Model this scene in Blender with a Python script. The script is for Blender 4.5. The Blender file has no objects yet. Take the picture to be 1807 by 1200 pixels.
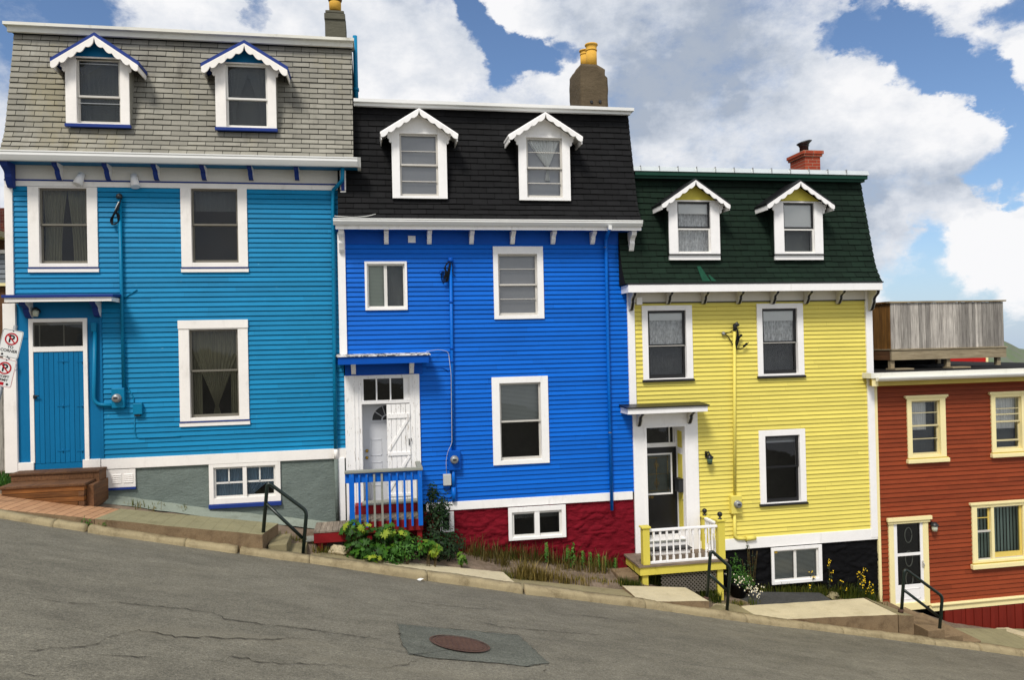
import bpy, bmesh, math, random
import numpy as np
from mathutils import Vector, Matrix, noise
random.seed(7)
scene = bpy.context.scene
C = scene.collection
R = math.radians

# ------------------------------------------------------------------ camera
YAW, PITCH, ROLL, FPX, DIST, EYE = 0.17987764, 0.00807241, -0.02249825, 1360.0, 15.0, 3.7
CX, CY = 903.5, 600.0
_f = np.array([math.sin(YAW)*math.cos(PITCH), math.cos(YAW)*math.cos(PITCH), math.sin(PITCH)])
_r0 = np.array([math.cos(YAW), -math.sin(YAW), 0.0])
_u0 = np.cross(_r0, _f)
_r = _r0*math.cos(ROLL)+_u0*math.sin(ROLL)
_u = -_r0*math.sin(ROLL)+_u0*math.cos(ROLL)
cam = bpy.data.cameras.new('camera')
camo = bpy.data.objects.new('camera', cam); C.objects.link(camo)
cam.sensor_width = 36; cam.lens = 36*FPX/1807
cam.clip_start = 0.05; cam.clip_end = 5000
camo.matrix_world = Matrix(((_r[0], _u[0], -_f[0], 0), (_r[1], _u[1], -_f[1], -DIST), (_r[2], _u[2], -_f[2], EYE), (0, 0, 0, 1)))
scene.camera = camo

def ray(u, v): return _r*(u-CX)-_u*(v-CY)+_f*FPX
def P(u, v, y=0.0):                       # photograph point -> (x, z) on the vertical plane Y = y
    d = ray(u, v); t = (y+DIST)/d[1]
    return float(t*d[0]), float(t*d[2]+EYE)
def P3(u, v, y=0.0):
    x, z = P(u, v, y); return (x, y, z)
def R4(u0, v0, u1, v1, y=0.0):            # rectangle given by its edge midpoints
    um, vm = (u0+u1)/2, (v0+v1)/2
    return (P(u0, vm, y)[0], P(u1, vm, y)[0], P(um, v1, y)[1], P(um, v0, y)[1])

# ------------------------------------------------------------------ view
scene.view_settings.view_transform = 'Standard'
scene.view_settings.look = 'None'
scene.view_settings.exposure = 0.05
scene.view_settings.gamma = 1.0
scene.cycles.max_bounces = 6
scene.cycles.transparent_max_bounces = 8
scene.cycles.caustics_reflective = False
scene.cycles.caustics_refractive = False

# ------------------------------------------------------------------ sky and sun
SUN_EL, SUN_AZ = R(52), R(212)
world = bpy.data.worlds.new('World'); scene.world = world
world.use_nodes = True
wt = world.node_tree; wt.nodes.clear()
def wn(t, **k):
    n = wt.nodes.new(t)
    for a, b in k.items(): setattr(n, a, b)
    return n
def wmath(op, a, b=None, c=None):
    n = wn('ShaderNodeMath', operation=op)
    for i, s in enumerate((a, b, c)):
        if s is None: continue
        if isinstance(s, (int, float)): n.inputs[i].default_value = s
        else: wt.links.new(s, n.inputs[i])
    return n.outputs[0]
def wmap(s, a, b, c, d, kind='SMOOTHSTEP'):
    n = wn('ShaderNodeMapRange', interpolation_type=kind)
    wt.links.new(s, n.inputs[0])
    for i, q in zip((1, 2, 3, 4), (a, b, c, d)): n.inputs[i].default_value = q
    return n.outputs[0]
wout = wn('ShaderNodeOutputWorld')
sky = wn('ShaderNodeTexSky', sky_type='NISHITA', sun_disc=False, sun_elevation=SUN_EL, sun_rotation=SUN_AZ)
sky.air_density = 1.0; sky.dust_density = 0.15; sky.ozone_density = 3.0
bg1 = wn('ShaderNodeBackground'); bg1.inputs[1].default_value = 0.10
wtint = wn('ShaderNodeMix', data_type='RGBA', blend_type='MULTIPLY'); wtint.inputs[0].default_value = 1.0; wtint.inputs[7].default_value = (1.00, 1.06, 1.16, 1)
wt.links.new(sky.outputs[0], wtint.inputs[6]); wt.links.new(wtint.outputs[2], bg1.inputs[0])
tc = wn('ShaderNodeTexCoord'); gen = tc.outputs['Generated']
mp = wn('ShaderNodeMapping'); mp.inputs['Scale'].default_value = (1, 1, 1.5); wt.links.new(gen, mp.inputs[0])
def wnoise(scale, detail, rough, vec=mp.outputs[0], off=0.0):
    n = wn('ShaderNodeTexNoise', noise_dimensions='4D'); n.inputs['W'].default_value = off
    n.inputs['Scale'].default_value = scale; n.inputs['Detail'].default_value = detail; n.inputs['Roughness'].default_value = rough
    wt.links.new(vec, n.inputs['Vector']); return n
nd = wnoise(5.0, 8, 0.62, off=3.1)
vs = wn('ShaderNodeVectorMath', operation='SUBTRACT'); wt.links.new(nd.outputs['Color'], vs.inputs[0]); vs.inputs[1].default_value = (.5, .5, .5)
vsc = wn('ShaderNodeVectorMath', operation='SCALE'); wt.links.new(vs.outputs[0], vsc.inputs[0]); vsc.inputs['Scale'].default_value = 0.20
va = wn('ShaderNodeVectorMath', operation='ADD'); wt.links.new(gen, va.inputs[0]); wt.links.new(vsc.outputs[0], va.inputs[1])
vn = wn('ShaderNodeVectorMath', operation='NORMALIZE'); wt.links.new(va.outputs[0], vn.inputs[0])
def field(blobs):
    tot = None
    for u, v, rad, w in blobs:
        d = ray(u, v); d = d/np.linalg.norm(d)
        n = wn('ShaderNodeVectorMath', operation='DOT_PRODUCT'); wt.links.new(vn.outputs[0], n.inputs[0]); n.inputs[1].default_value = tuple(float(q) for q in d)
        m = wmap(n.outputs['Value'], math.cos(rad/1360.0), math.cos(rad*0.25/1360.0), 0.0, w)
        tot = m if tot is None else wmath('ADD', tot, m)
    return tot
BLUE = [(848, 45, 54, .75), (880, 92, 58, .9), (930, 105, 50, .75), (985, 88, 36, .6), (835, 5, 40, .65), (432, -8, 30, .5),
        (1560, 62, 60, .75), (1630, 85, 66, .8), (1690, 130, 62, .8), (1725, 175, 56, .85), (1775, 225, 58, .8), (1750, 270, 48, .8), (1700, 312, 58, .8),
        (1500, 70, 40, .5), (1790, 20, 40, .55), (1765, 320, 30, .7), (1595, 490, 75, .62), (1650, 525, 85, .62), (1740, 565, 80, .5), (1790, 580, 50, .45),
        (60, 25, 120, .5), (150, 20, 80, .48), (10, 140, 70, .3), (1590, 430, 40, .35)]
WHITE = [(1530, 200, 120, .5), (1640, 240, 90, .5), (700, 130, 120, .5), (930, 25, 70, .55), (1000, 150, 80, .35), (1770, 130, 40, .6), (1700, 90, 20, .3), (1700, 430, 90, .4), (1780, 400, 90, .45), (300, 20, 120, .3), (560, 20, 120, .4), (470, 15, 60, .4), (1580, 12, 55, .5), (1722, 98, 32, .5), (1790, 150, 45, .5), (1690, 245, 60, .4), (1770, 470, 70, .4), (1690, 400, 60, .4), (1600, 430, 90, .4), (1650, 500, 75, .35), (1735, 520, 60, .3)]
GREY = [(1200, 60, 170, .36), (1190, 180, 130, .42), (1080, 250, 110, .24), (1330, 60, 120, .2), (740, 60, 110, .2), (1420, 330, 140, .35), (1640, 340, 80, .3), (1000, 20, 80, .15), (500, 40, 90, .2), (1480, 420, 120, .3)]
fb, fw, fg = field(BLUE), field(WHITE), field(GREY)
nb = wnoise(7.0, 12, 0.66, off=1.7)
nf = wnoise(26.0, 8, 0.68, off=5.2)
dens = wmath('MULTIPLY_ADD', nb.outputs['Fac'], 1.0, 0.16)
dens = wmath('ADD', dens, wmath('MULTIPLY_ADD', nf.outputs['Fac'], 0.75, -0.375))
dens = wmath('SUBTRACT', wmath('ADD', dens, wmath('MULTIPLY', fw, 0.7)), fb)
mask = wmap(dens, 0.12, 0.78, 0.0, 1.0)
ng = wnoise(4.5, 8, 0.58, off=8.4)
ng2 = wnoise(15.0, 9, 0.62, off=2.9)
sh0 = wmath('ADD', wmath('MULTIPLY_ADD', ng.outputs['Fac'], 1.5, -0.30), wmath('MULTIPLY_ADD', ng2.outputs['Fac'], 1.3, -0.46))
shade = wmath('SUBTRACT', wmath('ADD', sh0, wmath('MULTIPLY', fw, 0.40)), fg)
cr = wn('ShaderNodeValToRGB'); wt.links.new(shade, cr.inputs[0])
cr.color_ramp.elements[0].position = 0.05; cr.color_ramp.elements[0].color = (0.42, 0.48, 0.58, 1)
cr.color_ramp.elements[1].position = 0.85; cr.color_ramp.elements[1].color = (0.97, 0.97, 0.985, 1)
e = cr.color_ramp.elements.new(0.42); e.color = (0.70, 0.74, 0.81, 1)
bg2 = wn('ShaderNodeBackground'); bg2.inputs[1].default_value = 0.95
wt.links.new(cr.outputs[0], bg2.inputs[0])
mx = wn('ShaderNodeMixShader'); wt.links.new(mask, mx.inputs[0]); wt.links.new(bg1.outputs[0], mx.inputs[1]); wt.links.new(bg2.outputs[0], mx.inputs[2])
sepd = wn('ShaderNodeSeparateXYZ'); wt.links.new(gen, sepd.inputs[0])
hz_f = wmap(sepd.outputs['Z'], -0.02, 0.16, 0.75, 0.0)
bg3 = wn('ShaderNodeBackground'); bg3.inputs[0].default_value = (0.44, 0.60, 0.84, 1); bg3.inputs[1].default_value = 0.85
mxh = wn('ShaderNodeMixShader'); wt.links.new(hz_f, mxh.inputs[0]); wt.links.new(bg1.outputs[0], mxh.inputs[1]); wt.links.new(bg3.outputs[0], mxh.inputs[2])
wt.links.new(mxh.outputs[0], mx.inputs[1])
wt.links.new(mx.outputs[0], wout.inputs[0])

sun = bpy.data.lights.new('sun', 'SUN'); sun.energy = 3.0; sun.angle = R(14); sun.color = (1.0, 0.95, 0.88)
suno = bpy.data.objects.new('sun', sun); C.objects.link(suno)
sd = Vector((math.sin(SUN_AZ)*math.cos(SUN_EL), math.cos(SUN_AZ)*math.cos(SUN_EL), math.sin(SUN_EL)))
suno.rotation_euler = sd.to_track_quat('Z', 'Y').to_euler(); suno.location = (-10, -20, 30)

# ------------------------------------------------------------------ materials
def S(r, g, b, k=1.0):                    # 0..255 colour -> linear
    f = lambda c: ((c/255)/12.92 if c/255 <= .04045 else ((c/255+.055)/1.055)**2.4)*k
    return (f(r), f(g), f(b), 1)
class N:
    def __init__(s, name):
        s.m = bpy.data.materials.new(name); s.m.use_nodes = True
        s.t = s.m.node_tree; s.b = s.t.nodes['Principled BSDF']; s.out = s.t.nodes['Material Output']
        s.tc = s.t.nodes.new('ShaderNodeTexCoord')
    def n(s, t, **k):
        q = s.t.nodes.new(t)
        for a, b in k.items(): setattr(q, a, b)
        return q
    def link(s, a, b): s.t.links.new(a, b)
    def noise(s, scale, detail=5, rough=.6, stretch=(1, 1, 1), off=0):
        mp = s.n('ShaderNodeMapping'); mp.inputs['Scale'].default_value = stretch; mp.inputs['Location'].default_value = (off, off*.7, off*.3)
        s.link(s.tc.outputs['Object'], mp.inputs[0])
        q = s.n('ShaderNodeTexNoise'); q.inputs['Scale'].default_value = scale; q.inputs['Detail'].default_value = detail; q.inputs['Roughness'].default_value = rough
        s.link(mp.outputs[0], q.inputs['Vector']); return q.outputs['Fac']
    def map(s, x, a, b, c, d, kind='LINEAR'):
        q = s.n('ShaderNodeMapRange', interpolation_type=kind); s.link(x, q.inputs[0])
        for i, w in zip((1, 2, 3, 4), (a, b, c, d)): q.inputs[i].default_value = w
        return q.outputs[0]
    def math(s, op, a, b):
        q = s.n('ShaderNodeMath', operation=op)
        for i, w in enumerate((a, b)):
            if isinstance(w, (int, float)): q.inputs[i].default_value = w
            else: s.link(w, q.inputs[i])
        return q.outputs[0]
    def mix(s, fac, a, b, mode='MIX'):
        q = s.n('ShaderNodeMix', data_type='RGBA', blend_type=mode)
        for i, w in ((0, fac), (6, a), (7, b)):
            if isinstance(w, (int, float)): q.inputs[i].default_value = w
            elif isinstance(w, tuple): q.inputs[i].default_value = w
            else: s.link(w, q.inputs[i])
        return q.outputs[2]
    def val(s, col, v):                   # multiply a colour by a value
        q = s.n('ShaderNodeVectorMath', operation='SCALE')
        if isinstance(col, tuple): q.inputs[0].default_value = col[:3]
        else: s.link(col, q.inputs[0])
        s.link(v, q.inputs['Scale']); return q.outputs[0]
    def attr(s, name='shade'):
        return s.n('ShaderNodeAttribute', attribute_name=name).outputs['Fac']
    def bump(s, h, strength, dist=.01):
        q = s.n('ShaderNodeBump'); q.inputs['Strength'].default_value = strength; q.inputs['Distance'].default_value = dist
        s.link(h, q.inputs['Height']); s.link(q.outputs[0], s.b.inputs['Normal'])
    def fin(s, col, rough=.6, spec=.35, metal=0):
        if isinstance(col, tuple): s.b.inputs['Base Color'].default_value = col
        else: s.link(col, s.b.inputs['Base Color'])
        if isinstance(rough, (int, float)): s.b.inputs['Roughness'].default_value = rough
        else: s.link(rough, s.b.inputs['Roughness'])
        s.b.inputs['Specular IOR Level'].default_value = spec; s.b.inputs['Metallic'].default_value = metal
        return s.m

def paint(name, col, var=.10, rough=.5, scale=3.0, stretch=(1, 1, 1), av=.0, bump=.15, bscale=90, stains=(), spec=.16, metal=0):
    """painted or plain surface: broad tone drift, per-board tone (attribute), fine relief, stains of their own colour"""
    k = N(name)
    v = k.map(k.noise(scale, 6, .65, stretch), .25, .75, 1-var, 1+var)
    v2 = k.map(k.noise(scale*9, 4, .7, stretch, 5.0), .2, .8, 1-var*.6, 1+var*.6)
    v = k.math('MULTIPLY', v, v2)
    if av: v = k.math('MULTIPLY', v, k.map(k.attr(), 0, 1, 1-av, 1+av))
    c = k.val(col, v)
    for (sc, ss, st, lo, hi, amt, off) in stains:
        f = k.map(k.noise(ss, 7, .7, st, off), lo, hi, 0, amt, 'SMOOTHSTEP')
        c = k.mix(f, c, sc)
    if bump: k.bump(k.noise(bscale, 4, .7, stretch, 2.0), bump, .004)
    return k.fin(c, rough, spec, metal)

WOODGREY = S(120, 112, 100)
WHITE_ = paint('white_paint', S(243, 241, 238), .05, .45, 2.5, stains=((S(150, 145, 135), 5, (1, 1, .35), .54, .78, .32, 1.0), (S(120, 112, 98), 16, (1.5, 1, .6), .66, .74, .5, 5.0)))
WHITE1 = paint('cream_white_paint', S(242, 237, 230), .05, .45, 2.5, stains=((S(160, 150, 135), 4, (1, 1, .4), .54, .80, .32, 4.0), (S(130, 122, 110), 15, (1.5, 1, .6), .68, .76, .4, 8.0)))
WHITE3 = paint('clean_white_paint', S(242, 240, 238), .05, .4, 2.5, stains=((S(160, 155, 142), 5, (1, 1, .3), .56, .80, .28, 2.0), (S(130, 122, 108), 18, (1.5, 1, .6), .69, .76, .4, 6.0)))
PIPEB = paint('blue_pipe_paint', S(6, 100, 196), .1, .38, 3, (1, 1, .4))
PEEL = paint('peeling_white_paint', S(240, 238, 235), .06, .6, 3, bump=.3, stains=((S(160, 150, 136), 13, (2.4, 1, .35), .58, .64, .8, 3.0), (S(88, 78, 68), 15, (2.6, 1, .4), .645, .68, .9, 9.0)))
PEELR = paint('flaking_roof_paint', S(222, 220, 214), .08, .7, 3, bump=.3, stains=((S(70, 66, 56), 9, (1.2, 1, 1), .47, .53, .95, 3.0),))
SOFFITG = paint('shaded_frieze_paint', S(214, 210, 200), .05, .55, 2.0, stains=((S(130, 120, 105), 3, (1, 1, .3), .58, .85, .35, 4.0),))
CYAN = paint('cyan_siding_paint', S(15, 126, 172), .11, .5, 1.6, (.5, 1, 1.4), .11, .25, 60,
             stains=((S(120, 185, 212), 15, (.6, 1, 1), .655, .72, .5, 1.0), (S(9, 104, 148), 2.2, (.4, 1, 1.2), .55, .8, .45, 7.0)))
CYANF = paint('cyan_flat_paint', S(10, 106, 154), .07, .5, 2.2, (1, 1, .5), .05, .2, 70, stains=((S(10, 92, 142), 3, (1, 1, .3), .58, .8, .35, 2.0),))
TEAL = paint('teal_pipe_paint', S(10, 116, 156), .09, .38, 3.0, (1, 1, .4), .0, .1)
NAVY = paint('navy_trim_paint', S(36, 58, 126), .07, .5, 4)
BLUE_ = paint('blue_siding_paint', S(2, 98, 198), .10, .5, 1.5, (.5, 1, 1.4), .10, .3, 60,
              stains=((S(2, 90, 184), 2.0, (.4, 1, 1.2), .54, .8, .45, 3.0), (S(16, 116, 222), 3.0, (.6, 1, 1), .6, .85, .3, 8.0), (S(120, 160, 210), 30, (.6, 1, 1), .76, .79, .6, 5.0)))
BLUEF = paint('blue_flat_paint', S(2, 80, 176), .08, .5, 2.0, bump=.2)
BLUEW = paint('worn_blue_paint', S(10, 98, 196), .10, .55, 4, stains=((S(130, 140, 140), 16, (2.5, 1, .25), .60, .70, .8, 2.0),))
GREYW = paint('weathered_grey_wood', S(140, 142, 132), .15, .8, 6, (.3, 3, 3), .25, .4, 60)
YEL = paint('yellow_siding_paint', S(224, 209, 104), .06, .5, 1.6, (.5, 1, 1.4), .07, .2, 60, stains=((S(205, 185, 80), 2.4, (.4, 1, 1.2), .56, .82, .3, 3.0),))
YELF = paint('yellow_trim_paint', S(214, 199, 86), .07, .5, 3.0, (1, 1, .4), .0, .2, stains=((S(130, 120, 60), 9, (1, 1, .4), .66, .8, .5, 5.0),))
BLACK = paint('black_trim_paint', S(22, 22, 24), .15, .4, 4, spec=.4)
CREAM = paint('cream_trim_paint', S(242, 228, 172), .05, .5, 3.0, stains=((S(160, 140, 90), 8, (1, 1, .4), .68, .82, .4, 5.0),))
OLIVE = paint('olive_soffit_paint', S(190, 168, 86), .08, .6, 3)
REDS = paint('red_stained_siding', S(134, 60, 32), .16, .6, 2.0, (.6, 1, 2.5), .14, .4, 50,
             stains=((S(112, 36, 16), 5, (.35, 1, 2), .55, .75, .6, 3.0), (S(190, 92, 48), 7, (.4, 1, 2), .62, .8, .45, 6.0)))
REDB = paint('dark_red_boards', S(112, 34, 24), .14, .6, 3, (2, 1, .4), .12, .3)
GUT = paint('white_gutter_metal', S(226, 226, 222), .05, .32, 1.5, (.5, 1, 2), spec=.5, stains=((S(150, 145, 130), 3, (.6, 1, 1.5), .58, .85, .4, 1.0),))
FASC = paint('stained_fascia', S(222, 220, 208), .08, .6, 2.0, (.5, 1, 2), stains=((S(120, 118, 100), 3.5, (.8, 1, .5), .54, .8, .6, 1.0), (S(50, 48, 42), 7, (.6, 1, 1), .68, .76, .6, 6.0)))
ALU = paint('silver_flashing', S(205, 212, 212), .07, .35, 3, spec=.5, metal=.3)
GALV = paint('grey_metal', S(150, 152, 152), .1, .4, 6, spec=.5, metal=.5)
DARKM = paint('dark_metal', S(34, 36, 38), .15, .45, 6, spec=.5)
RAILM = paint('dark_green_rail_paint', S(18, 32, 26), .2, .35, 8, spec=.5, stains=((S(120, 70, 40), 12, (1, 1, 1), .72, .8, .6, 2.0),))
CABLE = paint('black_cable', S(16, 18, 22), .1, .5, 8)
WCABLE = paint('pale_cable', S(200, 200, 195), .1, .5, 8)
ROOM = paint('unlit_room_black', (.035, .033, .03, 1), .3, .9, 1.2, bump=0)  # near-black colour in place of the darkness of unlit rooms
JAMB = paint('window_grey_sash', S(112, 108, 98), .1, .5, 5)
SASHT = paint('window_tan_sash', S(206, 194, 152), .1, .5, 5)
SASHW = paint('window_white_sash', S(222, 220, 214), .06, .45, 5)
SASHG = paint('window_silver_sash', S(196, 192, 184), .08, .4, 5)

def shingles(name, col, var, stains=()):
    k = N(name)
    v = k.map(k.attr(), 0, 1, 1-var, 1+var)
    v = k.math('MULTIPLY', v, k.map(k.noise(1.4, 6, .65), .25, .75, .80, 1.2))
    v = k.math('MULTIPLY', v, k.map(k.noise(130, 3, .8), .25, .75, .72, 1.28))
    c = k.val(col, v)
    for (sc, ss, st, lo, hi, amt, off) in stains:
        c = k.mix(k.map(k.noise(ss, 7, .7, st, off), lo, hi, 0, amt, 'SMOOTHSTEP'), c, sc)
    k.bump(k.noise(160, 3, .8, off=3), .5, .004)
    return k.fin(c, .9, .2)
SH1 = shingles('grey_shingles', S(140, 137, 126), .15, ((S(148, 139, 108), 1.1, (1, 1, .35), .48, .74, .6, 2.0), (S(84, 80, 74), 2.0, (1.6, 1, .25), .55, .76, .6, 5.0), (S(176, 176, 168), 1.6, (1, 1, 1), .6, .8, .5, 9.0)))
SH2 = shingles('black_shingles', S(25, 25, 26), .2, ((S(44, 44, 45), 2.0, (1, 1, .4), .56, .8, .5, 2.0),))
SH3 = shingles('green_shingles', S(20, 36, 26), .2, ((S(38, 62, 38), 2.0, (1, 1, .5), .56, .8, .5, 2.0),))
UNDER = paint('roof_underlay', S(24, 23, 22), .1, .95, 3, bump=0)

def stucco(name, col, col2, bs=14, bstr=.9, var=.14):
    k = N(name)
    v = k.map(k.noise(2.2, 8, .65), .25, .75, 1-var, 1+var)
    v = k.math('MULTIPLY', v, k.map(k.noise(40, 4, .7), .2, .8, .86, 1.14))
    c = k.val(col, v)
    c = k.mix(k.map(k.noise(3, 8, .7, (1, 1, 2), 4), .52, .75, 0, .6, 'SMOOTHSTEP'), c, col2)
    h = k.math('ADD', k.noise(bs, 6, .62, (1, 1, 2)), k.math('MULTIPLY', k.noise(90, 3, .7), .25))
    k.bump(h, bstr, .02)
    return k.fin(c, .85, .12)
STUC1 = stucco('grey_parging', S(112, 122, 116), S(86, 96, 92))
PALEP = stucco('pale_parging', S(138, 146, 134), S(112, 116, 102))
STONE2 = stucco('dark_red_painted_stone', S(116, 18, 32), S(72, 9, 20), 10, 1.3)
STONE3 = stucco('black_painted_stone', S(13, 13, 15), S(24, 24, 27), 9, 1.0)
CHIMC = stucco('brown_cement_render', S(96, 84, 66), S(66, 58, 46), 8, .8)
CHIMG = stucco('grey_cement_render', S(92, 90, 78), S(64, 60, 52), 8, .8)

def concrete(name, col, dark, lo=.5, hi=.75, amt=.6, lines=0):
    k = N(name)
    v = k.map(k.noise(1.5, 8, .65), .25, .75, .86, 1.14)
    v = k.math('MULTIPLY', v, k.map(k.noise(60, 4, .75), .2, .8, .80, 1.2))
    c = k.val(col, v)
    c = k.mix(k.map(k.noise(3.5, 8, .72, off=3), lo, hi, 0, amt, 'SMOOTHSTEP'), c, dark)
    c = k.mix(k.map(k.noise(120, 2, .8, off=7), .62, .72, 0, .35), c, S(215, 208, 188))
    h = k.noise(110, 5, .75)
    if lines:
        w = k.n('ShaderNodeTexWave', wave_type='BANDS', bands_direction='X', wave_profile='SAW'); w.inputs['Scale'].default_value = lines; w.inputs['Distortion'].default_value = .6; w.inputs['Detail'].default_value = 1
        k.link(k.tc.outputs['Object'], w.inputs['Vector'])
        g = k.map(w.outputs['Fac'], .0, .12, 1, 0)
        h = k.math('SUBTRACT', h, g)
        c = k.mix(k.math('MULTIPLY', g, .45), c, dark)
    k.bump(h, .5, .008)
    return k.fin(c, .9, .2)
CONO = concrete('olive_concrete', S(140, 134, 102), S(104, 98, 70), lines=1.6)
CONB = concrete('beige_new_concrete', S(196, 184, 152), S(158, 146, 114), .48, .75, .6)
CONR = concrete('rough_concrete', S(140, 130, 98), S(98, 88, 62))
CONF = concrete('brown_concrete', S(128, 108, 82), S(84, 66, 48), .45, .7, .7)
KERBM = concrete('kerb_stone', S(156, 142, 110), S(92, 78, 54), .44, .70, .6)
def pavers():
    k = N('terracotta_pavers')
    mp = k.n('ShaderNodeMapping'); mp.inputs['Scale'].default_value = (1, 1, 1); mp.inputs['Rotation'].default_value = (0, 0, R(90)); k.link(k.tc.outputs['Object'], mp.inputs[0])
    b = k.n('ShaderNodeTexBrick'); b.inputs['Scale'].default_value = 1.0; b.inputs['Brick Width'].default_value = .6; b.inputs['Row Height'].default_value = .13; b.inputs['Mortar Size'].default_value = .006
    b.inputs['Color1'].default_value = S(184, 142, 106); b.inputs['Color2'].default_value = S(170, 128, 94); b.inputs['Mortar'].default_value = S(112, 82, 58)
    k.link(mp.outputs[0], b.inputs['Vector'])
    c = k.val(b.outputs[0], k.math('MULTIPLY', k.map(k.noise(2, 7, .7), .25, .75, .84, 1.16), k.map(k.noise(70, 3, .7), .2, .8, .86, 1.14)))
    c = k.mix(k.map(k.noise(4, 7, .7, off=2), .58, .75, 0, .5), c, S(214, 180, 140))
    k.bump(k.math('SUBTRACT', k.noise(80, 4, .7), k.math('MULTIPLY', b.outputs['Fac'], 1.0)), .4, .006)
    return k.fin(c, .9, .2)
PAV = pavers()
def asphalt(name, col, worn, spk=.55):
    k = N(name)
    v = k.map(k.noise(.55, 8, .62, (.45, 1, 1)), .25, .75, .80, 1.2)
    v = k.math('MULTIPLY', v, k.map(k.noise(3.2, 7, .72, (.6, 1.0, 1), 3), .25, .75, .70, 1.3))
    v = k.math('MULTIPLY', v, k.map(k.noise(26, 4, .8, off=11), .25, .75, .58, 1.42))
    v = k.math('MULTIPLY', v, k.map(k.noise(60, 3, .85), .25, .75, .35, 1.65))
    c = k.val(col, v)
    c = k.mix(k.map(k.noise(.9, 7, .65, (.3, 1.2, 1), 6), .5, .8, 0, .55, 'SMOOTHSTEP'), c, worn)
    sp = k.map(k.noise(85, 2, .6, off=9), .66, .72, 0, spk)
    c = k.mix(sp, c, S(188, 180, 160))
    sp2 = k.map(k.noise(26, 3, .6, off=15), .70, .78, 0, .35)
    c = k.mix(sp2, c, S(160, 152, 132))
    # dark tyre streaks run with the street
    stk = k.map(k.noise(1.1, 7, .72, (.16, 2.2, 1), 21), .58, .76, 0, .34, 'SMOOTHSTEP')
    c = k.mix(stk, c, S(66, 64, 60))
    k.bump(k.math('ADD', k.noise(80, 3, .8), k.noise(30, 3, .7, off=4)), .8, .012)
    return k.fin(c, .88, .25)
ASPH = asphalt('worn_asphalt', S(113, 109, 96), S(128, 122, 105))
ASPH2 = asphalt('patch_asphalt', S(95, 97, 88), S(104, 106, 95), .5)
ASPH3 = asphalt('dark_asphalt', S(70, 70, 68), S(84, 84, 82), .3)
CRACK = paint('crack_filler', S(44, 38, 32), .2, .95, 9, bump=.3)
DIRT = concrete('gravel_dirt', S(126, 110, 94), S(84, 72, 56), .42, .62, .7)

def wood(name, col, dark, along='X', av=.2, rough=.75):
    k = N(name)
    st = {'X': (1, 14, 14), 'Z': (14, 14, 1), 'Y': (14, 1, 14)}[along]
    g = k.noise(2.2, 8, .7, st)
    c = k.mix(k.map(g, .35, .7, 0, 1), col, dark)
    c = k.mix(k.map(k.noise(9, 3, .6, tuple(q**.5 for q in st), 4), .68, .76, 0, .7), c, dark)
    v = k.math('MULTIPLY', k.map(k.attr(), 0, 1, 1-av, 1+av), k.map(k.noise(1.8, 5, .6, off=6), .25, .75, .82, 1.18))
    c = k.val(c, v)
    k.bump(g, .5, .006)
    return k.fin(c, rough, .3)
STAIN = wood('brown_stained_timber', S(142, 92, 46), S(84, 52, 28), 'X', .32)
STAIND = wood('dark_brown_timber', S(118, 82, 52), S(74, 50, 34), 'Y', .3)
DECKW = wood('weathered_grey_boards', S(182, 176, 166), S(118, 112, 106), 'Z', .42)
DECKO = wood('orange_brown_boards', S(140, 98, 44), S(86, 58, 24), 'Z', .2)
DECKX = wood('weathered_grey_beam', S(166, 152, 124), S(118, 104, 80), 'X', .12)
BOARDG = wood('grey_deck_boards', S(150, 138, 122), S(100, 88, 76), 'Y', .15)
REDW = paint('dark_red_porch_paint', S(128, 26, 30), .14, .6, 4, (.5, 1, 1.5), .08, .3, stains=((S(160, 120, 110), 14, (.5, 1, 1.5), .66, .76, .5, 3.0),))
def brickm(name, c1, c2, mo, scale=1.0):
    k = N(name)
    mp = k.n('ShaderNodeMapping'); mp.inputs['Rotation'].default_value = (R(90), 0, 0); k.link(k.tc.outputs['Object'], mp.inputs[0])
    b = k.n('ShaderNodeTexBrick'); b.inputs['Scale'].default_value = scale; b.inputs['Brick Width'].default_value = .21; b.inputs['Row Height'].default_value = .072; b.inputs['Mortar Size'].default_value = .006
    b.inputs['Color1'].default_value = c1; b.inputs['Color2'].default_value = c2; b.inputs['Mortar'].default_value = mo
    k.link(mp.outputs[0], b.inputs['Vector'])
    c = k.val(b.outputs[0], k.map(k.noise(9, 5, .7), .25, .75, .8, 1.2))
    k.bump(b.outputs['Fac'], -.5, .006)
    return k.fin(c, .85, .2)
BRICK = brickm('orange_brick', S(168, 74, 48), S(140, 56, 38), S(150, 120, 100))
BRICKD = brickm('dark_brick', S(96, 46, 38), S(76, 36, 32), S(90, 76, 66))
TERRA = paint('yellow_clay_pot', S(214, 166, 70), .14, .7, 5, stains=((S(120, 84, 40), 6, (1, 1, 1), .55, .75, .6, 2.0),))
TERRAD = paint('sooty_clay_rim', S(96, 70, 44), .2, .8, 6)
RUST = paint('rusted_iron', S(84, 64, 55), .2, .8, 8, bump=.5, stains=((S(70, 48, 40), 9, (1, 1, 1), .5, .7, .7, 3.0),))
SIGNW = paint('sign_white', S(226, 226, 222), .03, .4, 4, bump=0)
SIGNR = paint('sign_red', S(178, 22, 34), .04, .4, 4, bump=0)
SIGNK = paint('sign_black', S(18, 18, 18), .03, .4, 4, bump=0)
BRASS = paint('brass', S(200, 160, 60), .08, .25, 6, metal=.9)
PLATE = paint('small_yellow_plate', S(214, 176, 60), .08, .4, 6)
PLASTIC = paint('grey_plastic_box', S(190, 190, 186), .05, .45, 5)
BLACKP = paint('black_plastic_pot', S(16, 16, 17), .15, .5, 6)
DOORW = paint('grey_white_door', S(206, 208, 212), .03, .35, 2, bump=.05)
DOORK = paint('black_door_paint', S(12, 12, 14), .1, .3, 3, bump=.05, spec=.45)
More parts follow.
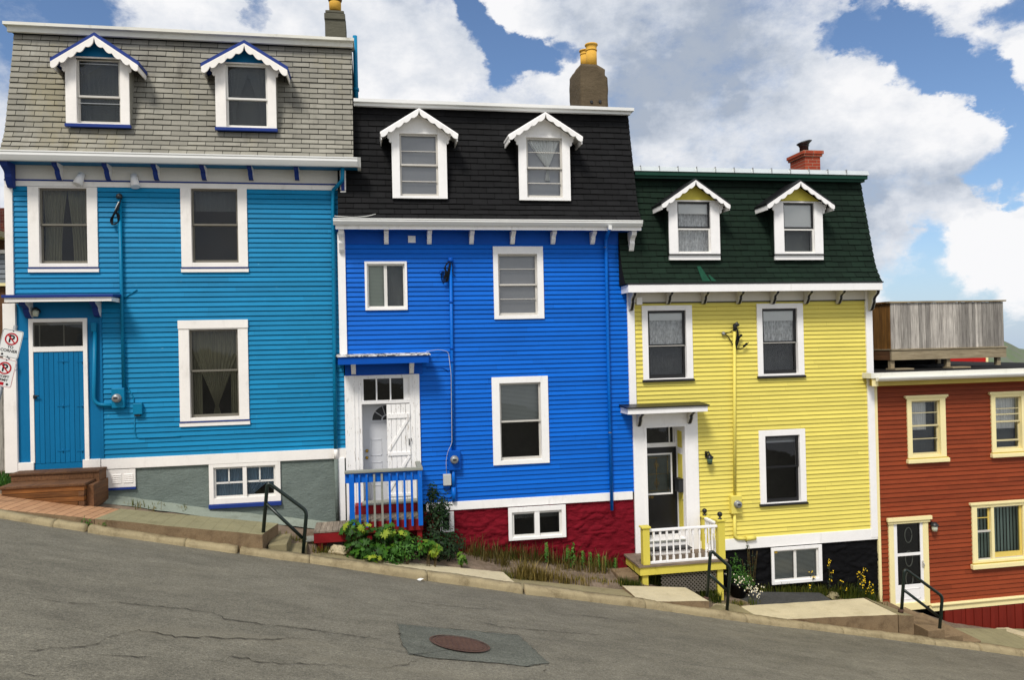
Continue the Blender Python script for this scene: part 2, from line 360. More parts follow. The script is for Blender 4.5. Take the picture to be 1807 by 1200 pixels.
LAMPG = paint('milky_lamp_glass', S(196, 200, 180), .05, .2, 5, bump=0, spec=.5)
GREYPANEL = paint('grey_window_panel', S(186, 186, 190), .05, .5, 1.2, bump=.05)  # even grey for flat panels set behind the glass
BLINDW = paint('white_roller_blind', S(250, 250, 248), .03, .6, 2, bump=.05)
BLINDG = paint('green_grey_blind', S(205, 216, 200), .05, .6, 2, bump=.05)
VBLIND = paint('vertical_blind', S(150, 172, 162), .08, .6, 3, (6, 1, .3), .2, .05)
HBLIND = paint('slatted_blind', S(190, 196, 194), .05, .5, 3, bump=.05)

def cloth(name, col, alpha, lace=0):
    k = N(name)
    tr = k.n('ShaderNodeBsdfTransparent')
    v = k.map(k.noise(5, 5, .6, (5, 1, .4)), .25, .75, .75, 1.15)
    c = k.val(col, v); k.fin(c, .9, .1)
    mixs = k.n('ShaderNodeMixShader')
    a = alpha
    if lace:
        f = k.map(k.noise(13, 3, .7, (2.2, 1, .8)), .36, .62, alpha*.6, min(1, alpha*1.1)); k.link(f, mixs.inputs[0])
    else: mixs.inputs[0].default_value = a
    k.link(tr.outputs[0], mixs.inputs[1]); k.link(k.b.outputs[0], mixs.inputs[2]); k.link(mixs.outputs[0], k.out.inputs[0])
    return k.m
SHEER = cloth('sheer_olive_curtain', S(150, 146, 120), .66)
SHEERD = cloth('dim_grey_curtain', S(140, 144, 142), .45)
SHEERW = cloth('white_net_curtain', S(248, 248, 245), .96)
SHEERB = cloth('blue_grey_curtain', S(140, 166, 188), .85)
LACE = cloth('white_lace_curtain', S(246, 246, 246), .85, 1)
LACED = cloth('grey_lace_curtain', S(150, 152, 154), .38, 1)
def glass():
    k = N('window_glass')
    tr = k.n('ShaderNodeBsdfTransparent'); tr.inputs[0].default_value = (.93, .945, .94, 1)
    gl = k.n('ShaderNodeBsdfGlossy'); gl.inputs['Roughness'].default_value = .015; gl.inputs[0].default_value = (.95, .97, 1, 1)
    fr = k.n('ShaderNodeFresnel'); fr.inputs[0].default_value = 1.5
    bp = k.n('ShaderNodeBump'); bp.inputs['Strength'].default_value = .06; bp.inputs['Distance'].default_value = .02; k.link(k.noise(3.0, 2, .5), bp.inputs['Height'])
    k.link(bp.outputs[0], gl.inputs['Normal'])
    mxs = k.n('ShaderNodeMixShader'); k.link(k.math('MULTIPLY', fr.outputs[0], 0.85), mxs.inputs[0])
    k.link(tr.outputs[0], mxs.inputs[1]); k.link(gl.outputs[0], mxs.inputs[2]); k.link(mxs.outputs[0], k.out.inputs[0])
    return k.m
GLASS = glass()
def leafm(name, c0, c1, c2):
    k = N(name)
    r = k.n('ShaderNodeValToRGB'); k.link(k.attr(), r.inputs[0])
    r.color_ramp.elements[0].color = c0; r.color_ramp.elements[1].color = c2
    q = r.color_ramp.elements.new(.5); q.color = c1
    k.fin(r.outputs[0], .55, .3)
    tl = k.n('ShaderNodeBsdfTranslucent'); k.link(r.outputs[0], tl.inputs[0])
    mxs = k.n('ShaderNodeMixShader'); mxs.inputs[0].default_value = .28
    k.link(k.b.outputs[0], mxs.inputs[1]); k.link(tl.outputs[0], mxs.inputs[2]); k.link(mxs.outputs[0], k.out.inputs[0])
    return k.m
LEAFM = leafm('maple_leaves', S(30, 62, 16), S(64, 110, 26), S(150, 165, 44))
LEAFD = leafm('dark_bush_leaves', S(18, 36, 14), S(34, 62, 22), S(66, 96, 36))
LEAFG = leafm('weed_leaves', S(36, 72, 20), S(68, 116, 34), S(112, 152, 56))
GRASSM = leafm('mixed_grass', S(40, 62, 16), S(92, 96, 30), S(160, 134, 66))
DRYM = leafm('dry_grass', S(66, 60, 26), S(112, 98, 46), S(170, 148, 82))
STEMM = paint('plant_stem', S(84, 70, 40), .2, .8, 9)
PETW = paint('white_petals', S(235, 235, 222), .04, .6, 5, bump=0)
PETY = paint('yellow_petals', S(236, 196, 40), .06, .6, 5, bump=0)
ROCK = concrete('pale_rock', S(186, 172, 140), S(120, 104, 76))
PAPER = paint('white_paper', S(226, 226, 222), .04, .8, 5, bump=0)
HILLM_ = stucco('grassy_hill', S(112, 126, 92), S(96, 100, 88), 3, .3)

# ------------------------------------------------------------------ mesh building
W = {}
class MB:
    def __init__(s): s.v, s.f, s.sh, s.sm, s.mi = [], [], [], [], []
    def add(s, vs, fs, shade=.5, smooth=False, mi=0):
        b = len(s.v); s.v += [tuple(map(float, q)) for q in vs]
        for f in fs:
            s.f.append(tuple(b+i for i in f)); s.sh.append(shade); s.sm.append(smooth); s.mi.append(mi)
        return s
    def box(s, x0, x1, y0, y1, z0, z1, shade=.5, mi=0):
        return s.add([(x0, y0, z0), (x1, y0, z0), (x1, y1, z0), (x0, y1, z0), (x0, y0, z1), (x1, y0, z1), (x1, y1, z1), (x0, y1, z1)],
                     [(0, 1, 5, 4), (1, 2, 6, 5), (2, 3, 7, 6), (3, 0, 4, 7), (4, 5, 6, 7), (3, 2, 1, 0)], shade, False, mi)
    def yz(s, x0, x1, poly, shade=.5, mi=0):
        n = len(poly)
        return s.add([(x0, y, z) for y, z in poly]+[(x1, y, z) for y, z in poly],
                     [tuple(range(n))[::-1], tuple(range(n, 2*n))]+[(i, (i+1) % n, n+(i+1) % n, n+i) for i in range(n)], shade, False, mi)
    def xz(s, y0, y1, poly, shade=.5, mi=0):
        n = len(poly)
        return s.add([(x, y0, z) for x, z in poly]+[(x, y1, z) for x, z in poly],
                     [tuple(range(n)), tuple(range(n, 2*n))[::-1]]+[(i, n+i, n+(i+1) % n, (i+1) % n) for i in range(n)], shade, False, mi)
    def xy(s, z0, z1, poly, shade=.5, mi=0):
        n = len(poly)
        return s.add([(x, y, z0) for x, y in poly]+[(x, y, z1) for x, y in poly],
                     [tuple(range(n))[::-1], tuple(range(n, 2*n))]+[(i, (i+1) % n, n+(i+1) % n, n+i) for i in range(n)], shade, False, mi)
    def tube(s, pts, r, seg=10, shade=.5, cap=True, mi=0):
        pts = [Vector(p) for p in pts]; rings = []
        rs = r if isinstance(r, (list, tuple)) else [r]*len(pts)
        for i, p in enumerate(pts):
            d = (pts[min(i+1, len(pts)-1)]-pts[max(i-1, 0)]).normalized()
            a = d.orthogonal().normalized() if i == 0 else (rings[-1][1]-d*rings[-1][1].dot(d)).normalized()
            rings.append((p, a, d, rs[i]))
        vs = []
        for p, a, d, rr_ in rings:
            b = d.cross(a)
            vs += [p+(a*math.cos(t)+b*math.sin(t))*rr_ for t in (2*math.pi*j/seg for j in range(seg))]
        fs = [(i*seg+j, i*seg+(j+1) % seg, (i+1)*seg+(j+1) % seg, (i+1)*seg+j) for i in range(len(pts)-1) for j in range(seg)]
        s.add(vs, fs, shade, True, mi)
        if cap:
            n = len(s.v)-len(vs)
            for ring in (range(seg)[::-1], range((len(pts)-1)*seg, len(pts)*seg)):
                s.f.append(tuple(n+i for i in ring)); s.sh.append(shade); s.sm.append(False); s.mi.append(mi)
        return s
    def lathe(s, c, prof, seg=16, shade=.5, axis='z', mi=0):
        vs = []
        for r, h in prof:
            for j in range(seg):
                t = 2*math.pi*j/seg; a, b = r*math.cos(t), r*math.sin(t)
                vs.append((c[0]+a, c[1]+b, c[2]+h) if axis == 'z' else (c[0]+a, c[1]-h, c[2]+b))
        fs = [(i*seg+j, i*seg+(j+1) % seg, (i+1)*seg+(j+1) % seg, (i+1)*seg+j) for i in range(len(prof)-1) for j in range(seg)]
        s.add(vs, fs, shade, True, mi)
        n = len(s.v)-len(vs)
        for ring in (range(seg)[::-1], range((len(prof)-1)*seg, len(prof)*seg)):
            s.f.append(tuple(n+i for i in ring)); s.sh.append(shade); s.sm.append(False); s.mi.append(mi)
        return s
    def build(s, name, mat, parent=None, label=None, cat=None, group=None, kind=None, bevel=0, origin=None, fixn=True):
        a = np.array(s.v)
        lo, hi = a.min(0), a.max(0)
        o = np.array(origin) if origin is not None else np.array([(lo[0]+hi[0])/2, (lo[1]+hi[1])/2, lo[2]])
        me = bpy.data.meshes.new(name)
        me.from_pydata((a-o).tolist(), [], s.f)
        if fixn and len(s.f) < 60000:
            bm = bmesh.new(); bm.from_mesh(me); bmesh.ops.recalc_face_normals(bm, faces=bm.faces[:]); bm.to_mesh(me); bm.free()
        for m in (mat if isinstance(mat, (list, tuple)) else [mat]): me.materials.append(m)
        me.polygons.foreach_set('use_smooth', s.sm)
        me.polygons.foreach_set('material_index', s.mi)
        at = me.attributes.new('shade', 'FLOAT', 'FACE'); at.data.foreach_set('value', s.sh)
        ob = bpy.data.objects.new(name, me); C.objects.link(ob)
        W[ob.name] = o
        if parent is not None:
            ob.parent = parent; ob.location = o-W[parent.name]
        else: ob.location = o
        if bevel:
            bv = ob.modifiers.new('bevel', 'BEVEL'); bv.width = bevel; bv.segments = 2; bv.limit_method = 'ANGLE'
        tag(ob, label, cat, group, kind)
        return ob
def tag(o, label=None, cat=None, group=None, kind=None):
    if label: o['label'] = label
    if cat: o['category'] = cat
    if group: o['group'] = group
    if kind: o['kind'] = kind
    return o
def thing(name, loc, label, cat, group=None):
    o = bpy.data.objects.new(name, None); C.objects.link(o); o.location = loc; o.empty_display_size = .3
    W[o.name] = np.array(loc, float); return tag(o, label, cat, group)
def bx(name, mat, parent, *a, **k):
    lab = k.pop('label', None); bev = k.pop('bevel', 0)
    return MB().box(*a, **k).build(name, mat, parent, label=lab, bevel=bev)
def arc(c, r, a0, a1, n, plane='xz', y=0):
    return [(c[0]+r*math.cos(R(a0+(a1-a0)*i/n)), c[1]+r*math.sin(R(a0+(a1-a0)*i/n))) for i in range(n+1)]
rnd = random.random
def U(a, b): return random.uniform(a, b)

# ------------------------------------------------------------------ house building blocks
def siding(root, mat, x0, x1, z0, z1, pitch, holes, y=0.0, name='siding'):
    mb = MB(); n = max(1, round((z1-z0)/pitch)); p = (z1-z0)/n
    yf = lambda t: y-.022*(1-t)-.003
    for i in range(n):
        za, zb = z0+i*p, z0+(i+1)*p
        cuts = sorted({za, zb} | {h[k] for h in holes for k in (2, 3) if za+1e-4 < h[k] < zb-1e-4})
        seams = [x0]
        while seams[-1] < x1: seams.append(seams[-1]+U(1.6, 4.2))
        seams[-1] = x1
        tones = [rnd() for _ in seams]
        wob = U(-.0015, .0015)
        for ca, cb in zip(cuts, cuts[1:]):
            zm = (ca+cb)/2; iv = [(x0, x1)]
            for h in holes:
                if h[2] < zm < h[3]:
                    iv = [q for a, b in iv for q in ((a, min(b, h[0])), (max(a, h[1]), b)) if q[1]-q[0] > 1e-3]
            for a, b in iv:
                for s0, s1, t in zip(seams, seams[1:], tones):
                    c, d = max(a, s0), min(b, s1)
                    if d-c < 2e-3: continue
                    d2 = d-.0015 if d == s1 and d < b else d
                    ya, yb = yf((ca-za)/p)+wob, yf((cb-za)/p)+wob
                    zl, zr = ca, ca
                    if cb == zb:          # the lap above leaves a narrow open groove
                        zg = max(ca+.002, cb-.0078); yg = yf((zg-za)/p)+wob
                        mb.add([(c, ya, zl), (d2, ya, zr), (d2, yg, zg), (c, yg, zg), (d2, y+.022, zg+.002), (c, y+.022, zg+.002), (d2, y+.022, cb), (c, y+.022, cb)], [(0, 1, 2, 3), (3, 2, 4, 5), (5, 4, 6, 7)], t)
                    else: mb.add([(c, ya, zl), (d2, ya, zr), (d2, yb, cb), (c, yb, cb)], [(0, 1, 2, 3)], t)
                    if ca == za: mb.add([(c, ya, za), (d2, ya, za), (d2, y+.022, za), (c, y+.022, za)], [(3, 2, 1, 0)], t)
    return mb.build(name, mat, root, fixn=False)

def shell(root, mat, x0, x1, z0, z1, depth=7.0, y=0.0, name='house_body'):
    """side walls, back wall and a near-black sheet standing for the unlit rooms behind the windows"""
    mb = MB()
    for xx in (x0+.03, x1-.03):
        mb.add([(xx, y+.03, z0), (xx, depth, z0), (xx, depth, z1), (xx, y+.03, z1)], [(0, 1, 2, 3)])
    mb.add([(x0+.03, depth, z0), (x1-.03, depth, z0), (x1-.03, depth, z1), (x0+.03, depth, z1)], [(0, 1, 2, 3)])
    mb.add([(x0+.03, y+.9, z0), (x1-.03, y+.9, z0), (x1-.03, y+.9, z1), (x0+.03, y+.9, z1)], [(0, 1, 2, 3)])
    return mb.build(name, mat, root, fixn=False)

def frame(mb, O, S, y0, y1, sh=.5, head=0, mi=0):
    """casing of four boards between outer rectangle O and opening S"""
    mb.box(O[0], S[0], y0, y1, O[2], O[3], sh, mi); mb.box(S[1], O[1], y0, y1, O[2], O[3], sh, mi)
    mb.box(S[0], S[1], y0, y1, S[3], O[3]+0, sh, mi); mb.box(S[0], S[1], y0, y1, O[2], S[2], sh, mi)

def drape(parent, mat, fn, z0, z1, y, folds=9, amp=.016, nx=48, nz=22, name='curtain'):
    """hanging cloth; fn(s, t) gives x for s across 0..1 and t down 0..1"""
    vs, fs = [], []
    ph = U(0, 6)
    for j in range(nz+1):
        t = j/nz
        for i in range(nx+1):
            s = i/nx
            vs.append((fn(s, t), y+amp*math.sin(s*folds*6.283+ph+.5*math.sin(t*3+s*5)), z1+(z0-z1)*t))
    for j in range(nz):
        for i in range(nx):
            a = j*(nx+1)+i; fs.append((a, a+1, a+nx+2, a+nx+1))
    mb = MB(); mb.add(vs, fs, .5, True)
    return mb.build(name, mat, parent, fixn=False)
def curtain(parent, S, kind, mat, y, frac=1.0):
    x0, x1, z0, z1 = S; w = x1-x0; h = z1-z0
    if kind == 'full': drape(parent, mat, lambda s, t: x0+w*s, z1-h*frac, z1, y, 10)
    elif kind == 'pair':
        for sd in (0, 1):
            def fn(s, t, sd=sd):
                wd = .50-.08*t-.10*math.sin(t*2.6)*(1 if sd == 0 else .7); q = s*wd
                off = .04*math.sin(t*3)
                return x0+w*(q+off) if sd == 0 else x1-w*(q+off*.6)
            drape(parent, mat, fn, z0, z1, y+.01*sd, 6)
    elif kind == 'tied':
        def fn(s, t):
            k = max(.07, 1-.06*t-(.9*max(0, (t-.28)/.62)**.9 if t > .28 else 0)); k = k if t < .93 else .10+.06*(t-.93)/.07
            return x0+w*(.5+(s-.5)*k)
        drape(parent, mat, fn, z0+.02*h, z1, y, 11, .02, 60, 30)
        for sd in (0, 1): drape(parent, mat, (lambda s, t, sd=sd: (x0+w*.2*s) if sd == 0 else x1-w*.2*s), z0, z1, y+.03, 4)
    elif kind == 'tri':
        def fn(s, t):
            k = 1.0-.95*min(1, t/.70)
            if t > .70: k = .05+.10*(t-.70)/.30
            return x0+w*(.62+(s-.62)*k*.96)
        drape(parent, mat, fn, z1-h*frac, z1, y, 9, .015, 60, 26)
    elif kind == 'tieback':
        for sd in (0, 1):
            def fn(s, t, sd=sd):
                wd = .5*(1-t*1.1)+.06 if t < .62 else .5*(1-.62*1.1)+.06-.02*t
                q = s*max(.1, wd); return x0+w*q if sd == 0 else x1-w*q
            drape(parent, mat, fn, z0, z1, y+.01*sd, 5)

def window(root, O, S, casing, sash, y=0.0, proud=.04, rail=None, bars=(), mull=(), sill=None, cur=(), sub=False, muntin_mat=None, head=None, recess=.05, low_sash=None, st=.035, sillh=None, name='window', label=None):
    """O outer casing, S opening (x0,x1,z0,z1); rail = meeting rail z; cur = [(kind, mat, y, frac, rect or None)]"""
    mb = MB(); frame(mb, O, S, y-proud, y)
    # jambs lining the opening
    d = recess+.10
    mb.box(S[0]-.012, S[0], y, y+d, S[2], S[3]); mb.box(S[1], S[1]+.012, y, y+d, S[2], S[3])
    mb.box(S[0]-.012, S[1]+.012, y, y+d, S[3], S[3]+.012); mb.box(S[0]-.012, S[1]+.012, y, y+d, S[2]-.012, S[2])
    if head:
        mb.box(O[0]-head[0], O[1]+head[0], y-proud-.03, y, O[3], O[3]+head[1])
        mb.box(O[0]-head[0]*.5, O[1]+head[0]*.5, y-proud-.012, y, O[3]-head[1]*.6, O[3]-.001)
    c = mb.build('window_frame' if sub else name, casing, root, bevel=.004, label=label)
    par = root if sub else c
    sm = MB(); ya = y+recess*.25; yb = y+recess
    def ring(x0, x1, z0, z1, yy, t, tb):
        sm.box(x0, x0+t, yy, yy+.03, z0, z1); sm.box(x1-t, x1, yy, yy+.03, z0, z1)
        sm.box(x0+t, x1-t, yy, yy+.03, z1-t, z1); sm.box(x0+t, x1-t, yy, yy+.03, z0, z0+tb)
    pm = MB()
    def pane(x0, x1, z0, z1, yy): pm.add([(x0, yy, z0), (x1, yy, z0), (x1, yy, z1), (x0, yy, z1)], [(0, 1, 2, 3)])
    if rail is not None:
        ring(S[0], S[1], rail-.015, S[3], ya, st, .035); pane(S[0]+st, S[1]-st, rail+.02, S[3]-st, ya+.018)
        ring(S[0], S[1], S[2], rail+.015, ya+.034, st, st*1.5) if low_sash is None else None
        if low_sash is None: pane(S[0]+st, S[1]-st, S[2]+st*1.5, rail-.015, ya+.052)
    else:
        xs = [S[0]]+list(mull)+[S[1]]
        for a, b in zip(xs, xs[1:]):
            ring(a, b, S[2], S[3], ya, st, st); pane(a+st, b-st, S[2]+st, S[3]-st, ya+.018)
    sm.build('sash', sash, par)
    if low_sash is not None:
        s2 = MB(); t = low_sash[1]; yy = ya+.0
        x0, x1, z0, z1 = S[0], S[1], S[2], rail-.02
        for q in ((x0, x0+t, z0, z1), (x1-t, x1, z0, z1), (x0+t, x1-t, z1-t, z1), (x0+t, x1-t, z0, z0+t)): s2.box(q[0], q[1], yy, yy+.04, q[2], q[3])
        s2.build('sash', low_sash[0], par); pane(x0+t, x1-t, z0+t, z1-t, yy+.02)
    pm.build('pane', GLASS, par, fixn=False)
    if bars:
        for (a, b, cc, dd) in bars: bx('glazing_bar', muntin_mat or sash, par, a, b, ya+.004, ya+.024, cc, dd)
    if sill:
        smat, h, ext, dep = sill
        MB().yz(O[0]-ext, O[1]+ext, [(y-proud-dep, O[2]-h), (y-.001, O[2]-h), (y-.001, O[2]+.004), (y-proud-dep, O[2]-.012)]).build('sill', smat, par, bevel=.003)
    for kind, m, yo, fr, rc in cur:
        rc = rc or S
        if kind == 'panel':
            bx('blind_panel', m, par, rc[0], rc[1], y+yo, y+yo+.004, rc[2], rc[3])  # every flat sheet behind glass, roller blinds and plain grey panels alike
        elif kind == 'slats':
            q = MB(); zz = rc[3]
            while zz > rc[2]+.01:
                q.add([(rc[0], y+yo, zz), (rc[1], y+yo, zz), (rc[1], y+yo+.012, zz-.023), (rc[0], y+yo+.012, zz-.023)], [(0, 1, 2, 3)], rnd()); zz -= .026
            q.build('blind_panel', m, par, fixn=False)
        elif kind == 'vslats':
            q = MB(); xx = rc[0]
            while xx < rc[1]:
                q.add([(xx, y+yo, rc[2]), (xx+.075, y+yo+.02, rc[2]), (xx+.075, y+yo+.02, rc[3]), (xx, y+yo, rc[3])], [(0, 1, 2, 3)], rnd()); xx += .085
            q.build('blind_panel', m, par, fixn=False)
        else: curtain(par, rc, kind, m, y+yo, fr)
    return c

def bracket(parent, mat, x, w, zt, zb, dep, y=0.0, side=None, fw=.26):
    h = zt-zb
    pr = [(0, 0), (-dep, 0), (-dep, -.10), (-dep*.93, -.22), (-dep*.62, -.36), (-dep*.50, -.48), (-dep*.52, -.60), (-dep*.38, -.78), (-dep*.30, -.90), (-dep*.16, -1.0), (0, -1.0)]
    poly = [(y+a, zt+b*h) for a, b in pr]
    if side is None: return MB().yz(x-w/2, x+w/2, poly).build('bracket', mat, parent, bevel=.003)
    mb = MB(); mb.yz(x-w/2, x+w/2, poly, mi=0)
    inner = [(y+a-.012 if a < 0 else y+a, zt+b*h) for a, b in pr]
    mb.yz(x-w*fw, x+w*fw, [(a-.006, b-(.006 if i > 6 else 0)) for i, (a, b) in enumerate(inner)], mi=1)
    return mb.build('bracket', side, parent)

MANS = [(-.40, 0.0), (-.305, .16), (-.215, .33), (-.13, .62), (-.07, .9), (0.0, 1.2), (.15, 1.85), (.25, 2.35), (.27, 2.6)]
def mansard_y(h):
    for (y0, h0), (y1, h1) in zip(MANS, MANS[1:]):
        if h <= h1: return y0+(y1-y0)*(h-h0)/(h1-h0)
    return MANS[-1][0]
def mansard(root, mat, x0, x1, zb, zt, expo, tab, holes, left=True, right=True, gap=.007):
    H = zt-zb
    # arc length table
    tab_s = [(0.0, 0.0)]; n = 160; s = 0
    for i in range(1, n+1):
        h = H*i/n; s += math.hypot(H/n, mansard_y(h)-mansard_y(H*(i-1)/n)); tab_s.append((s, h))
    def at(q):
        q = max(0, min(q, s-1e-6))
        for (a, ha), (b, hb) in zip(tab_s, tab_s[1:]):
            if q <= b: return ha+(hb-ha)*(q-a)/(b-a)
    def hid(x, z): return any(h[0] < x < h[1] and h[2] < z < h[3] for h in holes)
    # deck under the shingles
    u = MB(); rows = [at(s*i/44) for i in range(45)]
    xs = sorted({x0, x1} | {h[k] for h in holes for k in (0, 1)})
    for ha, hb in zip(rows, rows[1:]):
        for a, b in zip(xs, xs[1:]):
            if hid((a+b)/2, zb+(ha+hb)/2): continue
            u.add([(a, mansard_y(ha)+.012, zb+ha), (b, mansard_y(ha)+.012, zb+ha), (b, mansard_y(hb)+.012, zb+hb), (a, mansard_y(hb)+.012, zb+hb)], [(0, 1, 2, 3)])
    for xx, on in ((x0, left), (x1, right)):
        if on:
            pl = [(mansard_y(h)+.006, zb+h) for h in rows]+[(1.2, zb+H), (1.2, zb)]
            u.add([(xx, a, b) for a, b in pl], [tuple(range(len(pl)))])
    body = u.build('roof', UNDER, root, fixn=False)
    mb = MB(); k = 0; q = 0.0
    while q < s-.02:
        e = expo*U(.985, 1.015); qa, qb = q, min(q+e, s)
        ha, hb = at(qa), at(qb); hm = zb+(ha+hb)/2
        ya, yb = mansard_y(ha), mansard_y(hb)
        x = x0-tab*(k % 2)*.5-U(0, .05)*tab
        while x < x1:
            a, b = max(x+.0045, x0), min(x+tab-.0045, x1)
            x += tab
            if b-a < .01: continue
            segs = [(a, b)]
            for h in holes:
                if h[2] < hm < h[3]: segs = [g for c, d in segs for g in ((c, min(d, h[0])), (max(c, h[1]), d)) if g[1]-g[0] > .005]
            for c, d in segs:
                dz = U(-.003, .008)+gap; lift = .017+U(0, .006); t = rnd()
                mb.add([(c, ya-lift, zb+ha+dz), (d, ya-lift, zb+ha+dz+U(-.002, .002)), (d, yb-.003, zb+hb), (c, yb-.003, zb+hb), (c, ya+.01, zb+ha+dz), (d, ya+.01, zb+ha+dz)], [(0, 1, 2, 3), (4, 5, 1, 0)], t)
        q += e; k += 1
    mb.build('shingles', mat, body, fixn=False)
    return body

def barge(mb, tip, apex, y0, y1, w, n, amp, drop=0.0):
    """scalloped board along one slope, from tip (x,z) to apex (x,z); w = board depth"""
    (xt, zt), (xa, za) = tip, apex
    top = [(xt, zt), (xa, za)]
    low = []; m = n*7
    for i in range(m+1):
        s = 1-i/m                          # from apex back to tip
        ph = (s*n) % 1.0
        cut = amp*abs(math.sin(math.pi*s*n))**.7
        step = amp*.5 if ph < .12 and i not in (0, m) else 0
        x = xt+(xa-xt)*s; z = zt+(za-zt)*s
        low.append((x, z-w-cut*1.0+amp*.5-step*.6-drop*(1-s)*.2))
    low[0] = (xa, za-w*1.05+amp*1.5); 
    mb.xz(y0, y1, top+low)

def dormer(root, cu, vb, sashpx, apex, tipL, tipR, cfg):
    """cu=(uL,uR) casing sides, vb casing bottom, sashpx=(u0,v0,u1,v1) opening, apex and tips of the front roof edge"""
    yf, yo = -.24, -.44
    ca = P(*apex, yo); cl = P(*tipL, yo); crr = P(*tipR, yo)
    hw = (crr[0]-cl[0])/2; xa = (crr[0]+cl[0])/2*.5+ca[0]*.5; zt = (cl[1]+crr[1])/2; za = ca[1]
    S = R4(*sashpx, yf)
    O = (P(cu[0], (sashpx[1]+vb)/2, yf)[0], P(cu[1], (sashpx[1]+vb)/2, yf)[0], P((cu[0]+cu[1])/2, vb, yf)[1], S[3]+.03)
    ax = lambda x: za-(za-zt)*abs(x-xa)/hw     # underside guide of the roof
    base = (xa, yf, O[2])
    zeave = min(ax(O[0]), ax(O[1]))
    slope = (za-zt)/hw
    # body: cheeks and front wall above the window
    b = MB()
    for xx, sgn in ((O[0], 1), (O[1], -1)):
        zz = ax(xx)-.06
        b.box(min(xx, xx+sgn*.03), max(xx, xx+sgn*.03), yf+.001, .95, O[2]-.02, zz)
    b.box(O[0]+.0305, O[1]-.0305, yf+.002, .95, O[2]-.02, O[2]-.004); b.box(O[0]+.0305, O[1]-.0305, .92, .95, O[2]-.0035, zeave-.08)
    body = b.build('dormer', cfg['cheek'], root)
    fr = MB()
    zz0, zz1 = ax(O[0])-.07, ax(O[1])-.07
    fr.xz(yf-.02, yf+.02, [(O[0], O[3]), (O[1], O[3]), (O[1], zz1), (xa, za-.07), (O[0], zz0)])
    fr.build('gable_panel', cfg['gable'], body)
    window(body, O, S, cfg['case'], cfg['sash'], y=yf, proud=.035, sub=True, **cfg['win'](S))
    bk = MB(); bk.add([(O[0]+.02, yf+.75, O[2]), (O[1]-.02, yf+.75, O[2]), (O[1]-.02, yf+.75, zz1), (O[0]+.02, yf+.75, zz0)], [(0, 1, 2, 3)])
    bk.add([(O[0]+.02, yf+.02, O[2]), (O[1]-.02, yf+.02, O[2]), (O[1]-.02, yf+.75, O[2]), (O[0]+.02, yf+.75, O[2])], [(0, 1, 2, 3)])
    bk.build('dark_backing', ROOM, body, fixn=False)  # near-black backing painted for the unlit space inside the dormer
    # roof slabs
    rf = MB(); th = cfg.get('th', .045)
    for sgn in (-1, 1):
        xt = xa+sgn*hw
        rf.xz(yo, .62, [(xa, za), (xt, zt), (xt, zt-th), (xa, za-th)])
    rf.build('dormer_roof', cfg['roof'], body)
    bb = MB()
    for sgn in (-1, 1):
        barge(bb, (xa+sgn*hw*.985, zt-th*cfg.get('edge', .75)), (xa, za-th*cfg.get('edge', .75)), yo-.022, yo+.002, cfg['bw'], cfg.get('ns', 5), cfg.get('amp', .045))
    bb.build('bargeboard', cfg['barge'], body)
    # fascias along the eaves, seen from the side
    for sgn in (-1, 1):
        xt = xa+sgn*hw*.985
        bx('dormer_fascia', cfg['barge'], body, min(xt, xt-sgn*.02), max(xt, xt-sgn*.02), yo+.004, .15, zt-th-.10, zt-th-.002)
        q = MB(); bxx = O[0] if sgn < 0 else O[1]
        pts = [(0, 0), (.10, 0), (.10, -.03), (.07, -.06), (.075, -.10), (.04, -.13), (.045, -.17), (.015, -.20), (0, -.17)]
        zq = ax(bxx)-.10
        q.xz(yf-.045, yf-.02, [(bxx+sgn*a, zq+c) for a, c in pts])
        q.build('dormer_bracket', cfg['barge'], body)
    if cfg.get('sill'):
        sm, h, d = cfg['sill']
        bx('dormer_sill', sm, body, O[0]-.015, O[1]+.015, yf-.035-d, yf+.02, O[2]-h, O[2]-.001)
    if cfg.get('apron'):
        am, h = cfg['apron']; bx('dormer_apron', am, body, O[0], O[1], yf-.03, yf+.02, O[2]-cfg['sill'][1]-h, O[2]-cfg['sill'][1]-.002)
    return (O[0]+.01, O[1]-.01, O[2]-.02, zeave), O

def gutter(root, mat, x0, x1, yb, z0, z1, dep=.12, name='gutter'):
    h = z1-z0
    pr = [(yb, z1), (yb-dep, z1), (yb-dep, z1-.02), (yb-dep+.012, z1-.03), (yb-dep+.008, z1-h*.45), (yb-dep+.035, z1-h*.78), (yb-dep+.055, z0), (yb, z0)]
    return MB().yz(x0, x1, pr).build(name, mat, root, bevel=.002)

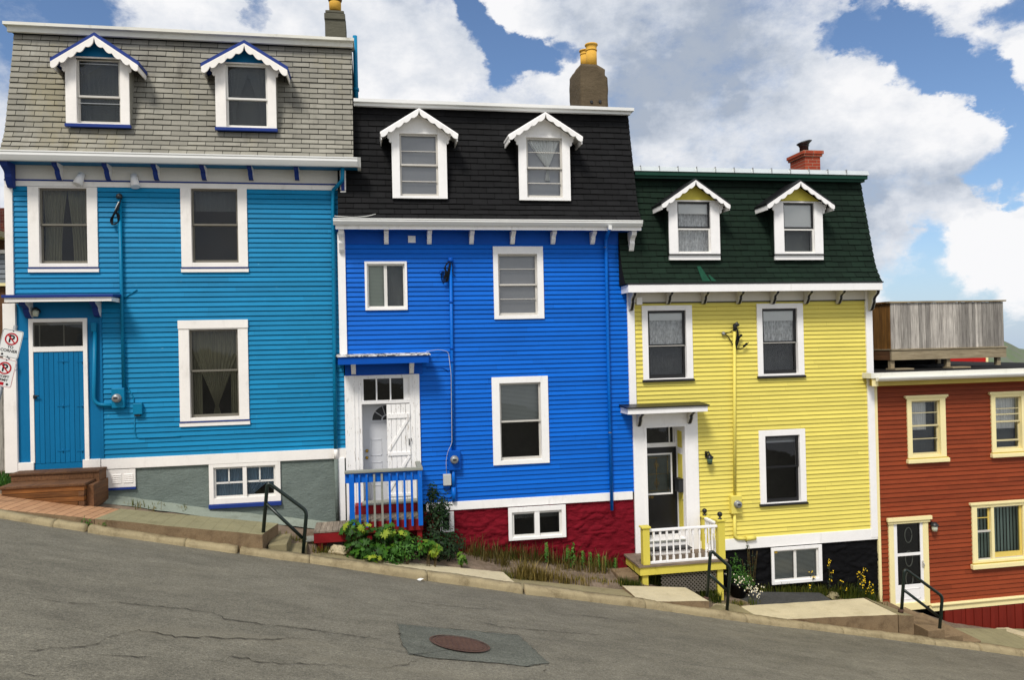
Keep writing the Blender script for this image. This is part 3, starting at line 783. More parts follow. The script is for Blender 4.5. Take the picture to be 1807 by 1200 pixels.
def rough_wall(root, name, mat, x0, x1, zb, z1, holes, amp, sc, y=0.0, step=.05, top=None):
    nx = max(2, int((x1-x0)/step)); 
    mb = MB(); zmin = min(zb(x0), zb(x1)) if callable(zb) else zb
    nz = max(2, int((z1-zmin)/step))
    xs = sorted(set([x0+(x1-x0)*i/nx for i in range(nx+1)]) | {h[k] for h in holes for k in (0, 1)})
    zs = sorted(set([zmin+(z1-zmin)*i/nz for i in range(nz+1)]) | {h[k] for h in holes for k in (2, 3)})
    vs = []
    for z in zs:
        for x in xs:
            p = Vector((x*sc, 3.3, z*sc*1.8))
            q_ = p+.35*noise.noise_vector(p*.9); d = noise.fractal(q_, 1.0, 2.0, 5)*amp*.55+amp*.75*(min(1, abs(noise.noise(q_*1.25))*3.2)-.6)+noise.noise(p*6)*amp*.22
            edge = any(abs(x-h[k]) < .01 for h in holes for k in (0, 1)) or any(abs(z-h[k]) < .01 for h in holes for k in (2, 3))
            vs.append((x, y-(0 if edge else max(-.01, d)), z))
    fs = []
    for j in range(len(zs)-1):
        for i in range(len(xs)-1):
            cx_, cz = (xs[i]+xs[i+1])/2, (zs[j]+zs[j+1])/2
            if any(h[0] < cx_ < h[1] and h[2] < cz < h[3] for h in holes): continue
            a = j*len(xs)+i; fs.append((a, a+1, a+1+len(xs), a+len(xs)))
    mb.add(vs, fs, .5, True)
    return mb.build(name, mat, root, fixn=False)

def canopy(root, u0, u1, vtop, vfb, dep, slab_m, fas_m, slab_h, brk, soff_m, proud=.05):
    """small door hood; vtop/vfb = top of slab and bottom of fascia at mid-width on the front plane"""
    y = -dep; um = (u0+u1)/2
    x0, x1 = P(u0, vtop, y)[0], P(u1, vtop, y)[0]; zt = P(um, vtop, y)[1]; zf = P(um, vfb, y)[1]
    can = MB().yz(x0, x1, [(y-.02, zt-slab_h), (y-.02, zt-.006), (-.003, zt+.03), (-.003, zt+.03-slab_h)]).build('canopy', slab_m, root, bevel=.003)
    f = MB(); e = .035
    f.box(x0+e, x1-e, y+.01, y+.04, zf, zt-slab_h-.001)
    for a, b in ((x0+e, x0+e+.025), (x1-e-.025, x1-e)): f.box(a, b, y+.041, -.003, zf, zt-slab_h-.001)
    f.build('fascia', fas_m, can)
    bx('soffit', soff_m, can, x0+e+.026, x1-e-.026, y+.042, -.004, zf+.03, zf+.045)
    for (uu, vb_, mat, w, side) in brk:
        xx = P(uu, (vfb+vb_)/2, -dep*.5)[0]
        bracket(can, mat, xx, w, zf+.03, P(uu, vb_, -.02)[1], dep*.62, -.004, side, .46 if side and side[1] is NAVY else .26)
    return can, (x0, x1, zf, zt)

def meter(root, rect, mat, cc, y=0.0, dep=.13, r=.075):
    b = bx('meter_box', mat, root, rect[0], rect[1], y-dep, y-.004, rect[2], rect[3], bevel=.012)
    g = MB(); g.lathe((cc[0], y-dep, cc[1]), [(r*1.12, -.004), (r*1.12, .02), (r, .022), (r, .07), (r*.8, .085), (.001, .088)], 20, axis='y')
    g.build('meter_dial', [GALV], b)
    k = MB(); k.box(cc[0]-r*.5, cc[0]+r*.5, y-dep-.0895, y-dep-.0885, cc[1]-.012, cc[1]+.022); k.build('meter_display', DARKM, b)
    return b
def smooth_path(pts, n=8):
    """Catmull-Rom through points"""
    q = [Vector(p) for p in pts]; q = [q[0]*2-q[1]]+q+[q[-1]*2-q[-2]]; out = []
    for i in range(1, len(q)-2):
        for j in range(n):
            t = j/n; a, b, c, d = q[i-1:i+3]
            out.append(.5*((2*b)+(-a+c)*t+(2*a-5*b+4*c-d)*t*t+(-a+3*b-3*c+d)*t**3))
    out.append(q[-2]); return out
def bend_path(pts, r=.06, n=6):
    """straight pipe runs with rounded elbows"""
    q = [Vector(p) for p in pts]; out = [q[0]]
    for i in range(1, len(q)-1):
        a, b = (q[i-1]-q[i]), (q[i+1]-q[i]); rr = min(r, a.length*.45, b.length*.45)
        p0, p1 = q[i]+a.normalized()*rr, q[i]+b.normalized()*rr
        for j in range(n+1):
            t = j/n; out.append(p0*(1-t)**2+q[i]*2*t*(1-t)+p1*t*t)
    out.append(q[-1]); return out
def pipe(root, name, mat, pts, r, bend=.06, label=None):
    return MB().tube(bend_path(pts, bend), r, 10).build(name, mat, root, label=label)
def text_mesh(body, size, mat, parent, loc, rot, name='lettering', depth=.001, bold=0.0):
    cu = bpy.data.curves.new(name, 'FONT'); cu.body = body; cu.size = size; cu.align_x = 'CENTER'; cu.align_y = 'CENTER'; cu.extrude = depth; cu.offset = bold
    t = bpy.data.objects.new(name+'_tmp', cu); C.objects.link(t)
    me = bpy.data.meshes.new_from_object(t.evaluated_get(bpy.context.evaluated_depsgraph_get()))
    bpy.data.objects.remove(t); me.materials.clear(); me.materials.append(mat)
    o = bpy.data.objects.new(name, me); C.objects.link(o); o.parent = parent; o.location = loc; o.rotation_euler = rot
    W[o.name] = np.array(W[parent.name])+np.array(loc); return o

# ================================================================== GROUND
KP = [(-60, 905), (0, 913), (57.6, 924), (129.5, 935), (187, 946), (259, 957), (380, 974.7), (566.7, 999), (740, 1027), (860, 1043), (928, 1053), (1129, 1074), (1260, 1094), (1439, 1115), (1618, 1135), (1735, 1150), (1807, 1159), (1880, 1168)]
YK = -2.08
_k = np.array([P(u, v, YK) for u, v in KP])
_c = np.polyfit(_k[:, 0], _k[:, 1], 1)
_kz = np.polyval(_c, _k[:, 0])*.35+_k[:, 1]*.65
LAT = .115
def kz(x):                                # road level at the kerb
    if x <= _k[0, 0]: return _kz[0]+_c[0]*(max(x, -60)-_k[0, 0])
    if x >= _k[-1, 0]: return _kz[-1]+_c[0]*(min(x, 60)-_k[-1, 0])
    return float(np.interp(x, _k[:, 0], _kz))
def roadz(x, y):
    r = kz(x)+LAT*(YK-max(y, -13.0))*(1 if y < YK else 0)
    return r+(.012*noise.fractal(Vector((x*.8, y*.8, 1)), 1, 2, 3) if -9 < x < 17 and y > -13 else 0)
def road_hit(u, v):
    d = ray(u, v); t = .01
    lo, hi = 2.0/FPX, 40.0/FPX
    for _ in range(50):
        t = (lo+hi)/2; x, y, z = t*d[0], -DIST+t*d[1], EYE+t*d[2]
        if z > roadz(x, y): lo = t
        else: hi = t
    return (t*d[0], -DIST+t*d[1], EYE+t*d[2])
# road sheet
mb = MB()
xs = sorted(set(list(np.arange(-60, -9, 3.0))+list(np.arange(-9, 17, .16))+list(np.arange(17, 61, 3.0))))
ys = sorted(set(list(np.arange(-46, -13, 3.0))+list(np.arange(-13, -2.0, .16))+[-1.95]))
vs = [(x, y, roadz(x, y)) for y in ys for x in xs]
nx = len(xs)
mb.add(vs, [(j*nx+i, j*nx+i+1, (j+1)*nx+i+1, (j+1)*nx+i) for j in range(len(ys)-1) for i in range(nx-1)], .5, True)
mb.build('road', ASPH, kind='structure', origin=(0, -6, 0), fixn=False)
def road_poly(pts, lift):
    return [(x, y, roadz(x, y)+lift) for x, y, z in (road_hit(u, v) for u, v in pts)]
# asphalt patch around the manhole
pp = [(701, 1102), (760, 1108), (830, 1114), (915, 1122), (940, 1145), (968, 1172), (930, 1178), (880, 1172), (800, 1166), (742, 1160), (722, 1156), (708, 1135)]
pq = road_poly(pp, .016); cx_ = np.mean([p[0] for p in pq]); cy_ = np.mean([p[1] for p in pq])
mb = MB(); vs = []; fs = []; nr = 7
dense = []
for a, b in zip(pq, pq[1:]+pq[:1]):
    for k in range(5): dense.append((a[0]+(b[0]-a[0])*k/5+U(-.012, .012), a[1]+(b[1]-a[1])*k/5+U(-.012, .012)))
for j in range(nr+1):
    for (x, y) in dense:
        xx, yy = cx_+(x-cx_)*(j+.001)/nr, cy_+(y-cy_)*(j+.001)/nr; vs.append((xx, yy, roadz(xx, yy)+.007))
m_ = len(dense)
fs = [(j*m_+i, j*m_+(i+1) % m_, (j+1)*m_+(i+1) % m_, (j+1)*m_+i) for j in range(nr) for i in range(m_)]
mb.add(vs, fs, .5, True); mb.build('road_patch', ASPH2, kind='structure', fixn=False)
# manhole cover
a, b = road_hit(758, 1133), road_hit(863, 1142); mc = ((a[0]+b[0])/2, (a[1]+b[1])/2-.02); mr = abs(b[0]-a[0])/2
sl = (roadz(mc[0]+.3, mc[1])-roadz(mc[0]-.3, mc[1]))/.6; z0m = (roadz(mc[0]+.3, mc[1])+roadz(mc[0]-.3, mc[1]))/2-.004
mh = thing('manhole_cover', (mc[0], mc[1], roadz(*mc)), 'rusty round iron manhole cover in the dark asphalt patch of the road', 'manhole cover')
def disc(r0, r1, lift, n=48):
    vs = []
    for r in (r0, r1):
        for i in range(n):
            x, y = mc[0]+r*math.cos(2*math.pi*i/n), mc[1]+r*math.sin(2*math.pi*i/n); vs.append((x, y, z0m+sl*(x-mc[0])-LAT*(y-mc[1])+lift))
    return vs, [(i, (i+1) % n, n+(i+1) % n, n+i) for i in range(n)]
mb = MB(); mb.add(*disc(mr*.93, mr, .022)); mb.add(*disc(mr*.80, mr*.92, .0165)); mb.add(*disc(.001, mr*.80, .0195))
for i in range(-4, 5):
    for j in range(-4, 5):
        x, y = mc[0]+i*mr*.17, mc[1]+j*mr*.17
        if math.hypot(x-mc[0], y-mc[1]) > mr*.72: continue
        z = z0m+sl*(x-mc[0])-LAT*(y-mc[1])+.0195
        mb.box(x-mr*.05, x+mr*.05, y-mr*.05, y+mr*.05, z-.004, z+.006)
for i in range(40):
    t = 2*math.pi*i/40; x, y = mc[0]+mr*.86*math.cos(t), mc[1]+mr*.86*math.sin(t); z = z0m+sl*(x-mc[0])-LAT*(y-mc[1])+.0168
    mb.box(x-.012, x+.012, y-.012, y+.012, z, z+.002)
mb.build('cover_plate', RUST, mh, fixn=False)
# cracks traced along the road
def crack(paths, w0):
    mb = MB()
    for pts in paths:
        q = [road_hit(u, v) for u, v in pts]; line = []
        for a, b in zip(q, q[1:]):
            n = max(2, int(math.dist(a, b)/.06))
            line += [(a[0]+(b[0]-a[0])*k/n, a[1]+(b[1]-a[1])*k/n) for k in range(n)]
        vs = []
        for i, (x, y) in enumerate(line):
            w = w0*U(.25, 1.3)*(min(1, (i+1)/6, (len(line)-i)/6)); jx, jy = U(-.02, .02), U(-.03, .03)
            for sg in (-1, 1): vs.append((x+jx, y+jy+sg*w, roadz(x+jx, y+jy+sg*w)+.0095))
        mb.add(vs, [(2*i, 2*i+2, 2*i+3, 2*i+1) for i in range(len(line)-1)])
    return mb.build('road_crack', CRACK, kind='structure', fixn=False)
crack([[(-5, 1150), (25, 1152), (100, 1146), (165, 1141), (200, 1124), (240, 1114), (275, 1118), (310, 1126), (400, 1128), (470, 1130), (560, 1128)],
       [(165, 1157), (240, 1161), (280, 1162), (300, 1168)], [(340, 1163), (395, 1171), (412, 1160), (470, 1172), (600, 1176), (640, 1181)],
       [(180, 1062), (260, 1070), (330, 1077), (380, 1083), (398, 1095), (470, 1104), (540, 1112), (600, 1120), (660, 1128), (690, 1131)],
       [(30, 1188), (80, 1196), (130, 1192)], [(60, 1058), (130, 1066), (200, 1070)]], .009)
crack([[(825, 1088), (840, 1096), (885, 1108), (940, 1113), (1000, 1118), (1080, 1124)], [(886, 1108), (884, 1119)], [(745, 1160), (720, 1175), (690, 1180), (650, 1181)],
       [(970, 1172), (985, 1184), (1005, 1196)], [(965, 1176), (960, 1188), (975, 1200)], [(1000, 1085), (1080, 1094), (1150, 1104)], [(700, 1060), (800, 1072), (900, 1080)]], .008)
crack([pp+[pp[0]]], .007)
# kerb stones
mb = MB(); x = _k[0, 0]
step = .05
joints = [P(155, 944, YK)[0], P(423, 978, YK)[0], P(439, 980, YK)[0], P(928, 1053, YK)[0], P(1735, 1150, YK)[0]]
def kerb_section(xa, xb):
    n = max(2, int((xb-xa)/step)); vs = []
    for i in range(n+1):
        x = xa+(xb-xa)*i/n; z = kz(x)
        j = lambda k: .014*noise.noise(Vector((x*3.1, k*7.1, 0)))+.018*noise.noise(Vector((x*13, k*3.3, 4)))
        hk = float(np.interp(x, (-5, -1, .5, 4, 8), (.085, .09, .13, .12, .095)))+.02*noise.noise(Vector((x*.9, 9, 0)))
        vs += [(x, YK+.005+j(1), z-.12), (x, YK+.004+j(2), z+hk*.55), (x, YK+.03+j(3), z+hk*.93+j(4)*.4), (x, YK+.10+j(8)*.5, z+hk+.006+j(5)*.6), (x, YK+.20+j(7)*.6, z+hk+.008+j(6)*.6), (x, YK+.22, z-.12)]
    fs = [(i*6+k, (i+1)*6+k, (i+1)*6+k+1, i*6+k+1) for i in range(n) for k in range(5)]
    fs += [tuple(range(6)), tuple(n*6+k for k in range(6))]
    mb.add(vs, fs, .5, True)
cut = [_k[0, 0]-14]
q = cut[0]
marks = sorted(joints+[cut[0]+1.9*i for i in range(1, 26)])
prev = cut[0]
for m in marks+[_k[-1, 0]+14]:
    gap = .05 if any(abs(m-j) < .01 for j in joints) else .008
    if m-prev > .3: kerb_section(prev, m-gap); prev = m
mb.build('kerb', KERBM, kind='structure')

def slab(name, cor, mat, thick=.45, nx=24, ny=8, amp=.006, seed=0):
    """cor = back-left, back-right, front-right, front-left as (u, v, y); y may come from the road level"""
    c = [np.array(P3(u, v, y)) for u, v, y in cor]
    g = [[None]*(nx+1) for _ in range(ny+1)]
    vs = []
    for j in range(ny+1):
        for i in range(nx+1):
            s, t = i/nx, j/ny
            p = (c[0]*(1-s)+c[1]*s)*(1-t)+(c[3]*(1-s)+c[2]*s)*t
            e = min(i, nx-i, j*2, (ny-j)*2)
            dz = amp*noise.fractal(Vector((p[0]*2, p[1]*2, seed)), 1, 2, 3)-(amp*1.2*abs(noise.noise(Vector((p[0]*9, p[1]*9, seed)))) if e == 0 else 0)
            vs.append((p[0], p[1], p[2]+dz))
    W_ = nx+1
    fs = [(j*W_+i, (j+1)*W_+i, (j+1)*W_+i+1, j*W_+i+1) for j in range(ny) for i in range(nx)]
    mb = MB(); mb.add(vs, fs, .5, False)
    rim = [i for i in range(W_)]+[j*W_+nx for j in range(1, ny+1)]+[ny*W_+i for i in range(nx-1, -1, -1)]+[j*W_ for j in range(ny-1, 0, -1)]
    sv = [vs[i] for i in rim]+[(vs[i][0], vs[i][1], vs[i][2]-thick) for i in rim]; n = len(rim)
    mb.add(sv, [(i, (i+1) % n, n+(i+1) % n, n+i) for i in range(n)], .5, False, mi=1)
    mats = mat if isinstance(mat, list) else [mat, mat]
    return mb.build(name, mats, kind='structure', fixn=False)
YF = -1.875
slab('brick_paving', [(-140, 853, -.72), (213, 899, -.72), (166, 916, YF), (-140, 884, YF)], [PAV, CONF], nx=40)
slab('pavement', [(213.5, 898, -.74), (491, 924, -1.02), (463, 944, YF-.02), (167, 916, YF-.02)], [CONO, CONF])
slab('pavement', [(570, 972, -1.0), (678, 988, -1.15), (675, 1007, YF), (560, 988, YF)], [CONR, CONF], .3, nx=10)
slab('pavement', [(677, 988.5, -1.15), (888, 1010, -1.15), (917, 1036, YF-.03), (674, 1006, YF-.03)], [CONB, CONB], .35)
slab('pavement', [(889, 1020, -1.15), (1100, 1041, -1.15), (1130, 1062, YF), (918, 1039, YF)], [CONR, CONF], .3)
slab('pavement', [(1098, 1034, -1.10), (1209, 1037, -1.10), (1251, 1061, YF-.04), (1131, 1062, YF-.04)], [CONB, CONF], .4, nx=12)
slab('pavement', [(1270, 1063, -.95), (1300, 1067, -1.0), (1350, 1096, YF), (1235, 1083, YF)], [CONR, CONF], .3, nx=10)
slab('pavement', [(1290, 1071, -1.0), (1524, 1056, -.95), (1584, 1085, YF-.06), (1345, 1095, YF-.02)], [CONB, CONF], .7)
slab('pavement', [(1526, 1055, -.9), (1545, 1062, -.6), (1612, 1087, YF-.05), (1586, 1086, YF-.06)], [CONR, CONF], .75, nx=6)
slab('pavement', [(1655, 1108, -.8), (1880, 1112, -.1), (1900, 1160, YF), (1640, 1134, YF)], [CONO, CONF], .3)
# beige strip across the lowest pavement
slab('paving_strip', [(1757, 1109, -.35), (1778, 1108, -.35), (1840, 1124, -1.1), (1812, 1125, -1.1)], [CONB, CONB], .05, nx=6, ny=4)

# bare yard between pavement and houses
FB = [(-140, 850), (0, 864), (180, 882), (230, 886), (380, 908), (480, 918), (600, 932), (700, 955), (800, 972), (900, 984), (1000, 994), (1110, 1002), (1200, 1030), (1290, 1046), (1400, 1048), (1543, 1058), (1600, 1074), (1680, 1098), (1765, 1110), (1880, 1112)]
_b = np.array([P(u, v, 0) for u, v in FB])
def fz(x): return float(np.interp(x, _b[:, 0], _b[:, 1]))
def yardz(x, y):
    t = min(1, max(0, -y/1.72)); a, b = fz(x), kz(x)+.055
    return a+(b-a)*(t**.9)-(.17*min(1, max(0, (-y-.95)/.25)) if x > -2 else 0)
mb = MB(); xs = np.arange(_b[0, 0], 15.5, .1); ys = np.linspace(.12, -1.8, 22)
vs = [(x, y, yardz(x, y)-.015+.02*noise.fractal(Vector((x*2.5, y*2.5, 5)), 1, 2, 4)) for y in ys for x in xs]; nx = len(xs)
mb.add(vs, [(j*nx+i, j*nx+i+1, (j+1)*nx+i+1, (j+1)*nx+i) for j in range(len(ys)-1) for i in range(nx-1)], .5, True)
mb.build('ground', DIRT, kind='structure', fixn=False)
# far ground under and behind the houses
mb = MB(); gx = list(np.arange(-60, 61, 5.0)); gy = [-2.0, 8, 20, 60, 200, 900]
vs = [(x if j < 2 else x*(1+gy[j]/25), y, kz(x)-.3-(0 if j < 2 else 25*(min(1, gy[j]/200)))*(1 if x > 5 else .2)) for j, y in enumerate(gy) for x in gx]; nx = len(gx)
mb.add(vs, [(j*nx+i, j*nx+i+1, (j+1)*nx+i+1, (j+1)*nx+i) for j in range(len(gy)-1) for i in range(nx-1)], .5, True)
mb.build('terrain', stucco('rough_grass_ground', S(104, 112, 70), S(124, 114, 86), 6, .4), kind='structure', fixn=False)
# dark asphalt in front of the yellow house
slab('asphalt_patch', [(1325, 1045, -.12), (1446, 1046, -.12), (1475, 1064, -.95), (1285, 1075, -1.0)], [ASPH3, ASPH3], .1, nx=14, amp=.004)
# concrete steps beside the pavement slab of the blue houses
mb = MB()
xe, ze = P(478, 934, -1.35); xl, zl = P(566, 984, -1.35)
n = 3
for i in range(n):
    a, b = xe+(xl-xe)*(i)/n, xe+(xl-xe)*(i+1)/n; z = ze+(zl-ze)*(i+1)/(n+.15)
    mb.box(a+.002, b+.03, -1.76+.02*i, -1.02, z-.5, z)
mb.build('steps', CONR, kind='structure', bevel=.012)
mb = MB()
xe, ze = P(1600, 1084, -1.2); xl, zl = P(1672, 1122, -1.2)
for i in range(3):
    a, b = xe+(xl-xe)*i/3, xe+(xl-xe)*(i+1)/3; z = ze+(zl-ze)*(i+.75)/3.2
    mb.box(a+.002, b+.06+.12*i, -1.80+.03*i, -.12, z-.5, z)
mb.build('steps', CONF, kind='structure', bevel=.015)
# parged strip at the foot of the cyan house
mb = MB(); xs = np.arange(P(186, 880)[0], P(602, 930)[0], .08)
vs = []
for x in xs:
    t = (x-xs[0])/(xs[-1]-xs[0]); w = .34-.12*t+.05*noise.noise(Vector((x*3, 0, 0)))
    vs += [(x, .0, fz(x)+.09+.02*noise.noise(Vector((x*4, 2, 0)))), (x, -.05-.02*noise.noise(Vector((x*6, 4, 0))), fz(x)+.05), (x, -w, yardz(x, -w)+.005)]
mb.add(vs, [(i*3+k, i*3+3+k, i*3+4+k, i*3+1+k) for i in range(len(xs)-1) for k in (0, 1)], .5, True)
mb.build('parged_footing', PALEP, kind='structure', fixn=False)

# ================================================================== CYAN HOUSE
GRP = 'wooden row houses stepping down the hill'
X0, X1 = P(12, 500)[0], P(608, 600)[0]
h1 = thing('row_house', (X0/2+X1/2, 3, fz(-3)), 'cyan clapboard house with grey shingled mansard roof, two dormers and cyan plank door', 'house', GRP)
zfr = P(305, 332)[1]; zb1, zb0 = P(390, 800.5)[1], P(390, 818.5)[1]
w1 = [R4(70.5, 332.5, 155, 465), R4(338.5, 333.5, 420.5, 463.5), R4(335.5, 581.5, 421.5, 736)]
o1 = [R4(51, 330, 173.5, 471.5), R4(320, 331.5, 437, 471.5), R4(317, 565, 439, 742)]
zcan = P(105, 533)[1]
door_zone = (X0-.1, P(181, 690)[0], zb0-.2, zcan+.02)
xcb = P(25, 430)[0]
siding(h1, CYAN, xcb-.01, X1-.02, zb1-.01, zfr+.01, .0915, w1+[door_zone])
shell(h1, ROOM, X0, X1, zb0-1.2, P(300, 290)[1])
# frieze, band, corner boards
zg0, zg1 = P(300, 290, -.36)[1], P(300, 275, -.36)[1]
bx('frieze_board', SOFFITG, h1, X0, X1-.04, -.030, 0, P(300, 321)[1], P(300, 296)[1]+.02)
bx('frieze_moulding', NAVY, h1, X0, X1-.04, -.045, -.0, P(300, 323)[1], P(300, 320.5)[1])
bx('frieze_board', WHITE1, h1, X0, X1-.06, -.036, 0, zfr, P(300, 323.2)[1])
bx('soffit', CYANF, h1, X0-.1, P(634, 292, -.4)[0], -.43, 0, zg0+.02, zg0+.05)
bx('base_board', WHITE1, h1, P(180, 820)[0], X1-.005, -.045, 0, zb0, zb1, bevel=.004)
bx('corner_board', WHITE1, h1, X0, xcb, -.05, 0, zcan, zfr-.0, bevel=.004)
bx('corner_board', WHITE1, h1, X0-.05, P(32, 690)[0], -.07, 0, P(20, 834)[1], zcan-.02, bevel=.004)
bx('corner_board', WHITE1, h1, P(600.5, 330)[0], P(611, 330)[0], -.16, -.06, P(606, 358)[1], P(606, 303)[1], bevel=.012)
# gutter and cornice line
gxl, gxr = P(-12, 285, -.42)[0], P(631, 290, -.42)[0]
gutter(h1, GUT, gxl, gxr, -.40, zg0, zg1+.01, .13)
MB().yz(gxr, gxr+.06, [(-.53, zg1+.01), (-.44, zg0), (-.25, zg0-.03), (-.25, zg1+.01)]).build('gutter_end', GUT, h1)
bx('eaves_board', NAVY, h1, gxl, gxr-.03, -.425, -.36, zg1+.012, P(300, 271, -.42)[1])
for i, uu in enumerate((104, 190.7, 276, 360, 442.7, 524)):
    bracket(h1, NAVY, P(uu, 305, -.1)[0], .085, zg0+.02, P(uu, 318.5)[1], .27, -.03, [WHITE1, NAVY], .47)
bracket(h1, NAVY, P(19, 305, -.1)[0], .11, zg0+.02, P(20, 333)[1], .33, -.05)
bracket(h1, NAVY, P(605, 320, -.1)[0], .06, P(605, 300)[1], P(605, 336, -.17)[1], .10, -.16)
# roof
rx0, rx1 = P(-1, 264, -.40)[0], P(622.5, 200, 0)[0]
zr0, zr1 = P(310, 272, -.40)[1], P(325, 69, .27)[1]
cfg1 = dict(cheek=SH1, gable=CYANF, case=WHITE1, sash=SASHG, roof=NAVY, barge=WHITE1, bw=.115, amp=.06, edge=1.0, th=.07, sill=(NAVY, .055, .02))
cfg1['win'] = lambda S: dict(rail=S[2]+(S[3]-S[2])*.42, cur=[('full', SHEERD, .16, 1, None)], bars=[(S[0]+.03, S[1]-.03, S[3]-.09, S[3]-.075), (S[0]+.03, S[1]-.03, S[2]+.36, S[2]+.372)], muntin_mat=GALV)
hA, _ = dormer(h1, (116.5, 229), 219.5, (136, 104, 213, 218), (168, 56), (86, 101), (243, 108), cfg1)
cfg1b = dict(cfg1); cfg1b['sash'] = SASHW
cfg1b['win'] = lambda S: dict(rail=S[2]+(S[3]-S[2])*.46, cur=[('tieback', SHEERD, .14, 1, None), ('full', SHEERD, .22, 1, None)])
hB, _ = dormer(h1, (380.5, 487.5), 226, (399, 114, 472.5, 225), (430.7, 69.5), (354, 110), (508, 117), cfg1b)
mansard(h1, SH1, rx0, rx1, zr0, zr1, .108, .305, [hA, hB])
cz0, cz1 = P(325, 71, .16)[1], P(325, 60.5, .12)[1]
bx('roof_cap', FASC, h1, rx0-.06, rx1+.03, .10, .16, cz0, cz1)
bx('roof_cap', FASC, h1, rx0-.10, rx1+.05, .02, .6, cz1+.001, cz1+.055)
bx('flat_roof', UNDER, h1, rx0, rx1, .17, 7, cz0, cz1-.01)
# chimney with a clay pot, and the vent pipe
yc = 1.3; a = R4(573.5, 33, 610.5, 70, yc)
ch = MB().box(a[0], a[1], yc, yc+.6, a[2]-.6, a[3]).build('chimney', CHIMG, h1, bevel=.02)
b = R4(572, 22, 609, 33, yc-.03); bx('chimney_cap', CHIMG, ch, b[0], b[1], yc-.03, yc+.63, b[2]+.001, b[3], bevel=.015)
b = R4(574, 17, 607, 22, yc); bx('chimney_cap', CHIMG, ch, b[0], b[1], yc, yc+.6, b[2]+.001, b[3], bevel=.015)
pcx, pcz = P(591.5, 17, yc+.25); rp = .125
MB().lathe((pcx, yc+.25, pcz), [(rp*.98, -.03), (rp, .13), (rp*.98, .16)], 20).build('chimney_pot', TERRA, ch)
MB().lathe((pcx, yc+.25, pcz), [(rp*1.02, .16), (rp*1.15, .20), (rp*1.18, .30), (rp*1.0, .34), (rp*.8, .34)], 20).build('pot_rim', TERRAD, ch)
vx = P(627.5, 120, .55)[0]
MB().tube([(vx, .55, P(629, 180, .55)[1]-.3), (vx, .55, P(629, 63, .55)[1])], .045, 12).build('vent_pipe', TEAL, h1)
MB().lathe((vx, .55, P(629, 158, .55)[1]), [(.06, -.03), (.06, .03), (.045, .04)], 12).build('pipe_collar', TEAL, h1)
# windows
sg = (NAVY, .022, .0, .018)
for k, (S_, O_) in enumerate(zip(w1, o1)):
    um = (62 if k == 0 else 378)
    rl = P((112, 379, 378)[k], (396.5, 396.5, 654)[k])[1]
    cur = [[('pair', SHEER, .17, 1, None)], [('full', SHEERD, .2, .28, None)], [('tied', SHEER, .16, 1, None)]][k]
    c = window(h1, O_, S_, WHITE1, JAMB, rail=rl, sill=(NAVY, .024, .01, .014), cur=cur, proud=.045)
    bx('apron', WHITE1, c, O_[0]-.01, O_[1]+.01, -.048, -.003, O_[2]-.095, O_[2]-.026, bevel=.003)
    if k == 2: bx('head_board', WHITE1, c, O_[0]-.008, O_[1]+.008, -.06, -.005, P(378, 579.5)[1], O_[3]+.002, bevel=.003)
# door with plank leaf
dO = R4(54, 562, 157, 815); zt0, zt1 = P(105, 611.5)[1], P(105, 568.5)[1]; zd1 = P(105, 620.5)[1]; dS = (P(61.5, 690)[0], P(149.5, 690)[0])
bx('door_panelling', CYANF, h1, P(31, 690)[0], P(182, 690)[0], -.012, 0, P(105, 835)[1], P(105, 533)[1]-.0)
bx('panel_rail', CYANF, h1, P(31, 690)[0], P(54, 690)[0], -.022, -.01, P(44, 597)[1], P(44, 593)[1])
bx('panel_rail', CYANF, h1, P(158, 690)[0], P(180, 690)[0], -.022, -.01, P(168, 592)[1], P(168, 588.5)[1])
bx('panel_rail', CYANF, h1, P(178.5, 690)[0], P(182.5, 690)[0], -.034, -.01, P(180, 830)[1], P(105, 553)[1])
fm = MB(); fm.box(dO[0], dS[0], -.05, -.012, dO[2], dO[3]); fm.box(dS[1], dO[1], -.05, -.012, dO[2], dO[3]); fm.box(dS[0], dS[1], -.05, -.012, zt1, dO[3]); fm.box(dS[0], dS[1], -.05, -.012, zd1, zt0)
df = fm.build('door_frame', WHITE1, h1, bevel=.004)
z0d, z1d = P(105, 816.5)[1], zd1-.002
dm = MB(); n = 10; ww = (dS[1]-dS[0])/n
for i in range(n): dm.box(dS[0]+i*ww+.003, dS[0]+(i+1)*ww-.0015, -.034-.003*(i % 2), -.0125, z0d, z1d, rnd())
door = dm.build('door', CYANF, h1, bevel=.003, label='cyan plank door with strap hinges')
for vv in (638, 716, 795):
    for uu in (113, 147):
        xx, zz = P(uu, vv); hm = MB(); hm.box(xx-.10, xx+.10, -.043, -.035, zz-.008, zz+.008); hm.lathe((xx, -.04, zz-.03), [(.011, 0), (.011, .06)], 8); hm.build('hinge', CYANF, door)
xx, zz = P(63.5, 700); MB().box(xx-.02, xx+.02, -.07, -.034, zz-.035, zz+.03).tube([(xx-.01, -.08, zz+.01), (xx+.08, -.085, zz+.012)], .011, 8).build('handle', DARKM, door)
bx('threshold', CYANF, h1, dS[0], dS[1], -.03, -.0125, P(105, 833)[1], z0d-.004)
tm = MB(); tm.add([(dS[0], -.014, zt0), (dS[1], -.014, zt0), (dS[1], -.014, zt1), (dS[0], -.014, zt1)], [(0, 1, 2, 3)])
tr = MB(); fx = dS[0]; 
t_ = bx('transom', ROOM, h1, dS[0], dS[1], -.0125, -.0122, zt0, zt1)
tb = MB()
for q in (dS[0], dS[0]+.09, dS[1]-.33, dS[1]-.02): tb.box(q, q+.02, -.0200, -.0165, zt0, zt1)
tb.box(dS[0], dS[1], -.0215, -.0205, zt1-.05, zt1)
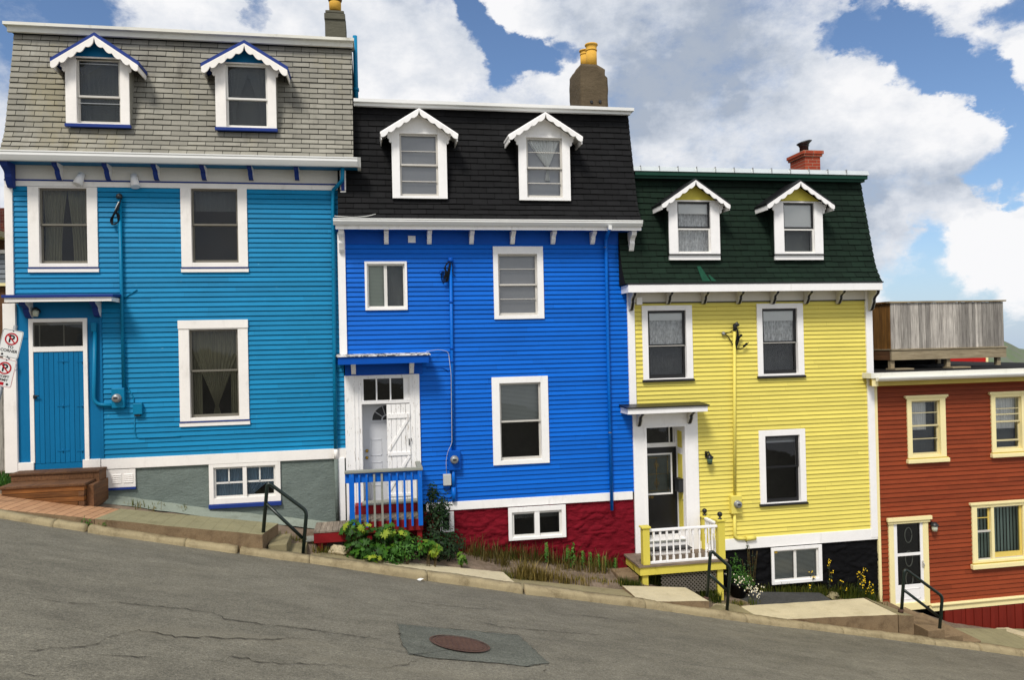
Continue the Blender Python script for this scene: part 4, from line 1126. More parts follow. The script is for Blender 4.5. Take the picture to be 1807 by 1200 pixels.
tb.build('glazing_bar', JAMB, t_); tm.v = [(x, -.023, z) for x, y, z in tm.v]; tm.build('pane', GLASS, t_, fixn=False)
for ua, ub, va, vb in ((33.5, 62, 816, 834.5), (148, 179, 810, 831)):
    q = R4(ua, va, ub, vb); bx('plinth_block', WHITE1, h1, q[0], q[1], -.06, -.013, q[2], q[3], bevel=.006)
canopy(h1, 2.7, 200, 519, 532, .52, NAVY, WHITE1, .055, [(42, 561, WHITE1, .10, [WHITE1, NAVY]), (165, 559, WHITE1, .10, [WHITE1, NAVY])], CYANF)
# porch lamp under the canopy
lx, lz = P(62, 551, -.12); lm = MB().lathe((lx, -.012, lz+.02), [(.05, 0), (.05, .03), (.02, .05)], 14, axis='y').build('lamp', DARKM, h1)
MB().lathe((lx, -.10, lz-.075), [(.035, 0), (.05, .05), (.05, .10), (.02, .12)], 14).build('lamp_shade', LAMPG, lm)
MB().lathe((lx, -.10, lz+.045), [(.055, 0), (.055, .012), (.02, .05)], 14).build('lamp_cap', DARKM, lm)
# small house number plaque
xx, zz = P(25.5, 648, -.07); q = bx('house_number', SIGNW, h1, xx-.035, xx+.035, -.083, -.0705, zz-.048, zz+.048)
bx('plaque_border', NAVY, q, xx-.04, xx+.04, -.078, -.0705, zz-.053, zz+.053); text_mesh('5', .085, NAVY, q, (0, -.0075, .048), (R(90), 0, 0), 'numeral')
# flood lamps under the frieze
for uu, va, vb, tl in ((138.5, 306, 326, -.05), (238.5, 307.5, 330, .03)):
    xx, za = P(uu, va, -.10); zz = P(uu, vb, -.10)[1]
    m_ = MB(); m_.tube([(xx-tl, -.07, za), (xx+tl*.3, -.13, zz)], [.055, .082], 16); fl = m_.build('flood_lamp', WHITE3, h1)
    MB().tube([(xx-tl, -.03, za-.03), (xx-tl, -.08, za-.03)], .035, 10).build('lamp_base', WHITE3, fl)
# service mast, meter and conduits
mx_ = P(217, 500)[0]
pipe(h1, 'service_mast', TEAL, [(mx_-.01, -.07, P(214, 352)[1]), (mx_, -.07, P(217, 690)[1])], .030)
wx, wz = P(213, 348); wh = MB().lathe((wx, -.08, wz-.04), [(.045, 0), (.06, .03), (.045, .08), (.01, .10)], 12).build('weatherhead', DARKM, h1)
cb = MB()
for k in range(3):
    q = [P3(213, 352, -.1), P3(206+k, 366+2*k, -.14), P3(199+k, 380, -.12), P3(195+k*2, 388, -.09), P3(198+k, 396, -.1), P3(208, 391, -.1), P3(210-k*2, 378, -.12), P3(201+k*2, 376, -.11)]
    cb.tube(smooth_path(q), .010, 6)
cb.build('service_cable', CABLE, h1)
MB().tube(smooth_path([P3(210, 356, -.11), P3(205, 368, -.13), P3(203, 376, -.12)]), .016, 6).build('cable_clamp', WCABLE, h1)
meter(h1, R4(200.5, 684.5, 223.5, 719.5), TEAL, P(210.5, 702), r=.07)
q = R4(237, 711, 253.5, 731); bx('junction_box', TEAL, h1, q[0], q[1], -.1, -.02, q[2], q[3], bevel=.012)
bx('junction_box_base', DARKM, h1, q[0]+.02, q[1]-.04, -.08, -.02, q[2]-.03, q[2]-.002)
q = R4(163, 569, 172.5, 586); bx('conduit_fitting', TEAL, h1, q[0], q[1], -.10, -.034, q[2], q[3], bevel=.02)
pipe(h1, 'conduit', TEAL, [P3(167.5, 585, -.07), P3(165.5, 714, -.07), P3(201, 715.5, -.07)], .034, .16)
pipe(h1, 'wire', TEAL, [P3(219, 670, -.03), P3(229, 690, -.03), P3(236, 702, -.03), P3(237, 712, -.03)], .009, .1)
pipe(h1, 'wire', TEAL, [P3(220, 526, -.03), P3(232, 517, -.03), P3(242, 511, -.03)], .010, .1)
pipe(h1, 'wire', TEAL, [P3(237, 735, -.03), P3(238, 765, -.03), P3(242, 773, -.03), P3(300, 771, -.025), P3(318, 770, -.025)], .008, .1)
# downpipe in the colours of the wall it crosses
dxu = lambda v: 587.5+(v-340)*.0085
pipe(h1, 'downpipe', TEAL, [P3(604.5, 292, -.36), P3(604, 318, -.30), P3(587.5, 336, -.09), P3(dxu(600), 600, -.09), (P(dxu(700), 700, -.09)[0], -.09, zb1)], .036, .05)
pipe(h1, 'downpipe', WHITE1, [(P(dxu(700), 700, -.09)[0], -.09, zb1-.001), (P(dxu(700), 700, -.09)[0], -.09, zb0)], .036, label='white painted stretch of downpipe')
pipe(h1, 'downpipe', STUC1, [(P(dxu(700), 700, -.09)[0], -.09, zb0-.001), (P(dxu(700), 700, -.09)[0]+.01, -.09, P(592, 922, -.09)[1])], .036, label='grey painted stretch of downpipe')
bm_ = MB()
for vv in (475, 580, 690): 
    xx, zz = P(dxu(vv), vv, -.09); bm_.lathe((xx, -.09, zz), [(.040, 0), (.040, .02)], 10)
bm_.build('pipe_clip', TEAL, h1)
# foundation with vent and basement window
bwS, bwO = R4(377.5, 823, 486.5, 877), R4(369.5, 816, 495.5, 887)
rough_wall(h1, 'foundation', STUC1, P(32, 840)[0], X1+.02, lambda x: fz(x)-.35, zb0+.01, [bwS], .010, 1.6)
xm = (bwS[0]+bwS[1])/2; zr_ = P(430, 851)[1]
t = .03
def bars_b(S_, ms, zr, t): return [(m-t/2, m+t/2, zr, S_[3]) for m in ms]
c = window(h1, bwO, bwS, WHITE1, SASHW, mull=[xm], cur=[('full', SHEERB, .1, 1, (bwS[0]+.02, xm-.02, bwS[2], bwS[3])), ('full', SHEERB, .1, 1, (xm+.02, bwS[1]-.02, bwS[2]+.22, bwS[3])), ('tieback', SHEERB, .11, 1, (xm+.02, bwS[1]+.12, bwS[2]-.05, bwS[2]+.24))],
           bars=[(bwS[0]+.03, xm-.03, zr_-.016, zr_+.016), (xm+.03, bwS[1]-.03, zr_-.012, zr_+.020)]+[(m-.012, m+.012, zr_, bwS[3]-.02) for m in ((bwS[0]*.52+xm*.48), (bwS[1]*.48+xm*.52))], sill=(NAVY, .075, .01, .03), recess=.05)
bx('mullion', WHITE1, c, xm-.035, xm+.035, -.03, .02, bwS[2], bwS[3])
q = R4(188, 828, 240, 860); v_ = bx('vent_panel', WHITE1, h1, q[0], q[1], -.035, -.0, q[2], q[3], bevel=.004)
lv = MB()
for a in (0, 1):
    gx0 = q[0]+(.10 if a == 0 else .30); 
    for k in range(5): lv.yz(gx0, gx0+.155, [(-.036, q[2]+.085+k*.034), (-.048, q[2]+.085+k*.034), (-.036, q[2]+.085+k*.034+.028)])
lv.build('louvre', WHITE1, v_)
bx('vent_sill', NAVY, h1, q[0]-.02, q[1]+.005, -.05, -.001, q[2]-.04, q[2]-.001)

# ================================================================== BLUE HOUSE
X0, X1 = P(609.5, 600)[0], P(1118, 600)[0]
h2 = thing('row_house', (X0/2+X1/2, 3, fz(2.3)), 'bright blue clapboard house with black shingled mansard roof and half open white door', 'house', GRP)
um = 850
zfr = P(um, 431.5)[1]; zb1, zb0 = P(950, 876.5)[1], P(950, 891)[1]
w2 = [R4(648, 466, 714.5, 543), R4(879, 448.5, 948, 556.5), R4(882, 675.5, 954.5, 811.5)]
o2 = [R4(644, 461.5, 718.5, 547.5), R4(870.5, 435, 958.5, 563), R4(868.5, 664.5, 967.5, 819)]
dOut = R4(610, 661.5, 742, 900)
siding(h2, BLUE_, X0-.02, X1-.02, zb1-.01, zfr+.01, .0915, w2+[(dOut[0]+.02, dOut[1]-.03, zb0-1, dOut[3]-.02)])
shell(h2, ROOM, X0, X1, zb0-1.4, P(um, 400)[1])
zg0, zg1 = P(870, 398.5, -.42)[1], P(870, 388.5, -.42)[1]
zfs = P(870, 405.5, -.38)[1]
bx('frieze_board', BLUEF, h2, X0, X1, -.028, 0, zfr, P(um, 400)[1], bevel=.003)
bx('soffit', BLUEF, h2, P(592, 400, -.3)[0], P(1130, 400, -.3)[0], -.38, 0, zfs+.015, zfs+.04)
bx('eaves_board', WHITE_, h2, P(592, 400, -.38)[0], P(1131, 400, -.38)[0], -.40, -.37, zfs, zg1)
gxl, gxr = P(588, 394, -.45)[0], P(1133.5, 394, -.45)[0]
gutter(h2, GUT, gxl, gxr, -.401, zg0, zg1+.01, .10)
bx('base_board', WHITE_, h2, P(784, 890)[0]-.35, X1-.11, -.045, 0, zb0, zb1, bevel=.004)
xl = P(597.5, 520)[0]
bx('corner_board', WHITE_, h2, xl, P(610.8, 520)[0], -.055, -.002, P(604, 640)[1], P(604, 410)[1], bevel=.004)
bx('corner_board', WHITE_, h2, P(1107, 440)[0], P(1118, 440)[0], -.055, -.002, P(1112, 500)[1], P(1112, 410)[1], bevel=.004)
for uu in (681.6, 757.5, 832, 904.5, 976, 1046):
    bracket(h2, WHITE_, P(uu, 418, -.1)[0], .085, zfs+.01, P(uu, 431.5)[1], .24, -.026)
for uu in (603, 1113): bracket(h2, WHITE_, P(uu, 425, -.1)[0], .10, zfs+.01, P(uu, 446)[1], .28, -.055)
q = R4(720, 416.5, 733, 428.5); v_ = bx('vent', WHITE_, h2, q[0], q[1], -.045, -.027, q[2], q[3])
lv = MB()
for k in range(4): lv.box(q[0]+.02, q[1]-.02, -.055, -.0455, q[2]+.02+k*.025, q[2]+.032+k*.025)
lv.build('louvre', WHITE_, v_)
# roof
rx0, rx1 = P(596, 387, -.40)[0], P(1131.5, 385, -.40)[0]
zr0, zr1 = P(870, 388, -.40)[1], P(870, 192.5, .22)[1]
cfg2 = dict(cheek=SH2, gable=WHITE_, case=WHITE_, sash=SASHG, roof=WHITE_, barge=WHITE_, bw=.085, amp=.045, edge=.6)
cfg2['win'] = lambda S: dict(rail=S[2]+(S[3]-S[2])*.505, cur=[('panel', GREYPANEL, .075, 1, None)], bars=[(S[0]+.03, S[1]-.03, S[2]+.28, S[2]+.295), (S[0]+.03, S[1]-.03, S[3]-.33, S[3]-.318)], muntin_mat=SASHG)
hA, _ = dormer(h2, (691.5, 788.5), 350.5, (705.5, 236.5, 773, 346), (740, 190), (670, 231), (808, 236.5), cfg2)
cfg2b = dict(cfg2)
cfg2b['win'] = lambda S: dict(rail=S[2]+(S[3]-S[2])*.50, cur=[('panel', GREYPANEL, .12, 1, None), ('tri', SHEERW, .085, .70, None)], bars=[(S[0]+.03, S[1]-.03, S[2]+.28, S[2]+.295), (S[0]+.03, S[1]-.03, S[3]-.285, S[3]-.272)], muntin_mat=SASHG)
hB, _ = dormer(h2, (915, 1005.6), 354, (929, 243.5, 992, 348.5), (963, 197), (896.5, 238), (1028, 239.5), cfg2b)
mansard(h2, SH2, rx0, rx1, zr0, zr1, .125, .30, [hA, hB])
cz0, cz1 = P(870, 194, .06)[1], P(870, 188.5, .03)[1]
bx('roof_cap', GUT, h2, P(624, 180, 0)[0], rx1-.01, .04, .12, cz0, cz1)
cz2 = P(870, 181.3, -.02)[1]
bx('roof_cap', GUT, h2, P(624, 180, 0)[0], rx1+.04, -.03, .5, cz1+.004, cz2)
bx('flat_roof', UNDER, h2, rx0, rx1-.04, .1, 7, cz1, cz2+.018)
pipe(h2, 'wire', WCABLE, [P3(590, 381, -.42), P3(625, 383.5, -.40), P3(650, 381, -.39), P3(663, 377.5, -.36)], .008, .2)
# chimney: broken cement cap and two clay pots
yc = .75; a = R4(1025.5, 113, 1072.5, 190, yc)
xs_ = (a[0], a[1]); zt_ = a[3]
cm = MB(); nx, nz = 14, 26
def cp(x, y, z):
    p = Vector((x*3, y*3, z*3)); d = .022*noise.fractal(p, 1, 2, 4); return (x+d, y+d, z+d*.6)
seg = [(a[0], yc), (a[1], yc), (a[1], yc+.95), (a[0], yc+.95)]
vs = []; ring = []
for (p, q_) in zip(seg, seg[1:]+seg[:1]):
    for k in range(10): ring.append((p[0]+(q_[0]-p[0])*k/10, p[1]+(q_[1]-p[1])*k/10))
zb_ = a[2]-.5
for j in range(nz+1):
    z = zb_+(zt_-zb_)*j/nz
    for (x, y) in ring:
        dz = 0
        if j >= nz-2 and x > a[1]-.20: dz = -.10*(j-nz+3)/3*(1 if x > a[1]-.1 else .6)
        xx = x-(.05 if (x > a[1]-.03 and .55 < (z-zb_)/(zt_-zb_) and j > nz-5) else 0)
        vs.append(cp(xx, y, z+dz))
m_ = len(ring)
fs = [(j*m_+i, j*m_+(i+1) % m_, (j+1)*m_+(i+1) % m_, (j+1)*m_+i) for j in range(nz) for i in range(m_)]+[tuple(nz*m_+i for i in range(m_))]
cm.add(vs, fs, .5, True); ch = cm.build('chimney', CHIMC, h2)
hl = MB()
for uu, vv in ((1044, 179), (1059, 178.5)):
    x, z = P(uu, vv, yc-.02); hl.lathe((x, yc-.012, z), [(.001, .0), (.035, .001), (.03, .012)], 9, axis='y')
hl.build('chimney_hole', DARKM, ch)
for uu, v0_, v1_, rr_, yy in ((1044, 111, 78, .115, yc+.3), (1033, 111, 89, .11, yc+.75)):
    x, z0_ = P(uu, v0_, yy); z1_ = P(uu, v1_, yy)[1]; H = z1_-z0_
    pt = MB().lathe((x, yy, z0_), [(rr_, -.1), (rr_, H*.66)], 20).build('chimney_pot', TERRA, ch)
    MB().lathe((x, yy, z0_), [(rr_*1.08, H*.64), (rr_*1.08, H*.69), (rr_*.98, H*.72), (rr_*1.05, H*.9), (rr_*1.22, H*.93), (rr_*1.22, H), (rr_*.9, H)], 20).build('pot_rim', TERRA, pt)
# windows
xm = P(680.5, 500)[0]
window(h2, o2[0], w2[0], WHITE_, SASHW, mull=[xm], st=.03, proud=.05, cur=[('slats', BLINDG, .10, 1, (w2[0][0], xm, w2[0][2], w2[0][3])), ('panel', SHEERD, .14, 1, (xm, w2[0][1], w2[0][2], w2[0][3]))])
zr = P(913, 502.5)[1]
window(h2, o2[1], w2[1], WHITE_, SASHG, rail=zr, proud=.05, cur=[('panel', GREYPANEL, .085, 1, None)], bars=[(w2[1][0]+.03, w2[1][1]-.03, P(913, v)[1]-.006, P(913, v)[1]+.006) for v in (474.5, 527.5)], muntin_mat=SASHG)
zr = P(918, 743.5)[1]
window(h2, o2[2], w2[2], WHITE_, SASHG, rail=zr, proud=.05, cur=[('slats', HBLIND, .12, 1, (w2[2][0], w2[2][1], zr, w2[2][3]))])
# door: white surround, transom, fan-lit inner door and a folded-back plank leaf
ds = (P(640, 800)[0], P(724.5, 800)[0]); ztop = P(683, 712)[1]; zt0, zt1 = P(676, 706)[1], P(676, 668)[1]; zsill = P(683, 898)[1]
m_ = MB()
m_.box(dOut[0], ds[0]-.0, -.055, 0, P(625, 922)[1], dOut[3]); m_.box(ds[1], dOut[1], -.055, 0, P(733, 905)[1], dOut[3])
m_.box(ds[0], ds[1], -.052, 0, zt1, dOut[3]-.002); m_.box(ds[0], ds[1], -.06, 0, ztop, zt0)
for q in (P(623, 700)[0], P(630, 700)[0], P(729, 700)[0]): m_.box(q, q+.03, -.066, -.056, P(625, 920)[1], dOut[3]-.003)
dfr = m_.build('door_surround', PEEL, h2, bevel=.004)
bx('pilaster_foot', WHITE_, h2, P(597.5, 860)[0], P(609.3, 860)[0], -.07, -.0, P(605, 918)[1], P(605, 808)[1], bevel=.004)
rv = MB()   # reveal
for a_, b_ in ((ds[0]-.002, ds[0]+.0), (ds[1], ds[1]+.002)): rv.box(a_-.01, b_+.01, 0.001, .30, zsill-.1, zt1)
rv.box(ds[0], ds[1], 0.001, .30, zsill-.1, zsill); rv.box(ds[0], ds[1], .001, .30, ztop, ztop+.03)
rv.build('door_reveal', PEEL, dfr)
tx = [P(u_, 690)[0] for u_ in (641.5, 664.5, 689, 712)]
tb = MB(); tb.box(ds[0], tx[0], -.03, .02, zt0, zt1); tb.box(tx[3], ds[1], -.03, .02, zt0, zt1)
for q in tx[1:3]: tb.box(q-.014, q+.014, -.02, .02, zt0, zt1)
tb.box(tx[0], tx[3], -.02, .02, zt0-.012, zt0); tb.box(tx[0], tx[3], -.02, .02, zt1, zt1+.012)
t_ = tb.build('transom', WHITE_, h2)
pm = MB(); pm.add([(tx[0], .0, zt0), (tx[3], .0, zt0), (tx[3], .0, zt1), (tx[0], .0, zt1)], [(0, 1, 2, 3)]); pm.build('pane', GLASS, t_, fixn=False)
ix0, ix1 = P(641, 800, .28)[0], ds[1]
inn = bx('door', DOORW, h2, ix0, ix1, .26, .30, zsill, ztop, bevel=.004, label='grey white inner door with half round fan light')
pn = MB()
for za, zb in ((.12, .42), (.50, .86), (.98, 1.30)):
    for a_, b_ in ((.16, .40), (.50, .76)):
        x0_, x1_ = ix0+a_*(ix1-ix0), ix0+b_*(ix1-ix0); H = ztop-zsill
        z0_, z1_ = zsill+za*H/2, zsill+zb*H/2
        for q in ((x0_, x1_, z0_, z0_+.018), (x0_, x1_, z1_-.018, z1_), (x0_, x0_+.018, z0_, z1_), (x1_-.018, x1_, z0_, z1_)): pn.box(q[0], q[1], .252, .2598, q[2], q[3])
pn.build('door_panel', DOORW, inn, bevel=.003)
fcx, fcz = P(683, 741, .25); fr_ = P(683, 741, .25)[0]-P(655, 741, .25)[0]
fl = MB(); fl.xz(.250, .2595, [(fcx+fr_*math.cos(R(t)), fcz+fr_*math.sin(R(t))*.98) for t in range(0, 181, 10)]); fl.build('fan_light', DARKM, inn)
fb_ = MB()
for t in range(0, 181, 10):
    a_, b_ = R(t), R(min(180, t+10)); 
    if t < 180:
        for k0, k1 in ((.93, 1.08), (.28, .36)):
            fb_.add([(fcx+fr_*k0*math.cos(a_), .247, fcz+fr_*k0*math.sin(a_)), (fcx+fr_*k1*math.cos(a_), .247, fcz+fr_*k1*math.sin(a_)), (fcx+fr_*k1*math.cos(b_), .247, fcz+fr_*k1*math.sin(b_)), (fcx+fr_*k0*math.cos(b_), .247, fcz+fr_*k0*math.sin(b_))], [(0, 1, 2, 3)])
for t in (36, 72, 108, 144): 
    c_, s_ = math.cos(R(t)), math.sin(R(t)); fb_.tube([(fcx+fr_*.33*c_, .247, fcz+fr_*.33*s_), (fcx+fr_*.95*c_, .247, fcz+fr_*.95*s_)], .009, 6)
fb_.box(fcx-fr_*1.08, fcx+fr_*1.08, .243, .2495, fcz-.035, fcz)
fb_.build('fan_light_bar', DOORW, inn, fixn=False)
for vv in (796, 808): 
    x, z = P(647.5, vv, .24); MB().lathe((x, .258, z), [(.022, 0), (.03, .012), (.014, .02), (.028, .04), (.02, .058), (.001, .062)], 14, axis='y').build('door_knob', BRASS, inn)
lf = (P(683.5, 800, -.05)[0], P(725.5, 800, -.05)[0]); zl0, zl1 = P(704, 893, -.05)[1], P(704, 713, -.05)[1]
lm = MB(); n = 5; ww = (lf[1]-lf[0])/n
for i in range(n): lm.box(lf[0]+i*ww+.003, lf[0]+(i+1)*ww-.003, -.075, -.062, zl0+U(-.01, .03), zl1, rnd())
leaf = lm.build('door_leaf', PEEL, h2, bevel=.003, label='peeling white plank door leaf with diagonal braces')
bm_ = MB()
lz = lambda v: P(704, v, -.08)[1]
for va, vb in ((730, 738), (798, 804), (871, 876)): bm_.box(lf[0]+.01, lf[1]-.01, -.095, -.0755, lz(vb), lz(va))
for va, vb in ((736, 796), (804, 866)):
    d = .045; bm_.xz(-.093, -.0758, [(lf[1]-.05, lz(va)), (lf[1]-.02, lz(va)-d), (lf[0]+.05, lz(vb)), (lf[0]+.02, lz(vb)+d)])
bm_.build('brace', PEEL, leaf, bevel=.003)
x, z = P(722, 780, -.09); MB().tube([(x, -.076, z+.06), (x, -.11, z+.04), (x, -.11, z-.04), (x, -.076, z-.06)], .009, 8).tube([(x+.04, -.076, z+.07), (x+.04, -.10, z+.02)], .008, 8).build('latch', DARKM, leaf)
ths = MB(); zz = [P(665, v)[1] for v in (880, 885, 892, 900)]
bx('threshold', GREYW, h2, ds[0], ds[1], -.04, .26, zsill-.04, zsill+.012)
bx('door_riser', WHITE_, h2, ds[0], ds[1], -.03, .0, zsill-.13, zsill-.042)
canopy(h2, 592.5, 760, 626.5, 642, .50, PEELR, BLUEF, .022, [(623.5, 661, WHITE_, .085, None), (727, 659, WHITE_, .085, None)], BLUEF)
bx('canopy_panel', BLUEF, h2, X0, P(745, 650)[0], -.024, -.003, dOut[3]+.001, P(670, 634)[1])
# mast, meter, boxes, cables
mxu = lambda v: 795.2+(v-460)*.0125
pipe(h2, 'service_mast', PIPEB, [P3(mxu(462), 462, -.07), P3(mxu(796), 796, -.07)], .030, label='blue painted pipe')
bm_ = MB()
for vv in (535, 617, 640): 
    x, z = P(mxu(vv), vv, -.07); bm_.lathe((x, -.07, z), [(.037, 0), (.037, .05)], 10)
bm_.build('pipe_clip', BLUEF, h2)
x, z = P(795, 459, -.08); MB().lathe((x, -.08, z-.04), [(.045, 0), (.06, .03), (.045, .08), (.01, .10)], 12).build('weatherhead', BLUEF, h2)
cb = MB()
for k in range(4):
    cb.tube(smooth_path([P3(794, 460, -.12), P3(787-k, 467+k*2, -.13), P3(786+k, 480, -.12), P3(782+k*2.2, 498-k, -.10), P3(788+k, 493, -.09), P3(791+k, 474, -.11), P3(795, 462, -.11)]), .009, 6)
cb.tube(smooth_path([P3(796, 460, -.1), P3(799, 470, -.1), P3(799, 482, -.1), P3(803, 487, -.07)]), .008, 6)
cb.tube(smooth_path([P3(789, 479, -.09), P3(780, 480, -.08), P3(779, 492, -.05), P3(783, 500, -.05)]), .008, 6)
cb.build('service_cable', CABLE, h2)
x, z = P(779, 480, -.05); MB().box(x-.03, x+.03, -.07, -.01, z-.035, z+.035).build('cable_anchor', BLUEF, h2, bevel=.01)
meter(h2, R4(790.5, 794, 811.5, 828.5), BLUEF, P(801.5, 811, -.1), r=.072)
pipe(h2, 'conduit', PIPEB, [P3(800, 828, -.07), P3(800.5, 862, -.07)], .033); pipe(h2, 'conduit', PIPEB, [P3(800.5, 860, -.07), P3(801, 885, -.07)], .045)
q = R4(781.5, 836, 795.5, 856); bx('utility_box', PLASTIC, h2, q[0], q[1], -.10, -.02, q[2], q[3], bevel=.012)
pipe(h2, 'wire', WCABLE, [P3(792, 627, -.04), P3(796, 660, -.10), P3(797, 740, -.11), P3(797.5, 783, -.11), P3(791, 795, -.10), P3(787, 812, -.05), P3(788, 836, -.05)], .0045, .1)
pipe(h2, 'wire', CABLE, [P3(783, 856, -.05), P3(783, 864, -.05), P3(790, 867, -.05), P3(796, 862, -.05), P3(796, 828, -.05)], .006, .06)
pipe(h2, 'wire', WCABLE, [P3(752, 620, -.25), P3(775, 617, -.05), P3(790, 620, -.04), P3(793, 630, -.04)], .004, .2)
pipe(h2, 'wire', BLUEF, [P3(752, 650, -.03), P3(780, 648, -.03), P3(791, 655, -.03)], .006, .1)
dxu = lambda v: 1068+(v-425)*.0247
pipe(h2, 'downpipe', PIPEB, [P3(1075.5, 403, -.42), P3(1069, 421, -.09), P3(dxu(640), 640, -.085), P3(dxu(901), 901, -.085)], .034, .05, label='blue square downpipe')
bx('gutter_outlet', GUT, h2, P(1072.5, 400, -.47)[0], P(1078, 400, -.47)[0], -.54, -.48, P(1075, 406, -.47)[1], P(1075, 398, -.47)[1], bevel=.006)
bm_ = MB()
for vv in (437, 764): 
    x, z = P(dxu(vv), vv, -.085); bm_.lathe((x, -.085, z), [(.038, 0), (.038, .012)], 10)
bm_.build('pipe_clip', GALV, h2)
# painted stone foundation with windows
bS, bO = R4(902.5, 901, 990, 945), R4(896, 892.5, 997, 950)
sS, sO = R4(779, 908, 794, 936), R4(776, 902.5, 800.5, 938)
rough_wall(h2, 'foundation', STONE2, X0, X1-.08, lambda x: fz(x)-.4, zb0+.01, [bS, sS], .05, 3.4, step=.03)
xm = (bS[0]+bS[1])/2
c = window(h2, bO, bS, WHITE_, SASHW, y=-.06, mull=[xm], st=.045, proud=.03, cur=[('full', SHEERD, .22, .35, None)])
bx('mullion', WHITE_, c, xm-.05, xm+.05, -.08, .02, bS[2], bS[3])
window(h2, sO, sS, WHITE_, SASHW, y=-.05, mull=[], st=.02, proud=.03)

# ================================================================== YELLOW HOUSE
X0, X1 = P(1118, 640)[0], P(1543, 700)[0]
h3 = thing('row_house', (X0/2+X1/2, 3, fz(8)), 'yellow clapboard house with dark green shingled mansard roof, black trimmed windows and black door', 'house', GRP)
zfr = P(1330, 533)[1]; zb1, zb0 = P(1405, 942.5)[1], P(1410, 961)[1]
w3 = [R4(1143, 548, 1210, 667.5), R4(1344.5, 544.5, 1406, 659.5), R4(1350, 768.5, 1410.5, 886.5)]
o3 = [R4(1132.8, 539, 1221, 669.5), R4(1335, 535.5, 1416.5, 663), R4(1339, 758, 1420.5, 887.5)]
DO = R4(1118, 730, 1232, 985); D_S = R4(1141.5, 753.5, 1208.5, 985)
siding(h3, YEL, X0-.02, X1-.1, zb1-.01, zfr+.01, .0905, w3+[(X0-.1, DO[1]-.03, zb0-1, P(1175, 735)[1])])
shell(h3, ROOM, X0, X1, zb0-1.2, P(1330, 505)[1])
zg0, zg1 = P(1330, 514, -.44)[1], P(1330, 500.5, -.44)[1]
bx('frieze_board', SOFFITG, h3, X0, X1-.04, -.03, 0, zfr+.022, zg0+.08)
bx('frieze_moulding', BLACK, h3, X0+.09, X1-.12, -.045, 0, zfr, zfr+.022)
gxl, gxr = P(1108.5, 509, -.45)[0], P(1557, 504, -.45)[0]
bx('eaves_board', WHITE3, h3, gxl, gxr, -.46, -.42, zg0, zg1, bevel=.004)
bx('eaves_return', WHITE3, h3, gxl-.0, gxl+.03, -.418, -.0, zg0+.002, zg1-.002)
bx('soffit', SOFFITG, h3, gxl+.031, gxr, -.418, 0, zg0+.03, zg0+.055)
bx('roof_edge', BLACK, h3, gxl-.02, gxr+.02, -.47, -.30, zg1+.001, zg1+.028)
for uu in (1180, 1243, 1304.5, 1365, 1424, 1481): bracket(h3, BLACK, P(uu, 522, -.1)[0], .085, zg0+.03, P(uu, 536.5)[1], .26, -.03, [SOFFITG, BLACK])
for uu in (1113.5, 1536.5): bracket(h3, BLACK, P(uu, 525, -.1)[0], .09, zg0+.03, P(uu, 548)[1], .30, -.055, [SOFFITG, BLACK])
q = R4(1121, 525, 1130.5, 538); bx('frieze_block', WHITE3, h3, q[0], q[1], -.10, -.031, q[2], q[3])
bx('corner_board', WHITE3, h3, P(1107.5, 620)[0], P(1119.8, 620)[0], -.055, -.001, P(1115, 722)[1], zg0+.03, bevel=.004)
bx('corner_board', WHITE3, h3, P(1530, 740)[0], P(1541.5, 740)[0], -.055, -.001, P(1537, 948)[1], zg0+.03, bevel=.004)
bx('base_board', WHITE3, h3, P(1232, 975)[0], P(1541.5, 740)[0]-.001, -.048, 0, zb0, zb1, bevel=.004)
rx0, rx1 = P(1103, 490, -.40)[0], P(1557.5, 495, -.42)[0]
zr0, zr1 = P(1330, 499.5, -.42)[1], P(1320, 313.5, .25)[1]
cfg3 = dict(cheek=SH3, gable=YELF, case=WHITE3, sash=BLACK, roof=BLACK, barge=WHITE3, bw=.085, amp=.045, edge=.95, sill=(BLACK, .02, .03), apron=(WHITE3, .10))
cfg3['win'] = lambda S: dict(rail=S[2]+(S[3]-S[2])*.50, low_sash=(SASHW, .03), cur=[('full', LACE, .12, 1, None), ('panel', BLINDW, .05, 1, (S[0], S[1], S[3]-.24, S[3])), ('panel', GREYPANEL, .2, 1, None)])
hA, _ = dormer(h3, (1179.5, 1269), 448.5, (1195, 356, 1253, 446), (1228, 314), (1166, 360), (1288, 354.5), cfg3)
cfg3b = dict(cfg3); cfg3b['win'] = lambda S: dict(rail=S[2]+(S[3]-S[2])*.50, low_sash=(SASHW, .03), cur=[('panel', BLINDW, .05, 1, (S[0], S[1], S[2]+(S[3]-S[2])*.48, S[3])), ('panel', SHEERD, .2, 1, None)])
hB, _ = dormer(h3, (1365.5, 1450.7), 448.5, (1382, 358, 1436, 446), (1413, 316.5), (1352, 361), (1472, 355.5), cfg3b)
mansard(h3, SH3, rx0, rx1, zr0, zr1, .128, .31, [hA, hB])
cz0, cz1 = P(1320, 313.5, .08)[1], P(1320, 306, .05)[1]
GREENT = paint('green_trim_paint', S(22, 62, 48), .1, .45, 4)
bx('roof_cap', GREENT, h3, P(1118, 305, .1)[0], rx1-.02, .06, .14, cz0-.05, cz0); bx('roof_cap', GREENT, h3, P(1118, 305, .1)[0], rx1+.01, .0, .14, cz0+.001, cz1)
cz2 = P(1320, 297.5, .0)[1]
MB().yz(P(1118, 300, 0)[0], rx1+.04, [(-.02, cz1+.001), (.45, cz1+.001), (.45, cz2+.02), (.02, cz2+.01)]).build('roof_cap', ALU, h3)
fl = MB()
for i in range(12):
    x = P(1130+i*33, 297, 0)[0]; fl.box(x-.006, x+.006, -.03, .02, cz1+.005, cz2+.02)
fl.build('flashing_clip', GALV, h3)
